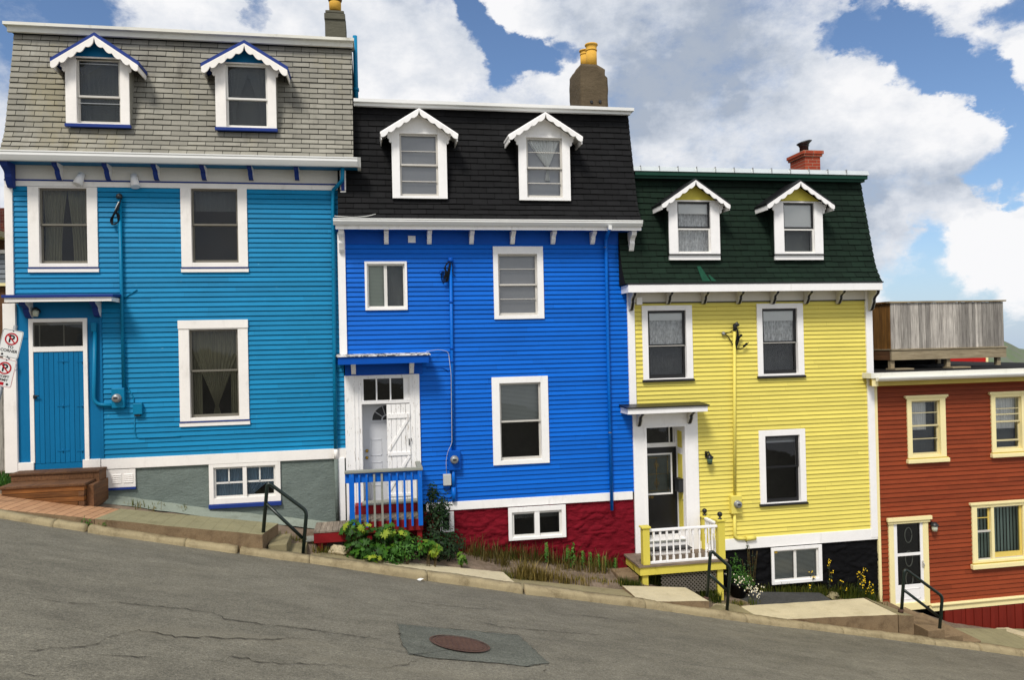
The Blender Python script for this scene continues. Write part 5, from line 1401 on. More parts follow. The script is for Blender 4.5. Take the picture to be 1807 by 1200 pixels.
bx('flat_roof', UNDER, h3, rx0+.2, rx1-.05, .1, 7, cz1-.05, cz1)
# bare green patches on the roof
q = P3(1238, 488, -.36); pz = MB(); 
for dx, hh, w_ in ((0, .32, .17), (.20, .13, .10)):
    ya, yb = mansard_y(.05)-.028, mansard_y(.05+hh)-.028
    pz.add([(q[0]+dx, ya, zr0+.05), (q[0]+dx+w_, ya, zr0+.05), (q[0]+dx+w_*.6-.06, yb, zr0+.05+hh), (q[0]+dx-.04, yb, zr0+.05+hh)], [(0, 1, 2, 3)])
pz.build('bare_roof_patch', paint('faded_green', S(26, 70, 52), .3, .85, 9), h3, fixn=False)
# brick chimney with dark cowl
yc = .9; a = R4(1420.5, 268, 1447.5, 310, yc); dpt = .62
ch = MB().box(a[0], a[1], yc, yc+dpt, a[2]-.5, a[3]-.10).build('chimney', BRICK, h3)
bx('chimney_cap', BRICK, ch, a[0]-.035, a[1]+.035, yc-.035, yc+dpt+.035, a[3]-.0995, a[3]-.05)
bx('chimney_cap', BRICK, ch, a[0]-.06, a[1]+.06, yc-.06, yc+dpt+.06, a[3]-.0495, a[3]+.03, bevel=.008)
x, z = P(1419, 272, yc+.35); z += .02
MB().lathe((x, yc+.35, z), [(.10, -.1), (.10, .16), (.12, .17)], 16).build('chimney_cowl', DARKM, ch)
cw = MB(); cw.lathe((x, yc+.35, z+.17), [(.11, .0), (.12, .03), (.165, .07), (.175, .09), (.13, .11), (.001, .12)], 18)
cw.v = [(vx_+(vz-z-.17)*.1, vy, vz+(vx_-x)*.24) for vx_, vy, vz in cw.v]; cw.build('cowl_cap', DARKM, ch)
# windows
zz = lambda u, v: P(u, v)[1]
rl = [zz(1177, 609), zz(1375, 603.5), zz(1380, 824)]
curs = [[('panel', BLINDW, .045, 1, (w3[0][0], w3[0][1], w3[0][3]-.20, w3[0][3])), ('full', LACE, .075, .5, None), ('full', LACED, .14, 1, None)],
        [('panel', BLINDW, .045, 1, (w3[1][0], w3[1][1], w3[1][3]-.26, w3[1][3])), ('full', LACE, .075, .5, None), ('full', LACED, .16, 1, None)],
        [('panel', GREYPANEL, .10, 1, (w3[2][0], w3[2][1], w3[2][3]-.16, w3[2][3]-.10)), ('panel', SHEERD, .09, 1, (w3[2][0], w3[2][1], w3[2][3]-.12, w3[2][3]))]]
for k in range(3):
    c = window(h3, o3[k], w3[k], WHITE3, BLACK, rail=rl[k], proud=.045, st=.05, cur=curs[k], sill=(BLACK, .045, .02, .03))
    if k < 2: bx('sash_edge', SASHG, c, w3[k][0]+.02, w3[k][1]-.02, .006, .012, rl[k]-.022, rl[k]-.008)
# door recess
zc0 = P(1175, 732)[1]; ztr1, ztr0 = P(1167, 755, .3)[1], P(1167, 783, .3)[1]; zdt = P(1167, 790.5, .3)[1]; zdb = P(1167, 946, .3)[1]
m_ = MB(); m_.box(DO[0], D_S[0], -.055, 0, P(1130, 992)[1], zc0+.06); m_.box(D_S[1], DO[1], -.055, 0, P(1222, 985)[1], zc0+.06); m_.box(D_S[0], D_S[1], -.053, 0, D_S[3], zc0+.059)
for a_, b_ in ((D_S[0]-.05, D_S[0]-.0), (D_S[1], D_S[1]+.05)): m_.box(a_, b_, -.072, -.0555, P(1175, 985)[1], D_S[3]+.05)
m_.box(D_S[0], D_S[1], -.072, -.0535, D_S[3], D_S[3]+.05)
dfr = m_.build('door_surround', WHITE3, h3, bevel=.004)
yr = .42
rv = MB(); rv.box(D_S[0]-.02, D_S[0], .001, yr, zdb, D_S[3]); rv.box(D_S[1], D_S[1]+.02, .001, yr, zdb, D_S[3]); rv.box(D_S[0], D_S[1], .001, yr, D_S[3], D_S[3]+.02)
rv.box(D_S[0], D_S[1], yr+.05, yr+.06, zdb, D_S[3]); rv.box(D_S[0], D_S[1], -.04, yr, zdb-.05, zdb)
rv.build('door_reveal', WHITE3, dfr)
rp = MB()
for va, vb in ((.06, .44), (.52, .74), (.80, .95)):
    H = D_S[3]-zdb; rp.box(D_S[1]-.006, D_S[1]-.001, .09, yr-.10, zdb+va*H, zdb+vb*H)
rp.build('reveal_panel', YELF, dfr)
dx0, dx1 = D_S[0]+.01, P(1195, 860, yr)[0]
tb = MB(); tb.box(dx0, D_S[1], yr-.01, yr+.04, zdt, ztr0); tb.box(P(1191, 770, yr)[0], D_S[1], yr-.01, yr+.04, ztr0, D_S[3]); tb.box(dx0, D_S[1], yr-.01, yr+.04, ztr1, D_S[3]); tb.box(dx1, D_S[1], yr-.01, yr+.04, zdb, zdt-.001)
x = P(1181, 770, yr)[0]; tb.box(x-.01, x+.01, yr-.005, yr+.03, ztr0, ztr1)
t_ = tb.build('transom', WHITE3, h3)
bx('transom_backing', ROOM, t_, dx0, D_S[1]-.05, yr+.041, yr+.045, ztr0, ztr1)
pm = MB(); pm.add([(dx0, yr+.02, ztr0), (D_S[1]-.1, yr+.02, ztr0), (D_S[1]-.1, yr+.02, ztr1), (dx0, yr+.02, ztr1)], [(0, 1, 2, 3)]); pm.build('pane', GLASS, t_, fixn=False)
dr = bx('door', DOORK, h3, dx0, dx1-.002, yr, yr+.045, zdb, zdt-.004, bevel=.003, label='black door with leaded glass light')
g0, g1 = dx0+.01, P(1186, 836, yr)[0]; gz1, gz0 = P(1164, 800, yr)[1], P(1164, 873, yr)[1]
fm = MB(); t = .035
for q in ((g0, g0+t*.5, gz0, gz1), (g1-t, g1, gz0, gz1), (g0+t*.5, g1-t, gz1-t, gz1), (g0+t*.5, g1-t, gz0, gz0+t)): fm.box(q[0], q[1], yr-.022, yr-.001, q[2], q[3])
fm.build('light_frame', WHITE3, dr, bevel=.004)
bx('light_backing', paint('leaded_glass_backing', S(70, 78, 72), .3, .3, 8, bump=0, spec=.5), dr, g0, g1-t, yr-.006, yr-.003, gz0, gz1)
gm = MB(); gx = (g0+g1)/2; W2, H2 = (g1-g0)*.36, (gz1-gz0)*.40; gzm = (gz0+gz1)/2
for x in (gx-W2, gx+W2): gm.tube([(x, yr-.009, gz0+.04), (x, yr-.009, gz1-.04)], .004, 5)
for z in (gzm-H2, gzm+H2, gzm): gm.tube([(g0+.03, yr-.009, z), (g1-.04, yr-.009, z)], .004, 5)
for zc in (gzm-H2*.55, gzm+H2*.55):
    gm.tube([(gx, yr-.010, zc-.10), (gx+.055, yr-.010, zc), (gx, yr-.010, zc+.10), (gx-.055, yr-.010, zc), (gx, yr-.010, zc-.10)], .004, 5)
    gm.tube([(gx+.028*math.cos(R(a_)), yr-.011, zc+.028*math.sin(R(a_))) for a_ in range(0, 361, 30)], .004, 5)
gm.tube([(gx, yr-.010, gzm-H2), (gx, yr-.010, gzm+H2)], .005, 5)
gm.build('leading', BRASS, dr)
pm = MB(); pm.add([(g0, yr-.015, gz0), (g1-t, yr-.015, gz0), (g1-t, yr-.015, gz1), (g0, yr-.015, gz1)], [(0, 1, 2, 3)]); pm.build('pane', GLASS, dr, fixn=False)
x, z = P(1149, 878, yr); text_mesh('113', .07, BRASS, dr, (x-W[dr.name][0], yr-.004-W[dr.name][1], z-W[dr.name][2]), (R(90), 0, 0), 'numeral')
q = (P(1197, 857, .15)[0], P(1206.5, 857, .15)[0], P(1201, 868, .15)[1], P(1201, 846, .15)[1])
mbx = bx('mailbox', DARKM, h3, D_S[1]-.11, D_S[1]-.008, .05, .26, q[2], q[3], bevel=.015); bx('mailbox_lid', BLACK, mbx, D_S[1]-.12, D_S[1]-.008, .04, .27, q[3]+.001, q[3]+.025, bevel=.006)
x, z = P(1200, 884, .1); MB().lathe((D_S[1]-.004, .1, z), [(.012, 0), (.012, .02)], 8).build('door_bell', DARKM, h3)
canopy(h3, 1105, 1252, 716.5, 729, .48, BLACK, WHITE3, .03, [(1132.5, 752, BLACK, .10, [SOFFITG, BLACK]), (1222.5, 747, BLACK, .10, [SOFFITG, BLACK])], SOFFITG)
# wall lantern
x, z = P(1251, 806, -.1); lt = MB().box(x-.055, x-.005, -.05, -.018, z-.02, z+.10).tube([(x-.03, -.05, z+.06), (x-.02, -.13, z+.10), (x, -.14, z+.05)], .02, 8).build('lantern', BLACK, h3, bevel=.005)
MB().lathe((x, -.14, z-.14), [(.05, 0), (.07, .12)], 6).build('lamp_shade', paint('green_lamp_glass', S(70, 96, 74), .1, .2, 6, spec=.5), lt)
MB().lathe((x, -.14, z-.02), [(.085, 0), (.085, .012), (.03, .06), (.012, .075)], 6).build('lamp_cap', BLACK, lt)
MB().lathe((x, -.14, z-.155), [(.03, 0), (.055, .012)], 6).build('lamp_base', BLACK, lt)
# mast, cables, meter, conduit
pipe(h3, 'service_mast', YEL, [P3(1295.8, 585, -.07), P3(1296.5, 873, -.07)], .032, label='yellow painted pipe')
x, z = P(1299, 574, -.08); MB().tube([(x-.035, -.08, z-.12), (x-.03, -.08, z+.0), (x, -.10, z+.03), (x+.02, -.12, z-.02)], [.03, .045, .05, .04], 10).build('weatherhead', DARKM, h3)
cb = MB()
for k in range(3):
    cb.tube(smooth_path([P3(1300, 578, -.12), P3(1301+k, 590, -.12), P3(1298+k*2, 605-k, -.10), P3(1299, 615, -.09)]), .010, 6)
cb.tube(smooth_path([P3(1299, 578, -.12), P3(1290, 585, -.08), P3(1282, 588, -.05), P3(1276, 588.5, -.04)]), .010, 6)
cb.tube(smooth_path([P3(1279, 588, -.05), P3(1286, 596, -.05), P3(1292, 606, -.06), P3(1298, 615, -.08)]), .010, 6)
cb.tube(smooth_path([P3(1299, 615, -.09), P3(1308, 615, -.08), P3(1315, 611, -.10), P3(1321, 604, -.12)]), .010, 6)
cb.tube(smooth_path([P3(1301, 609, -.1), P3(1304, 600, -.11), P3(1306, 590, -.12)]), .010, 6)
cb.build('service_cable', CABLE, h3)
for u_, v_ in ((1315, 609), (1306, 594)): 
    p_ = P3(u_, v_, -.1); mb = MB(); mb.tube([(p_[0]-.04, p_[1], p_[2]-.03), (p_[0]+.04, p_[1], p_[2]+.035)], .022, 8); mb.build('cable_clamp', CABLE, h3)
p_ = P3(1276, 588.5, -.04); MB().lathe((p_[0], -.02, p_[2]), [(.03, 0), (.03, .03), (.045, .04), (.02, .07)], 10, axis='y').build('insulator', GALV, h3)
meter(h3, R4(1286, 873, 1304.5, 905), YEL, P(1300, 889.5, -.1), r=.072)
pipe(h3, 'conduit', YEL, [P3(1296, 905, -.07), P3(1296.5, 951, -.07), P3(1316, 951, -.07)], .033, .18)
p0, p1 = P3(1316, 951, -.07), P3(1333, 947, -.07); MB().tube([p0, (p1[0], -.07, p0[2]+.01)], .05, 12).build('conduit', YEL, h3)
# foundation
bS, bO = R4(1363, 968.5, 1441.5, 1022), R4(1358.5, 963, 1447.5, 1027.5)
rough_wall(h3, 'foundation', STONE3, P(1225, 990)[0], X1-.02, lambda x: fz(x)-.35, zb0+.01, [bS], .045, 3.2, step=.03)
xm = P(1401.5, 995)[0]
c = window(h3, bO, bS, WHITE3, SASHW, y=-.05, mull=[xm], st=.03, proud=.03, cur=[('slats', HBLIND, .055, 1, None)])
p_ = P3(1367, 974, .01); q = bx('window_plate', PLATE, c, p_[0]-.035, p_[0]+.035, -.0415, -.0405, p_[2]-.02, p_[2]+.02)

# ================================================================== RED HOUSE
X0, X1 = P(1543.5, 800)[0], 17.6
h4 = thing('row_house', (X0/2+X1/2, 3, fz(14)), 'rusty red clapboard house with cream trim and flat roof at the foot of the row', 'house', GRP)
w4 = [R4(1607.5, 707, 1657.5, 803), R4(1755, 700, 1801, 793), R4(1722.5, 892, 1846, 984.5)]
o4 = [R4(1599.5, 701, 1667, 808), R4(1747.5, 694.5, 1809, 798), R4(1713.5, 886.5, 1858, 989)]
DOr, DSr = R4(1567.5, 915, 1637, 1075), R4(1576, 917.5, 1628, 1063)
zs1 = P(1680, 677)[1]; zb1, zb0 = P(1722, 1057.5)[1], P(1722, 1071)[1]
siding(h4, REDS, P(1549, 800)[0], X1, zb1-.01, zs1+.05, .098, w4+[(DOr[0]+.02, DOr[1]-.02, zb0-2, DOr[3]-.02), ])
siding(h4, REDS, P(1549, 800)[0], DOr[0]+.03, fz(11)-.3, zb1-.01, .098, [])
shell(h4, ROOM, X0, X1, zb0-.9, zs1+.2)
bx('corner_board', CREAM, h4, X0-.0, P(1549.5, 850)[0], -.05, 0, P(1547, 1070)[1], zs1+.02, bevel=.004)
zf1, zf0 = P(1680, 654, -.32)[1], P(1680, 663.5, -.32)[1]
ex0 = P(1537.5, 665, -.33)[0]
bx('roof_fascia', FASC, h4, ex0, X1+.2, -.33, -.29, zf0, zf1, bevel=.004)
bx('roof_fascia', FASC, h4, ex0, ex0+.04, -.288, 0, zf0, zf1-.002)
zq = P(1680, 669, -.4)[1]; gutter(h4, GUT, P(1549, 668, -.4)[0], X1+.2, -.331, zq, zf0+.02, .11)
zc_ = P(1680, 677, -.25)[1]
bx('cornice', OLIVE, h4, P(1542, 680, -.2)[0], X1+.2, -.27, -.0, zc_, zf0-.003, bevel=.01)
bx('cornice', CREAM, h4, P(1538.5, 676, -.28)[0], P(1549, 676, -.28)[0], -.30, -.271, zc_, zf0-.003, bevel=.006)
bx('flat_roof', UNDER, h4, ex0+.04, X1, -.289, 7, zf1-.12, zf1-.03)
# windows
def headed(k, rail, **kw):
    c = window(h4, o4[k], w4[k], CREAM, SASHT, rail=rail, proud=.045, st=.03, head=(.055, .05), sill=None, **kw)
    bx('sill', CREAM, c, o4[k][0]-.04, o4[k][1]+.04, -.10, -.003, o4[k][2]-.10, o4[k][2]-.012, bevel=.012)
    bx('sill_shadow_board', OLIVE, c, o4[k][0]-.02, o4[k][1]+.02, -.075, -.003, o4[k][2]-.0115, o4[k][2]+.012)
    return c
hz = lambda u, v: P(u, v)[1]
def hbar(S_, z, t=.008): return (S_[0]+.03, S_[1]-.03, z-t, z+t)
headed(0, hz(1632, 751.5), cur=[('full', SHEERW, .16, .55, (w4[0][0], w4[0][0]+(w4[0][1]-w4[0][0])*.72, w4[0][2], w4[0][3])), ('full', SHEERD, .2, 1, None)], bars=[hbar(w4[0], hz(1632, 728.5)), hbar(w4[0], hz(1632, 774.5))], muntin_mat=SASHT)
headed(1, hz(1778, 744), cur=[('full', SHEERW, .16, .62, None), ('full', SHEERD, .2, 1, None)], bars=[hbar(w4[1], hz(1778, 721)), hbar(w4[1], hz(1778, 731), .012), hbar(w4[1], hz(1778, 777), .018)], muntin_mat=SASHT)
S_ = w4[2]; m1, m2 = P(1751, 940)[0], P(1751, 940)[0]+P(1805, 930)[0]-P(1755, 930)[0]+.1
m2 = P(1806, 930)[0]
c = window(h4, o4[2], S_, CREAM, SASHG, mull=[m1, m2], proud=.045, st=.03, head=(.05, .05), cur=[('vslats', VBLIND, .16, 1, None)])
mm = MB(); mm.box(m1-.04, m1+.03, -.03, .05, S_[2], S_[3]); mm.box(m2-.03, m2+.04, -.03, .05, S_[2], S_[3]); mm.build('mullion', CREAM, c)
xx = P(1744, 940)[0]; z0_ = hz(1735, 938); 
gb = MB(); gb.box(S_[0]+.03, m1-.04, .0, .04, z0_-.02, z0_+.02); gb.build('meeting_rail', SASHG, c)
PINE = paint('yellow_pine', S(222, 196, 104), .1, .5, 5); zq1 = hz(1735, 914.5)
for q in ((S_[0]+.03, m1-.086, .022, .05, zq1-.008, zq1+.008), (m1-.085, m1-.05, .022, .05, z0_+.02, S_[3]), (m1+.05, m2-.091, .012, .055, S_[2]+.03, S_[2]+.14), (m2-.09, m2-.035, .012, .055, S_[2]+.03, S_[3])): bx('glazing_bar', PINE, c, *q)
bx('sill', CREAM, c, o4[2][0]-.05, o4[2][1]+.05, -.10, -.003, o4[2][2]-.115, o4[2][2]-.012, bevel=.012)
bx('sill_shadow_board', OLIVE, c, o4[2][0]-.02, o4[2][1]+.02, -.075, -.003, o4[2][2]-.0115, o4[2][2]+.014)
# storm door
m_ = MB(); m_.box(DOr[0], DSr[0], -.05, 0, DSr[2]-.1, DOr[3]); m_.box(DSr[1], DOr[1], -.05, 0, DSr[2]-.1, DOr[3]); m_.box(DSr[0], DSr[1], -.048, 0, DSr[3], DOr[3]-.001)
m_.box(DOr[0]-.055, DOr[1]+.06, -.11, -.051, DOr[3]-.03, DOr[3]+.05); m_.box(DOr[0]-.03, DOr[1]+.03, -.08, -.051, DOr[3]-.09, DOr[3]-.031); m_.box(DSr[0], DSr[1], -.06, 0, DSr[2]-.16, DSr[2]-.001)
dfr = m_.build('door_surround', CREAM, h4, bevel=.004)
gz = [P(1602, v)[1] for v in (921, 975.5, 980.5, 1031.5)]; gx0, gx1 = P(1582, 975)[0], P(1622.5, 975)[0]
m_ = MB(); m_.box(DSr[0], gx0, -.035, -.005, DSr[2], DSr[3]); m_.box(gx1, DSr[1], -.035, -.005, DSr[2], DSr[3]); m_.box(gx0, gx1, -.035, -.005, gz[0], DSr[3]); m_.box(gx0, gx1, -.035, -.005, gz[2], gz[1]); m_.box(gx0, gx1, -.035, -.005, DSr[2], gz[3])
sdoor = m_.build('door', WHITE3, h4, bevel=.004, label='white storm door with two dark glass lights')
k0, k1, k2, k3 = P(1589, 1050)[0], P(1622, 1050)[0], P(1602, 1057)[1], P(1602, 1038)[1]
pn = MB()
for q in ((k0, k1, k2, k2+.015), (k0, k1, k3-.015, k3), (k0, k0+.015, k2, k3), (k1-.015, k1, k2, k3)): pn.box(q[0], q[1], -.042, -.0355, q[2], q[3])
pn.build('door_panel', WHITE3, sdoor)
pm = MB()
for a_, b_ in ((1, 0), (3, 2)): pm.add([(gx0, -.022, gz[a_]), (gx1, -.022, gz[a_]), (gx1, -.022, gz[b_]), (gx0, -.022, gz[b_])], [(0, 1, 2, 3)])
pm.build('pane', GLASS, sdoor, fixn=False)
bk = bx('inner_door', BLACK, sdoor, gx0-.02, gx1+.02, .02, .05, gz[3]-.05, gz[0]+.05)
ov = MB(); xo = P(1603.5, 945)[0]
for vv in (945, 987, 1022):
    zc = P(1603, vv)[1]; ov.tube([(xo+.085*math.cos(R(a_)), .014, zc+.165*math.sin(R(a_))) for a_ in range(0, 361, 20)], .011, 6)
ov.build('oval_light', GREYW, sdoor)
x, z = P(1626, 994.5); MB().box(x-.018, x+.018, -.052, -.0355, z-.07, z+.07).tube([(x, -.052, z+.03), (x, -.09, z+.02), (x, -.09, z-.03)], .010, 6).build('handle', SASHG, sdoor)
x, z = P(1647.5, 929, -.08); lt = MB().lathe((x, -.018, z+.05), [(.04, 0), (.04, .03), (.02, .05), (.02, .08)], 12, axis='y').build('lantern', DARKM, h4)
MB().lathe((x, -.11, z-.10), [(.05, 0), (.06, .05), (.06, .12)], 12).build('lamp_shade', LAMPG, lt); MB().lathe((x, -.11, z+.02), [(.085, 0), (.085, .015), (.045, .06), (.01, .08)], 12).build('lamp_cap', DARKM, lt)
xb0 = P(1639, 1072)[0]
bx('belt_board', CREAM, h4, xb0, X1, -.06, -.0, zb0, zb1-.045, bevel=.006); bx('belt_board', CREAM, h4, xb0, X1, -.10, -.0, zb1-.044, zb1, bevel=.01)
sk = MB(); x = P(1664, 1080)[0]
while x < X1:
    zz0 = min(yardz(x, -.05)-.15, zb0-.05); sk.box(x+.004, x+.10, -.045-.012*(int(x*9.6) % 2), -.001, zz0, zb0-.002, rnd()); x += .104
sk.build('board_skirt', REDB, h4)
rough_wall(h4, 'foundation', STONE3, P(1662, 1090)[0]-.1, X1, lambda x: fz(x)-.3, zb0-.15, [], .03, 2.5, y=.02, step=.1)

# roof deck on the red house
zr_ = zf1-.03
yd = 1.55; A = R4(1571.3, 533.5, 1770.3, 614, yd); yb_ = 4.6
# level the deck: use the average heights
zt_, zp_ = A[3], A[2]
zrim1, zrim0 = P(1670, 616, yd)[1], P(1670, 633, yd)[1]
dk = thing('roof_deck', ((A[0]+A[1])/2, yd+1.5, zr_), 'weathered grey plank balcony deck standing on the flat roof of the red house', 'deck')
pl = MB(); n = 33; ww = (A[1]-A[0])/n; x = A[0]
while x < A[1]-.03:
    w_ = min(ww*U(.7, 1.3), A[1]-x); pl.box(x+.004, x+w_-.003, yd-.01-U(0, .006), yd+.012, zp_+U(-.012, .012), zt_+U(-.004, .004), rnd()); x += w_
pl.build('plank_screen', DECKW, dk)
pl = MB(); y = yd
while y < yb_:
    pl.box(A[0]-.012, A[0]+.010, y+.016, y+.137, zp_+U(-.01, .01), zt_, rnd()); y += .14
pl.build('plank_screen', DECKO, dk, label='orange brown side screen')
bx('top_rail', DECKX, dk, A[0]-.05, A[1]+.06, yd-.05, yd+.06, zt_+.004, zt_+.04); bx('top_rail', DECKO, dk, A[0]-.05, A[0]+.05, yd+.061, yb_, zt_+.004, zt_+.04)
bx('rim_beam', DECKX, dk, A[0]-.02, A[1]+.03, yd-.04, yd+.02, zrim0, zrim1); bx('rim_beam', STAIND, dk, A[0]-.02, A[0]+.02, yd+.021, yb_, zrim0, zrim1)
bx('deck_floor', DECKX, dk, A[0]-.03, A[1]+.05, yd-.06, yb_, zrim1+.002, zrim1+.03)
jm = MB()
for i in range(1, 9): xx = A[0]+(A[1]-A[0])*i/9; jm.box(xx-.025, xx+.025, yd+.022, yb_-.05, zrim0+.01, zrim1)
jm.build('joist', STAIND, dk)
for uu in (1576, 1675, 1764):
    xx = P(uu, 640, yd)[0]
    for yy in (yd+.02, 3.6): bx('leg', DECKX, dk, xx-.05, xx+.05, yy, yy+.1, zr_+.035, zrim0+.01)
bx('dark_under_deck', UNDER, dk, A[0]-.3, P(1668, 640, 3.8)[0], 3.8, 3.84, zr_+.004, zrim0-.01)  # added near-black sheet that keeps the gap under the deck dark
for uu in (1580, 1680):
    xx = P(uu, 650, yd)[0]; bx('foot_plank', DECKX, dk, xx-.15, xx+.35, yd-.2, yd+.14, zr_+.0, zr_+.033)

# ================================================================== WOODEN STEPS (cyan house)
ws = thing('wooden_steps', (P(90, 870, -.4)[0], -.4, fz(-5.6)), 'brown stained timber steps under the cyan plank door', 'steps')
xa, xb = P(2, 866, -.88)[0], P(150, 866, -.88)[0]; zt_ = P(75, 856, -.88)[1]; zb_ = P(150, 890, -.88)[1]-.1
def timbers(x0, x1, y0, y1, z1, z0, h, mat, side):
    z = z1; k = 0
    while z > z0:
        zz = z-h
        bx('timber', mat, ws, x0+U(0, .015), x1-U(0, .02)-(.09 if k % 2 else 0), y0+U(0, .008), y0+.12, zz+.006, z, rnd(), bevel=.006)
        bx('timber', side, ws, x1-.10, x1-.0-U(0, .012), y0+(.0 if k % 2 else .125), y1, zz+.005, z-.001, rnd(), bevel=.006)
        z = zz; k += 1
bx('tread', STAIND, ws, xa-.03, xb+.02, -.92, -.40, zt_-.045, zt_, rnd(), bevel=.008)
timbers(xa, xb, -.90, -.06, zt_-.046, zb_, .088, STAIN, STAIND)
xc, xd = P(20, 842, -.40)[0], P(166, 842, -.40)[0]; zt2 = P(93, 833, -.40)[1]
bx('tread', STAIND, ws, xc-.02, xd+.10, -.44, -.02, zt2-.04, zt2, rnd(), bevel=.008)
bx('timber', STAIND, ws, xc, xd, -.42, -.32, zt_+.002, zt2-.041, rnd(), bevel=.006)
bx('timber', STAIND, ws, xd+.002, xd+.09, -.42, -.05, zt_+.0-.25, zt2-.041, rnd(), bevel=.006)
bx('timber', STAIND, ws, xb-.0, xb+.11, -.80, -.06, zb_, zt_-.05, rnd(), bevel=.006)

# ================================================================== PORCH OF THE BLUE HOUSE
pr = thing('porch', (P(680, 920, -.5)[0], -.5, fz(.2)), 'blue railed porch with dark red deck at the white door of the blue house', 'porch')
yp = -.86; px0, px1 = P(616, 880, yp)[0], P(745, 880, yp)[0]
zd = P(680, 917, yp)[1]
bd = MB(); x = px0-.02
while x < px1: bd.box(x, min(x+.125, px1), yp+.03, -.03, zd-.03, zd, rnd()); x += .13
bd.build('deck_boards', BOARDG, pr)
bx('deck_fascia', REDW, pr, px0, px1+.01, yp+.03, yp+.07, zd-.24, zd-.031, bevel=.005); bx('deck_fascia', REDW, pr, px1-.03, px1+.01, yp+.071, -.03, zd-.24, zd-.031)
bx('step', REDW, pr, P(627, 905, -.2)[0], px1-.06, -.34, -.045, zd+.001, zd+.17, bevel=.006); bx('step_tread', GREYW, pr, P(640, 905, -.2)[0], px1-.06, -.36, -.045, zd+.171, zd+.20)
for xx in (px1-.10, px0+.3): bx('leg', REDW, pr, xx, xx+.09, yp+.075, yp+.16, P(737, 965, yp)[1]-.1, zd-.2)
zt_ = P(678, 832.5, yp)[1]; zrl = P(678, 846, yp)[1]
bx('top_rail', GREYW, pr, P(608, 836, yp)[0], px1+.02, yp-.07, yp+.06, zt_-.0, zt_+.045, bevel=.006)
bx('rail_board', BLUEW, pr, P(609, 842, yp)[0], px1, yp-.012, yp+.025, zrl-.04, zt_-.002, bevel=.004)
for k, uu in enumerate((634.6, 647.6, 661, 674.5, 688, 701, 714, 727)):
    xx = P(uu, 880, yp)[0]; bx('baluster', BLUEW if k not in (2, 3) else GREYW, pr, xx-.019, xx+.019, yp-.052, yp-.014, P(uu, 929+U(-3, 2), yp)[1], zt_-.03, bevel=.003)
for uu, w_ in ((621, .045), (741.5, .04)):
    xx = P(uu, 880, yp)[0]; bx('post', BLUEW, pr, xx-w_, xx+w_, yp-.055, yp+.06, P(uu, 927, yp)[1], zt_-.001, bevel=.005)
xx = P(737, 830, -.5)[0]; bx('top_rail', GREYW, pr, px1-.07, px1+.02, yp+.061, -.06, zt_-.0, zt_+.045, bevel=.006)
for yy in (-.62, -.42, -.22): bx('baluster', GREYW, pr, px1-.06, px1-.02, yy, yy+.04, zd, zt_-.002)
# low red platform beside it
pf = thing('platform', (P(585, 945, -.9)[0], -.9, yardz(P(585, 945, -.9)[0], -.9)), 'low dark red wooden platform with grey boards left of the blue porch', 'platform')
yq = -1.15; qx0, qx1 = P(553.5, 945, yq)[0], P(628, 945, yq)[0]; zq = P(590, 936.5, yq)[1]
bd = MB(); x = qx0
while x < qx1: bd.box(x, min(x+.10, qx1), yq+.0, -.42, zq-.03, zq, rnd()); x += .105
bd.build('platform_boards', BOARDG, pf)
bx('platform_fascia', REDW, pf, qx0, qx1, yq+.01, yq+.05, zq-.21, zq-.031, bevel=.006); bx('platform_fascia', REDW, pf, qx0, qx0+.04, yq+.051, -.42, zq-.21, zq-.031)
for xx in (qx0+.06, qx1-.2):
    for yy in (yq+.055, -.55): bx('leg', REDW, pf, xx, xx+.09, yy, yy+.09, yardz(xx, yy)-.1, zq-.05)
q = R4(537, 952, 556, 968, -.95); bx('side_board', REDW, pf, q[0], q[1]+.2, -.98, -.93, q[2], q[3]-.02); bx('side_board', GREYW, pf, q[0], q[1]+.2, -1.05, -.7, q[3]-.019, q[3])

# ================================================================== PORCH OF THE YELLOW HOUSE
py = thing('porch', (P(1205, 1000, -.5)[0], -.5, fz(6.4)), 'yellow porch with white turned balusters and black ball finials at the black door', 'porch')
yp = -.90; fx0, fx1 = P(1129.6, 1004, yp)[0], P(1281, 990, yp)[0]; zd = P(1206, 994, yp-.03)[1]
bd = MB(); y = yp-.03
while y < -.03: bd.box(fx0-.03, fx1+.03, y, min(y+.135, -.02), zd-.035, zd, rnd()); y += .14
bd.build('deck_boards', wood('grey_brown_deck_boards', S(138, 122, 106), S(92, 80, 68), 'X', .15), py)
zf_ = P(1206, 1011, yp)[1]
bx('deck_fascia', YELF, py, fx0, fx1, yp, yp+.04, zf_, zd-.036, bevel=.004); bx('deck_fascia', YELF, py, fx0, fx0+.04, yp+.041, -.05, zf_, zd-.036); bx('deck_fascia', YELF, py, fx1-.04, fx1, yp+.041, -.05, zf_, zd-.036)
def post(uu, y, w_, vt, fin, zb=zd+.001):
    x, zt = P(uu, vt, y); p_ = bx('post', YELF, py, x-w_, x+w_, y-w_, y+w_, zb, zt, bevel=.004)
    bx('post_cap', YELF, p_, x-w_-.025, x+w_+.025, y-w_-.025, y+w_+.025, zt+.001, zt+.035, bevel=.008)
    if fin: MB().lathe((x, y, zt+.035), [(.04, 0), (.04, .015), (.018, .025), (.018, .045), (.04, .06), (.052, .09), (.045, .12), (.022, .14), (.001, .145)], 16).build('finial', BLACK, p_)
    return x, zt
yq = yp+.07
xl, _z = post(1138, yq, .068, 932, False); xr, zpt = post(1270.5, yq, .068, 919.5, True); xk, _z = post(1243.5, -.09, .065, 913, True)
ztr, zbr = P(1205, 930.5, yq)[1], P(1205, 987, yq)[1]
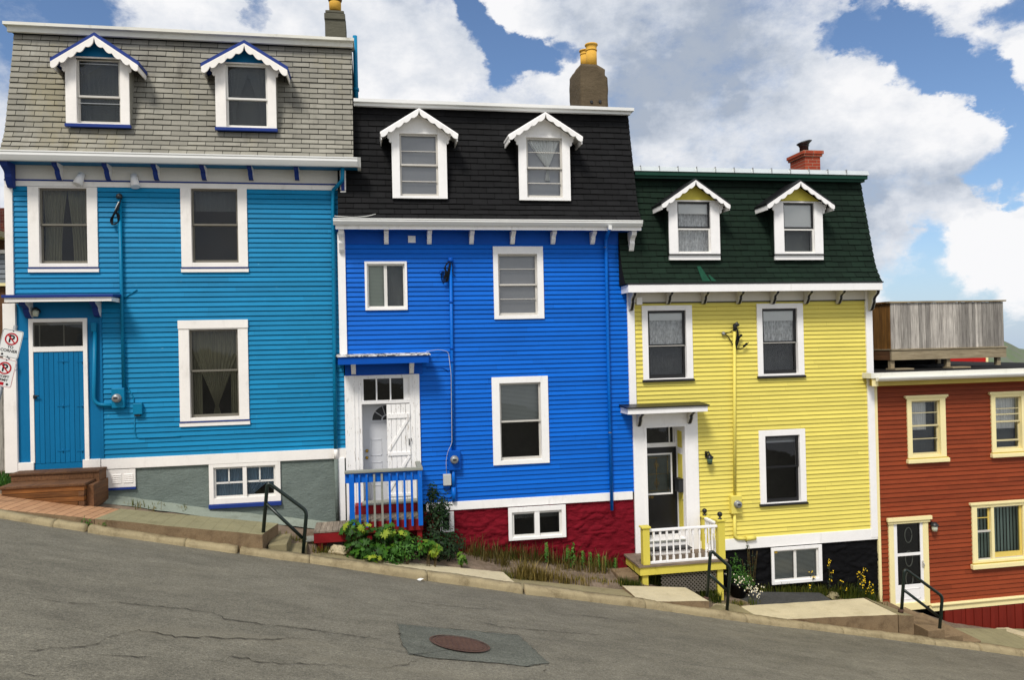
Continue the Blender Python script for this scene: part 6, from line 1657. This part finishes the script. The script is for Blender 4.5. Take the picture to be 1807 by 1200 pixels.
ra = bx('top_rail', WHITE3, py, xl+.069, xr-.069, yq-.035, yq+.035, ztr-.045, ztr, bevel=.008); bx('bottom_rail', WHITE3, py, xl+.069, xr-.069, yq-.025, yq+.025, zbr-.045, zbr, bevel=.006)
bx('rail_foot', WHITE3, py, xl+.075, xl+.115, yq-.02, yq+.02, zd+.001, zbr-.046); bx('rail_foot', WHITE3, py, xr-.115, xr-.075, yq-.02, yq+.02, zd+.001, zbr-.046)
H = ztr-.045-zbr
def spindle(x, y, zb_, H):
    return MB().box(x-.019, x+.019, y-.019, y+.019, zb_, zb_+.16*H).lathe((x, y, zb_+.16*H), [(.019, 0), (.011, .03*H), (.019, .07*H), (.013, .10*H), (.018, .30*H), (.013, .52*H), (.018, .56*H), (.011, .60*H), (.019, .64*H)], 10).box(x-.019, x+.019, y-.019, y+.019, zb_+.80*H, zb_+H)
n = 10
for i in range(n):
    x = xl+.069+(xr-xl-.138)*(i+.75)/(n+.5); spindle(x, yq, zbr, H).build('baluster', WHITE3, py)
bx('top_rail', WHITE3, py, xr-.035, xr+.035, yq+.069, -.16, ztr-.045, ztr, bevel=.008); bx('bottom_rail', WHITE3, py, xr-.025, xr+.025, yq+.069, -.16, zbr-.045, zbr)
for i in range(5): spindle(xr, yq+.10+(-.2-yq)*(i+.4)/5, zbr, H).build('baluster', WHITE3, py)
for xx, ub in ((fx0+.06, 0), (fx1-.16, 0)):
    bx('leg', YELF, py, xx, xx+.12, yp+.045, yp+.165, yardz(xx, yp)-.2, zf_+.02, bevel=.004)
lt = MB(); lx0, lx1 = fx0+.45, fx1-.18; lz1 = zf_+.01; lz0 = lz1-.42
for i in range(-8, 26):
    for sg in (-1, 1):
        a_ = lx0+i*.075; b_ = a_+sg*.42; y = yp+.06+(.008 if sg > 0 else 0)
        pts = [(a_, lz0), (b_, lz1)]
        (p0, p1) = pts
        if sg > 0: 
            if p0[0] < lx0: f_ = (lx0-p0[0])/(p1[0]-p0[0]); p0 = (lx0, p0[1]+f_*(p1[1]-p0[1]))
            if p1[0] > lx1: f_ = (p1[0]-lx1)/(p1[0]-p0[0]) if p1[0] != p0[0] else 1; p1 = (lx1, p1[1]-f_*(p1[1]-p0[1]))
            if p0[0] >= lx1 or p1[0] <= lx0: continue
        else:
            if p1[0] < lx0: f_ = (lx0-p1[0])/(p0[0]-p1[0]); p1 = (lx0, p1[1]-f_*(p1[1]-p0[1]))
            if p0[0] > lx1: f_ = (p0[0]-lx1)/(p0[0]-p1[0]); p0 = (lx1, p0[1]+f_*(p1[1]-p0[1]))
            if p1[0] >= lx1 or p0[0] <= lx0: continue
        lt.xz(y, y+.007, [(p0[0]-.016, p0[1]), (p0[0]+.016, p0[1]), (p1[0]+.016, p1[1]), (p1[0]-.016, p1[1])])
lt.build('lattice', paint('grey_lattice', S(104, 98, 88), .15, .8, 6), py)
# entrance steps on the porch
sx0, sx1 = P(1143, 960, -.1)[0], P(1211, 960, -.1)[0]
zs = P(1176, 948, .0)[1]
H = zs-zd
e1 = bx('step', WHITE3, py, sx0, sx1, -.30, -.075, zd+.002, zd+H*.34); bx('step_tread', BLACK, e1, sx0-.02, sx1+.03, -.33, -.075, zd+H*.341, zd+H*.41)
e2 = bx('step', WHITE3, py, sx0, sx1, -.074, -.042, zd+.002, zd+H*.75); bx('step_tread', GREYW, e2, sx0-.02, sx1, -.10, -.042, zd+H*.751, zd+H*.80)
# rough concrete block by the porch
q = P(1108, 1012, -.75); MB().box(P(1093, 1010, -.8)[0], fx0-.01, -.85, -.25, yardz(4.9, -.6)-.2, P(1108, 1008, -.5)[1]).build('concrete_block', CONF, None, 'rough concrete step block at the left end of the yellow porch', 'block', bevel=.02)

# ================================================================== HANDRAILS
def handrail(pts_top, base1, mid, label, y=-1.74, r=.030):
    b1 = P3(*base1, y)
    t = thing('handrail', (b1[0], y, b1[2]), label, 'handrail', 'bent pipe handrails beside the pavement steps')
    path = [b1]+[P3(u, v, y) for u, v in pts_top]
    path[0] = (b1[0], y, b1[2]-.15); l = path[-1]; path[-1] = (l[0], y, l[2]-.15)
    MB().tube(bend_path(path, .085, 8), r, 12).build('rail_pipe', RAILM, t)
    a, b = P3(*mid[0], y), P3(*mid[1], y); MB().tube([a, b], r*.92, 12).build('mid_rail', RAILM, t)
    MB().lathe((b1[0], y, b1[2]-.02), [(.05, 0), (.045, .05), (.034, .055)], 12).build('post_collar', RUST, t)
    return t
handrail([(472, 851), (541, 902), (533, 981)], (462.5, 946), ((470, 889), (534, 950)), 'dark green bent pipe handrail before the grey foundation of the cyan house')
handrail([(1254, 971), (1289, 1002), (1281, 1081)], (1246, 1057), ((1250, 1012), (1285, 1045)), 'black bent pipe handrail in front of the yellow porch')
handrail([(1596, 1004), (1663, 1053), (1655, 1128)], (1589.5, 1079), ((1594, 1041), (1657, 1089)), 'black bent pipe handrail in front of the white storm door of the red house')

# ================================================================== PARKING SIGN
ysn = -1.6
s1 = P3(18.7, 606.5, ysn); s2 = P3(7.5, 654, ysn)
ang = R(-13)
sgn = thing('parking_sign', (s1[0], ysn, s1[2]), 'leaning pole with two white no parking plates at the left kerb', 'sign')
MB().tube([(s1[0], ysn+.03, s1[2]+.29), (s1[0], ysn+.03, s1[2]-3.2)], .028, 12).build('post', GALV, sgn)
def plate(dz, texts, dx=0):
    w_, h_ = .152, .222
    x, z = s1[0]+dx, s1[2]+dz
    def rr(w_, h_, r_):
        pts = []
        for cx2, cz2, a0 in ((w_-r_, h_-r_, 0), (-w_+r_, h_-r_, 90), (-w_+r_, -h_+r_, 180), (w_-r_, -h_+r_, 270)):
            pts += [(x+cx2+r_*math.cos(R(a0+k*15)), z+cz2+r_*math.sin(R(a0+k*15))) for k in range(7)]
        return pts
    p_ = MB().xz(ysn-.004, ysn, rr(w_, h_, .03)).build('sign_plate', SIGNW, sgn, origin=(x, ysn, z))
    bd = MB(); o_, i_ = rr(w_-.006, h_-.006, .026), rr(w_-.011, h_-.011, .022); n = len(o_)
    bd.add([(a, ysn-.0052, b) for a, b in o_]+[(a, ysn-.0052, b) for a, b in i_], [(i, (i+1) % n, n+(i+1) % n, n+i) for i in range(n)]); bd.build('sign_border', SIGNR if dz < 0 else SIGNK, p_, fixn=False, origin=(x, ysn, z))
    zc = z+.075; rg = MB(); n = 36; R1, R0 = .098, .076
    rg.add([(x+R_*math.cos(2*math.pi*i/n), ysn-.0065, zc+R_*math.sin(2*math.pi*i/n)) for R_ in (R1, R0) for i in range(n)], [(i, (i+1) % n, n+(i+1) % n, n+i) for i in range(n)])
    c_, s_ = math.cos(R(-45)), math.sin(R(-45)); hw = .010
    rg.add([(x+c_*a-s_*b, ysn-.0075, zc+s_*a+c_*b) for a, b in ((-.08, -hw), (.08, -hw), (.08, hw), (-.08, hw))], [(0, 1, 2, 3)])
    rg.build('prohibition_ring', SIGNR, p_, fixn=False, origin=(x, ysn, z))
    text_mesh('P', .165, SIGNK, p_, (.0, -.0055, .072), (R(90), 0, 0), bold=.004)
    for (tx, sz, px_, pz_) in texts: text_mesh(tx, sz, SIGNK, p_, (px_, -.0055, pz_), (R(90), 0, 0), bold=.0012)
    return p_, x, z
def arrow(p_, x, z, px_, pz_, mat=SIGNK):
    q = MB(); q.xz(ysn-.0062, ysn-.0058, [(x+px_-.022, z+pz_), (x+px_, z+pz_+.022), (x+px_+.022, z+pz_), (x+px_, z+pz_-.022)]); q.build('arrow', mat, p_, origin=(x, ysn, z))
p_, x, z = plate(0, [('TO', .062, .01, -.055), ('CORNER', .062, 0, -.115)]); arrow(p_, x, z, -.085, -.180)
p_, x, z = plate(-.468, [('EXCEPT', .052, 0, -.058), ('PERMIT', .052, 0, -.112)]); arrow(p_, x, z, .085, -.172)
q = MB(); q.xz(ysn-.0062, ysn-.0058, [(x-.07, z-.195), (x+.035, z-.195), (x+.035, z-.148), (x-.07, z-.148)]); q.build('red_panel', SIGNR, p_, origin=(x, ysn, z))
bolts = MB()
for dz in (.205, -.205, -.468+.205): bolts.lathe((s1[0], ysn-.004, s1[2]+dz), [(.009, 0), (.009, .006), (.001, .008)], 8, axis='y')
bolts.build('bolt', DARKM, sgn)
sgn.rotation_euler = (0, -ang, 0)

# ================================================================== NEIGHBOUR ON THE LEFT, RED HOUSE BEHIND, HILL
yn = 5.0
nb_ = thing('neighbour_house', (P(-60, 600, yn)[0], yn+3, 3.0), 'dark brick house with balcony and grey siding glimpsed left of the cyan house', 'house')
q = R4(-160, 366, 16, 900, yn); bx('wall', BRICKD, nb_, q[0], q[1]+.25, yn, yn+6, q[2]-1, q[3])
zz1 = lambda v: P(5, v, yn)[1]
q1 = P(-160, 600, yn)[0]; q2 = P(16, 600, yn)[0]+.2
bx('balcony_slab', CREAM, nb_, q1, q2, yn-.9, yn, zz1(426), zz1(416)); bx('beam', STAIND, nb_, q1, q2, yn-.3, yn, zz1(450), zz1(427))
rl = MB(); x = q1
while x < q2: rl.box(x, x+.025, yn-.86, yn-.84, zz1(416), zz1(372)); x += .12
rl.box(q1, q2, yn-.88, yn-.82, zz1(372), zz1(368)); rl.build('railing', DARKM, nb_)
siding(nb_, paint('grey_neighbour_siding', S(122, 128, 134), .08, .6, 3, av=.05), q1, q2, zz1(503), zz1(452), .11, [], y=yn-.5)
bx('trim_board', WHITE1, nb_, q1, q2, yn-.56, yn-.4, zz1(452), zz1(446)); bx('trim_board', CREAM, nb_, q1, q2, yn-.56, yn-.4, zz1(508), zz1(503)); bx('brown_panel', STAIND, nb_, q1, q2, yn-.45, yn-.1, zz1(690), zz1(509))
fn = thing('fence', (P(0, 760, 2.5)[0], 2.5, P(0, 840, 2.5)[1]), 'grey plank fence in the gap left of the cyan house', 'fence')
fp = MB(); x = P(-150, 740, 2.5)[0]
while x < P(22, 740, 2.5)[0]: fp.box(x+.004, x+.12, 2.5, 2.53, P(0, 850, 2.5)[1], P(0, 688, 2.5)[1], rnd()); x += .124
fp.build('plank', DECKW, fn); bx('fence_rail', DECKX, fn, P(-150, 740, 2.5)[0], P(22, 740, 2.5)[0], 2.531, 2.58, P(0, 775, 2.5)[1], P(0, 765, 2.5)[1])
# ground strip beside the cyan house
mb = MB(); gz_ = P(0, 858, .3)[1]; mb.box(P(-150, 860, .3)[0], P(30, 860, .3)[0], -.3, 2.6, gz_-1.2, gz_-.02); mb.build('ground', DIRT, kind='structure')

yr = 22
rb = thing('red_house', (P(1660, 640, yr)[0], yr+3, P(1700, 640, yr)[1]-5), 'plain red house seen between the deck legs behind the flat roof', 'house')
a = R4(1672, 622, 1743, 660, yr); bx('wall', paint('distant_red_paint', S(172, 32, 26), .06, .6, 1), rb, a[0], a[1], yr, yr+6, a[2]-5, a[3]+.3)
bx('roof', UNDER, rb, a[0]-.2, a[1]+.2, yr-.2, yr+6.2, a[3]+.301, a[3]+.45); bx('corner_board', CREAM, rb, a[1]-.12, a[1]+.01, yr-.03, yr-.001, a[2]-5, a[3]+.29)
mb = MB(); yh = 620.0; us = np.linspace(1500, 2300, 60); prof = [(0, 0), (.3, .10), (.6, .45), (1, 1)]
vs = []
for j in range(14):
    t = j/13
    for u_ in us:
        x, zc = P(u_, 603 if u_ < 1770 else 603+(u_-1770)*.22, yh+240)
        zc += 7*noise.fractal(Vector((u_*.018, 2, 0)), 1, 2, 5)
        y = yh-330+570*t; xx = x*(y+DIST)/(yh+240+DIST)
        z = -70+(zc+70)*(t**1.3)+7*noise.fractal(Vector((xx*.02, y*.02, 7)), 1, 2, 4)*math.sin(math.pi*min(1, t))
        vs.append((xx, y, z))
nx = len(us); mb.add(vs, [(j*nx+i, j*nx+i+1, (j+1)*nx+i+1, (j+1)*nx+i) for j in range(13) for i in range(nx-1)], .5, True)
k = N('far_hillside'); c_ = k.mix(k.map(k.noise(.035, 8, .7), .42, .6, 0, 1), S(98, 112, 84), S(108, 108, 102)); c_ = k.mix(k.map(k.noise(.11, 6, .7, off=4), .55, .65, 0, .7), c_, S(84, 100, 70)); 
mb.build('hill', k.fin(c_, .95, .05), kind='structure', fixn=False)

# ================================================================== PLANTS
MAPLE = [(0, -.45), (.10, -.12), (.42, -.30), (.34, -.05), (.55, .12), (.28, .16), (.30, .38), (.12, .28), (0, .60), (-.12, .28), (-.30, .38), (-.28, .16), (-.55, .12), (-.34, -.05), (-.42, -.30), (-.10, -.12)]
OVAL = [(0, -.5), (.16, -.25), (.2, .05), (.1, .32), (0, .5), (-.1, .32), (-.2, .05), (-.16, -.25)]
def leaf(mb, p, nrm, size, shape, tone, curl=.18):
    n = Vector(nrm).normalized(); a = n.orthogonal().normalized(); a = Matrix.Rotation(U(0, 6.28), 3, n) @ a; b = n.cross(a)
    vs = [tuple(Vector(p)-n*size*.02)]
    for x, y in shape: vs.append(tuple(Vector(p)+a*x*size+b*y*size-n*size*curl*(abs(x)*1.2+max(0, y)**2*.9)))
    k = len(shape); mb.add(vs, [(0, 1+i, 1+(i+1) % k) for i in range(k)], tone)
def blob_leaves(mb, blobs, n, size, shape, tone=(.15, .6), up=.6):
    tot = sum(b[3] for b in blobs)
    for (c, rx, rz, wgt, *ry) in blobs:
        ryv = ry[0] if ry else rx
        for _ in range(int(n*wgt/tot)):
            d = Vector((random.gauss(0, 1), random.gauss(0, 1), random.gauss(0, 1))).normalized(); q = rnd()**.40
            p = (c[0]+d.x*rx*q, c[1]+d.y*ryv*q, c[2]+d.z*rz*q)
            nr = d+Vector((U(-.5, .5), U(-.9, .1), up+U(-.3, .5)))
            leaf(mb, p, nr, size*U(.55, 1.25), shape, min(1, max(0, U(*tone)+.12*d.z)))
def shrub(name, label, cat, blobs, n, size, shape, mat, tone, stems=(), group=None, extra=None):
    base = (blobs[0][0][0], blobs[0][0][1], yardz(blobs[0][0][0], blobs[0][0][1]))
    t = thing(name, base, label, cat, group)
    mb = MB(); blob_leaves(mb, blobs, n, size, shape, tone)
    if extra: blob_leaves(mb, *extra)
    mb.build('foliage', mat, t, fixn=False)
    sm = MB()
    for (c, rx, rz, w_, *_r) in blobs:
        for _ in range(2):
            e = (c[0]+U(-.4, .4)*rx, c[1]+U(-.3, .3)*rx, c[2]+U(-.2, .6)*rz); b0 = (base[0]+(c[0]-base[0])*.55+U(-.05, .05), c[1]+.04, base[2]-.05)
            m_ = tuple((a+b)/2+U(-.04, .04) for a, b in zip(b0, e)); sm.tube(smooth_path([b0, m_, e], 4), [.011*(1-.6*i/8) for i in range(9)], 5)
    sm.build('stem', STEMM, t); return t
B = lambda u, v, y, ru, rv, w, ry=None: (P3(u, v, y), ru/92, rv/92, w) if ry is None else (P3(u, v, y), ru/92, rv/92, w, ry)
shrub('maple_shrub', 'broad leaved maple shrub with pale new shoots below the blue porch railing', 'shrub',
      [B(650, 950, -1.15, 42, 26, 5, .22), B(622, 935, -1.2, 22, 18, 2.5, .16), B(700, 958, -1.15, 40, 26, 5, .22), B(668, 975, -1.3, 55, 14, 4, .2), B(690, 940, -1.15, 24, 18, 2.5, .16), B(640, 968, -1.3, 30, 14, 2, .18)],
      380, .14, MAPLE, LEAFM, (.0, .52), extra=([B(640, 930, -1.3, 30, 10, 1, .12), B(684, 940, -1.3, 20, 8, 1, .1), B(705, 945, -1.3, 20, 8, 1, .1), B(660, 985, -1.5, 18, 6, .8, .08)], 40, .14, MAPLE, (.4, .95)))
shrub('maple_sapling', 'small maple sapling with reddish top leaves right of the big maple shrub', 'shrub', [B(755, 962, -1.3, 14, 12, 1, .14), B(768, 972, -1.3, 10, 8, 1, .12)], 34, .17, MAPLE, LEAFM, (.4, 1.0))
shrub('maple_sapling', 'little maple seedling standing alone on the gravel below the red foundation', 'shrub', [B(815, 985, -1.15, 10, 11, 1, .1)], 20, .13, MAPLE, LEAFM, (.25, .8))
shrub('bush', 'tall dark narrow leaved bush at the corner of the blue porch', 'bush',
      [B(768, 940, -.55, 32, 50, 6, .28), B(766, 900, -.45, 22, 34, 3, .2), B(763, 868, -.42, 11, 18, 1.2, .12), B(782, 890, -.40, 16, 26, 2, .18), B(778, 965, -.8, 34, 26, 4, .3), B(742, 968, -.9, 40, 22, 3, .25), B(800, 960, -.7, 22, 28, 2.5, .25)],
      2600, .075, OVAL, LEAFD, (.0, .55))
shrub('leafy_plant', 'low feathery green plant between the maple shrub and the dark bush', 'plant', [B(722, 968, -1.3, 30, 22, 2, .2), B(700, 985, -1.35, 26, 10, 1, .15)], 420, .07, OVAL, LEAFG, (.1, .6))

def tuft(mb, x, y, z, n, h, spread, tone, wid=.006):
    for _ in range(n):
        bx_, by_ = x+random.gauss(0, spread), y+random.gauss(0, spread*.7); a = U(0, 6.28); l = h*U(.3, 1.25); ln = l*abs(random.gauss(.2, .45))
        dx, dy = math.cos(a)*ln, math.sin(a)*ln; w_ = wid*U(.6, 1.4); px, py = -math.sin(a)*w_, math.cos(a)*w_
        zz = z if z is not None else yardz(bx_, by_)
        t = min(1, max(0, U(*tone)))
        mb.add([(bx_-px, by_-py, zz-.02), (bx_+px, by_+py, zz-.02), (bx_+dx*.35+px*.8, by_+dy*.35+py*.8, zz+l*.6), (bx_+dx*.35-px*.8, by_+dy*.35-py*.8, zz+l*.6), (bx_+dx, by_+dy, zz+l*.95)], [(0, 1, 2, 3), (3, 2, 4)], t)
def gnd(u, v):                            # a photo point on the yard between pavement and houses
    d = ray(u, v); lo, hi = 10/FPX, 26/FPX
    for _ in range(40):
        t = (lo+hi)/2; x, y, z = t*d[0], -DIST+t*d[1], EYE+t*d[2]
        if z > yardz(x, y) and y < .1: lo = t
        else: hi = t
    return (t*d[0], min(-.03, -DIST+t*d[1]), EYE+t*d[2])
def grass(name, label, mat, spots, wid=.006):
    mb = MB()
    for (u0, u1, v0, v1, n, per, h, spread, tone) in spots:
        for _ in range(n):
            f = rnd(); x, y, z = gnd(u0+(u1-u0)*f+U(-3, 3), v0+(v1-v0)*f+U(-3, 3)); tuft(mb, x, y, z, per, h*U(.6, 1.2), spread, tone, wid)
    return mb.build(name, mat, None, label, 'grass', kind='stuff', fixn=False)
grass('dry_grass', 'tall dry straw coloured grass along the red foundation and pavement edge', DRYM,
      [(820, 1000, 977, 1000, 44, 7, .36, .09, (0, .5)), (910, 960, 1018, 1026, 44, 12, .32, .07, (.2, 1)), (955, 1030, 1020, 1032, 34, 7, .24, .07, (.3, .9)), (840, 900, 985, 1000, 20, 7, .32, .08, (0, .5)), (980, 1080, 1003, 1012, 24, 6, .34, .08, (.1, .7))])
grass('grass', 'mixed green grass in the yards between pavement and house walls', GRASSM,
      [(560, 620, 975, 985, 24, 12, .16, .05, (.2, .8)), (600, 690, 985, 990, 18, 8, .1, .05, (.0, .4)), (1130, 1185, 1024, 1034, 50, 18, .46, .06, (0, .35)), (1185, 1262, 1030, 1046, 50, 16, .34, .06, (0, .4)), (1240, 1275, 1050, 1066, 22, 12, .26, .05, (0, .4)),
       (1330, 1460, 1040, 1046, 60, 13, .2, .06, (.1, .6)), (1425, 1470, 1050, 1054, 30, 16, .18, .05, (.1, .6)), (1460, 1545, 1048, 1060, 56, 13, .30, .06, (0, .5)), (1090, 1135, 1030, 1036, 26, 12, .13, .04, (.0, .4)), (880, 935, 1012, 1034, 16, 10, .12, .04, (.2, .7)),
       (1470, 1560, 1060, 1072, 20, 8, .12, .05, (.1, .6)), (830, 1090, 978, 1000, 80, 8, .28, .07, (.0, .5)), (1020, 1100, 1020, 1030, 16, 8, .09, .04, (.2, .9)), (1285, 1330, 1040, 1068, 14, 8, .14, .04, (0, .5)), (490, 545, 940, 962, 10, 6, .12, .04, (.2, .8)),
       (220, 330, 893, 902, 18, 4, .14, .04, (.3, 1)), (1290, 1340, 1067, 1066, 14, 8, .08, .04, (.2, .8))])
mb = MB()
for _ in range(120): tuft(mb, U(P(-60, 850, .1)[0], P(12, 850, .1)[0]), U(-.2, 1.2), gz_-.03, 8, .22, .05, (.0, .6), .007)
mb.build('grass', LEAFG, None, 'bright green grass beside the left corner of the cyan house', 'grass', kind='stuff', fixn=False)
# upright green weeds along the red foundation
def weed(mb, sm, h):
    sm.tube([(0, 0, 0), (.01, 0, h*.5), (.0, .0, h)], .005, 5)
    for k in range(int(h*150)):
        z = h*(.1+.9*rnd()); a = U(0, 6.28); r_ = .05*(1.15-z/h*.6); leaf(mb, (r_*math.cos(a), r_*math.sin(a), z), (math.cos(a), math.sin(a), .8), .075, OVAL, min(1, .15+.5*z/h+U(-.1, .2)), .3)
wp = thing('weed', gnd(1003, 1001), 'green upright weed in the row along the red painted foundation', 'weed', 'upright weeds along the red foundation')
ml, ms = MB(), MB(); weed(ml, ms, .42)
for m_ in (ml, ms): m_.v = [(x+W[wp.name][0], y+W[wp.name][1], z+W[wp.name][2]) for x, y, z in m_.v]
lf_, st_ = ml.build('foliage', LEAFG, wp, fixn=False), ms.build('stem', STEMM, wp)
for u_, v_, s_ in ((965, 994, .9), (1012, 1003, 1.05), (1028, 1004, .9), (1042, 1006, .85), (1056, 1008, .75), (1068, 1010, .7), (1086, 1008, .6)):
    c = wp.copy(); C.objects.link(c); c.location = gnd(u_, v_); c.scale = (s_, s_, s_*U(.9, 1.1)); c.rotation_euler = (0, 0, U(0, 6))
    for ch in (lf_, st_): d = ch.copy(); C.objects.link(d); d.parent = c
# daisies in a black pot
fp_ = thing('flower_pot', gnd(1303, 1054), 'black pot of small white daisies beside the yellow porch', 'flower pot')
o_ = W[fp_.name]; MB().lathe(o_, [(.13, 0), (.19, .26), (.205, .27), (.205, .31), (.18, .31), (.17, .26)], 20).build('pot', BLACKP, fp_)
mb = MB(); blob_leaves(mb, [((o_[0], o_[1], o_[2]+.45), .24, .22, 3), ((o_[0]+.1, o_[1]-.1, o_[2]+.35), .22, .16, 2), ((o_[0]-.02, o_[1]+.05, o_[2]+.68), .14, .2, 1.2)], 620, .05, OVAL, (0, .6)); mb.build('foliage', LEAFG, fp_, fixn=False)
for _ in range(80):
    mb = MB()
    u_, v_ = random.gauss(1320, 14), 0; v_ = 1028+(u_-1305)*.55+random.gauss(0, 7); p_ = P3(u_, v_, o_[1]-.2+U(-.05, .05))
    nn = Vector((U(-.4, .4), -1, U(.0, .9))).normalized()
    a_ = nn.orthogonal().normalized(); b_ = nn.cross(a_)
    for k in range(8):
        t0 = k*math.pi/4; d0 = a_*math.cos(t0)+b_*math.sin(t0); d1 = a_*math.cos(t0+.3)+b_*math.sin(t0+.3); d2 = a_*math.cos(t0-.3)+b_*math.sin(t0-.3); c0 = Vector(p_); s_ = .014
        mb.add([tuple(c0), tuple(c0+d2*s_*.8), tuple(c0+d0*s_*1.15), tuple(c0+d1*s_*.8)], [(0, 1, 2, 3)])
    mb.add([tuple(Vector(p_)+nn*.004+(a_*math.cos(k*1.05)+b_*math.sin(k*1.05))*.006) for k in range(6)], [tuple(range(6))], mi=1)
    mb.build('flower', [PETW, PETY], fp_, fixn=False)
# yellow wild flowers against the black foundation
def wildflower(u, v, label, n, hspread, wspread, mat_f=PETY, fs=.0115):
    b0 = gnd(u, v); t = thing('wildflower', b0, label, 'wildflower', 'yellow wildflowers by the black foundation')
    st, fl_, lv_ = MB(), MB(), MB()
    for _ in range(n):
        e = (b0[0]+random.gauss(0, wspread), b0[1]-U(0, .12), b0[2]+hspread*U(.35, 1)); m_ = (b0[0]+(e[0]-b0[0])*.4, b0[1]+(e[1]-b0[1])*.4, b0[2]+(e[2]-b0[2])*.55)
        st.tube(smooth_path([(b0[0]+U(-.04, .04), b0[1], b0[2]-.02), m_, e], 4), .0035, 4)
        for _q in range(3):
            c0 = Vector(e)+Vector((U(-.04, .04), 0, U(-.05, .02))); nn = Vector((U(-.5, .5), -1, U(0, .8))).normalized(); a_ = nn.orthogonal(); b_ = nn.cross(a_)
            fl_ = MB(); fl_.add([tuple(c0+(a_*math.cos(q*.7854)+b_*math.sin(q*.7854))*fs*(1 if q % 2 else .6)) for q in range(8)], [tuple(range(8))]); fl_.build('flower', mat_f, t, fixn=False)
        for _q in range(5): f = rnd(); leaf(lv_, tuple(b0[i]+(e[i]-b0[i])*f+U(-.02, .02) for i in range(3)), (U(-1, 1), -1, .6), .06, OVAL, U(0, .4))
    st.build('stem', STEMM, t); lv_.build('foliage', LEAFD, t, fixn=False); return t
wildflower(1458, 1042, 'thin yellow wildflower right of the white basement window of the yellow house', 6, .85, .05)
wildflower(1508, 1048, 'fullest yellow wildflower clump before the black foundation', 13, .62, .10)
wildflower(1530, 1054, 'lower yellow wildflower clump near the cream corner board', 9, .45, .09)
wildflower(1425, 1043, 'short yellow wildflower below the basement window of the yellow house', 4, .45, .05)
wildflower(1479, 1044, 'single low yellow wildflower left of the fullest clump', 3, .34, .04)
# tall seed grass stalks by the yellow house
t = thing('weed_stalk', gnd(1322, 1046), 'tall thin seed stalks rising beside the daisy pot', 'plant'); st = MB(); lv_ = MB(); b0 = W[t.name]
for _ in range(12):
    e = (b0[0]+random.gauss(0, .12), b0[1]-U(0, .1), b0[2]+U(.5, 1.15)); st.tube(smooth_path([(b0[0]+U(-.08, .08), b0[1], b0[2]-.02), ((b0[0]+e[0])/2+U(-.02, .02), e[1], (b0[2]+e[2])/2), e], 4), .004, 4)
    for _q in range(14): f = rnd(); leaf(lv_, tuple(b0[i]+(e[i]-b0[i])*f+U(-.03, .03) for i in range(3)), (U(-1, 1), -1, .6), .05, OVAL, U(0, .5))
st.build('stem', STEMM, t); lv_.build('foliage', LEAFD, t, fixn=False)
# kerb weeds
for u_, v_, lab in ((56, 922, 'small weed in the kerb below the terracotta pavers'), (152, 926, 'tiny weed at the end of the terracotta pavers'), (187, 933, 'leafy weed at the start of the high pavement slab'), (430, 975, 'weed in the kerb gap below the left handrail'),
                    (664, 1012, 'weed tuft in the kerb joint below the maple shrub'), (936, 1050, 'weed growing in the broken kerb gap'), (1308, 1096, 'weed at the kerb below the beige slab'), (1440, 1106, 'weed cluster at the foot of the high concrete edge')):
    x, y, z = P3(u_, v_, -1.86)[0], -1.86, P3(u_, v_, -1.86)[2]
    t = thing('weed', (x, y, z), lab, 'weed', 'weeds along the kerb'); mb = MB()
    for _ in range(30): leaf(mb, (x+random.gauss(0, .05), y+U(-.06, .04), z+abs(random.gauss(.0, .05))), (U(-.6, .6), -.7, 1), .055, OVAL, U(.1, .7))
    tuft(mb, x, y, z, 14, .13, .04, (.2, .7)); mb.build('foliage', LEAFG, t, fixn=False)
# stones and scraps
def stone(u, v, r_, label, mat=ROCK, name='stone', cat='stone'):
    x, y, z = gnd(u, v); mb = MB(); nu, nv = 12, 8; vs = []
    for j in range(nv+1):
        for i in range(nu):
            a, b = 2*math.pi*i/nu, math.pi*j/nv; d = Vector((math.cos(a)*math.sin(b), math.sin(a)*math.sin(b), math.cos(b)))
            q = r_*(1+.45*noise.fractal(d*1.6+Vector((u, v, 0)), 1, 2, 3)); vs.append((x+d.x*q*1.3, y+d.y*q, z+r_*.45+d.z*q*.75))
    mb.add(vs, [(j*nu+i, (j+1)*nu+i, (j+1)*nu+(i+1) % nu, j*nu+(i+1) % nu) for j in range(nv) for i in range(nu)], .5, False); return mb.build(name, mat, None, label, cat)
stone(598, 978, .13, 'pale rock under the low red platform'); stone(768, 984, .075, 'pale stone at the edge of the beige pavement slab'); stone(1276, 1078, .09, 'brown rock beside the handrail at the yellow porch')
stone(1266, 1074, .07, 'smaller brown rock left of the yellow porch handrail'); stone(1470, 1056, .10, 'half buried concrete lump beside the dark asphalt patch', CONR)
x, y, z = road_hit(742, 1026); mb = MB(); mb.add([(x+.06*math.cos(a)*U(.7, 1.2), y+.04*math.sin(a), z+.02+U(0, .02)) for a in np.linspace(0, 5.4, 8)], [tuple(range(8))]); mb.build('paper_scrap', PAPER, None, 'scrap of white paper on the road by the kerb below the blue house', 'litter')
x, y, z = gnd(1304, 1074); mb = MB(); mb.box(x-.05, x+.05, y-.02, y+.03, z+.01, z+.04); mb.build('bark_chip', STAIND, None, 'small dark chip of bark on the beige slab near the yellow porch handrail', 'litter', bevel=.01)
stone(905, 1034, .05, 'small stone at the corner of the beige slab before the red foundation')
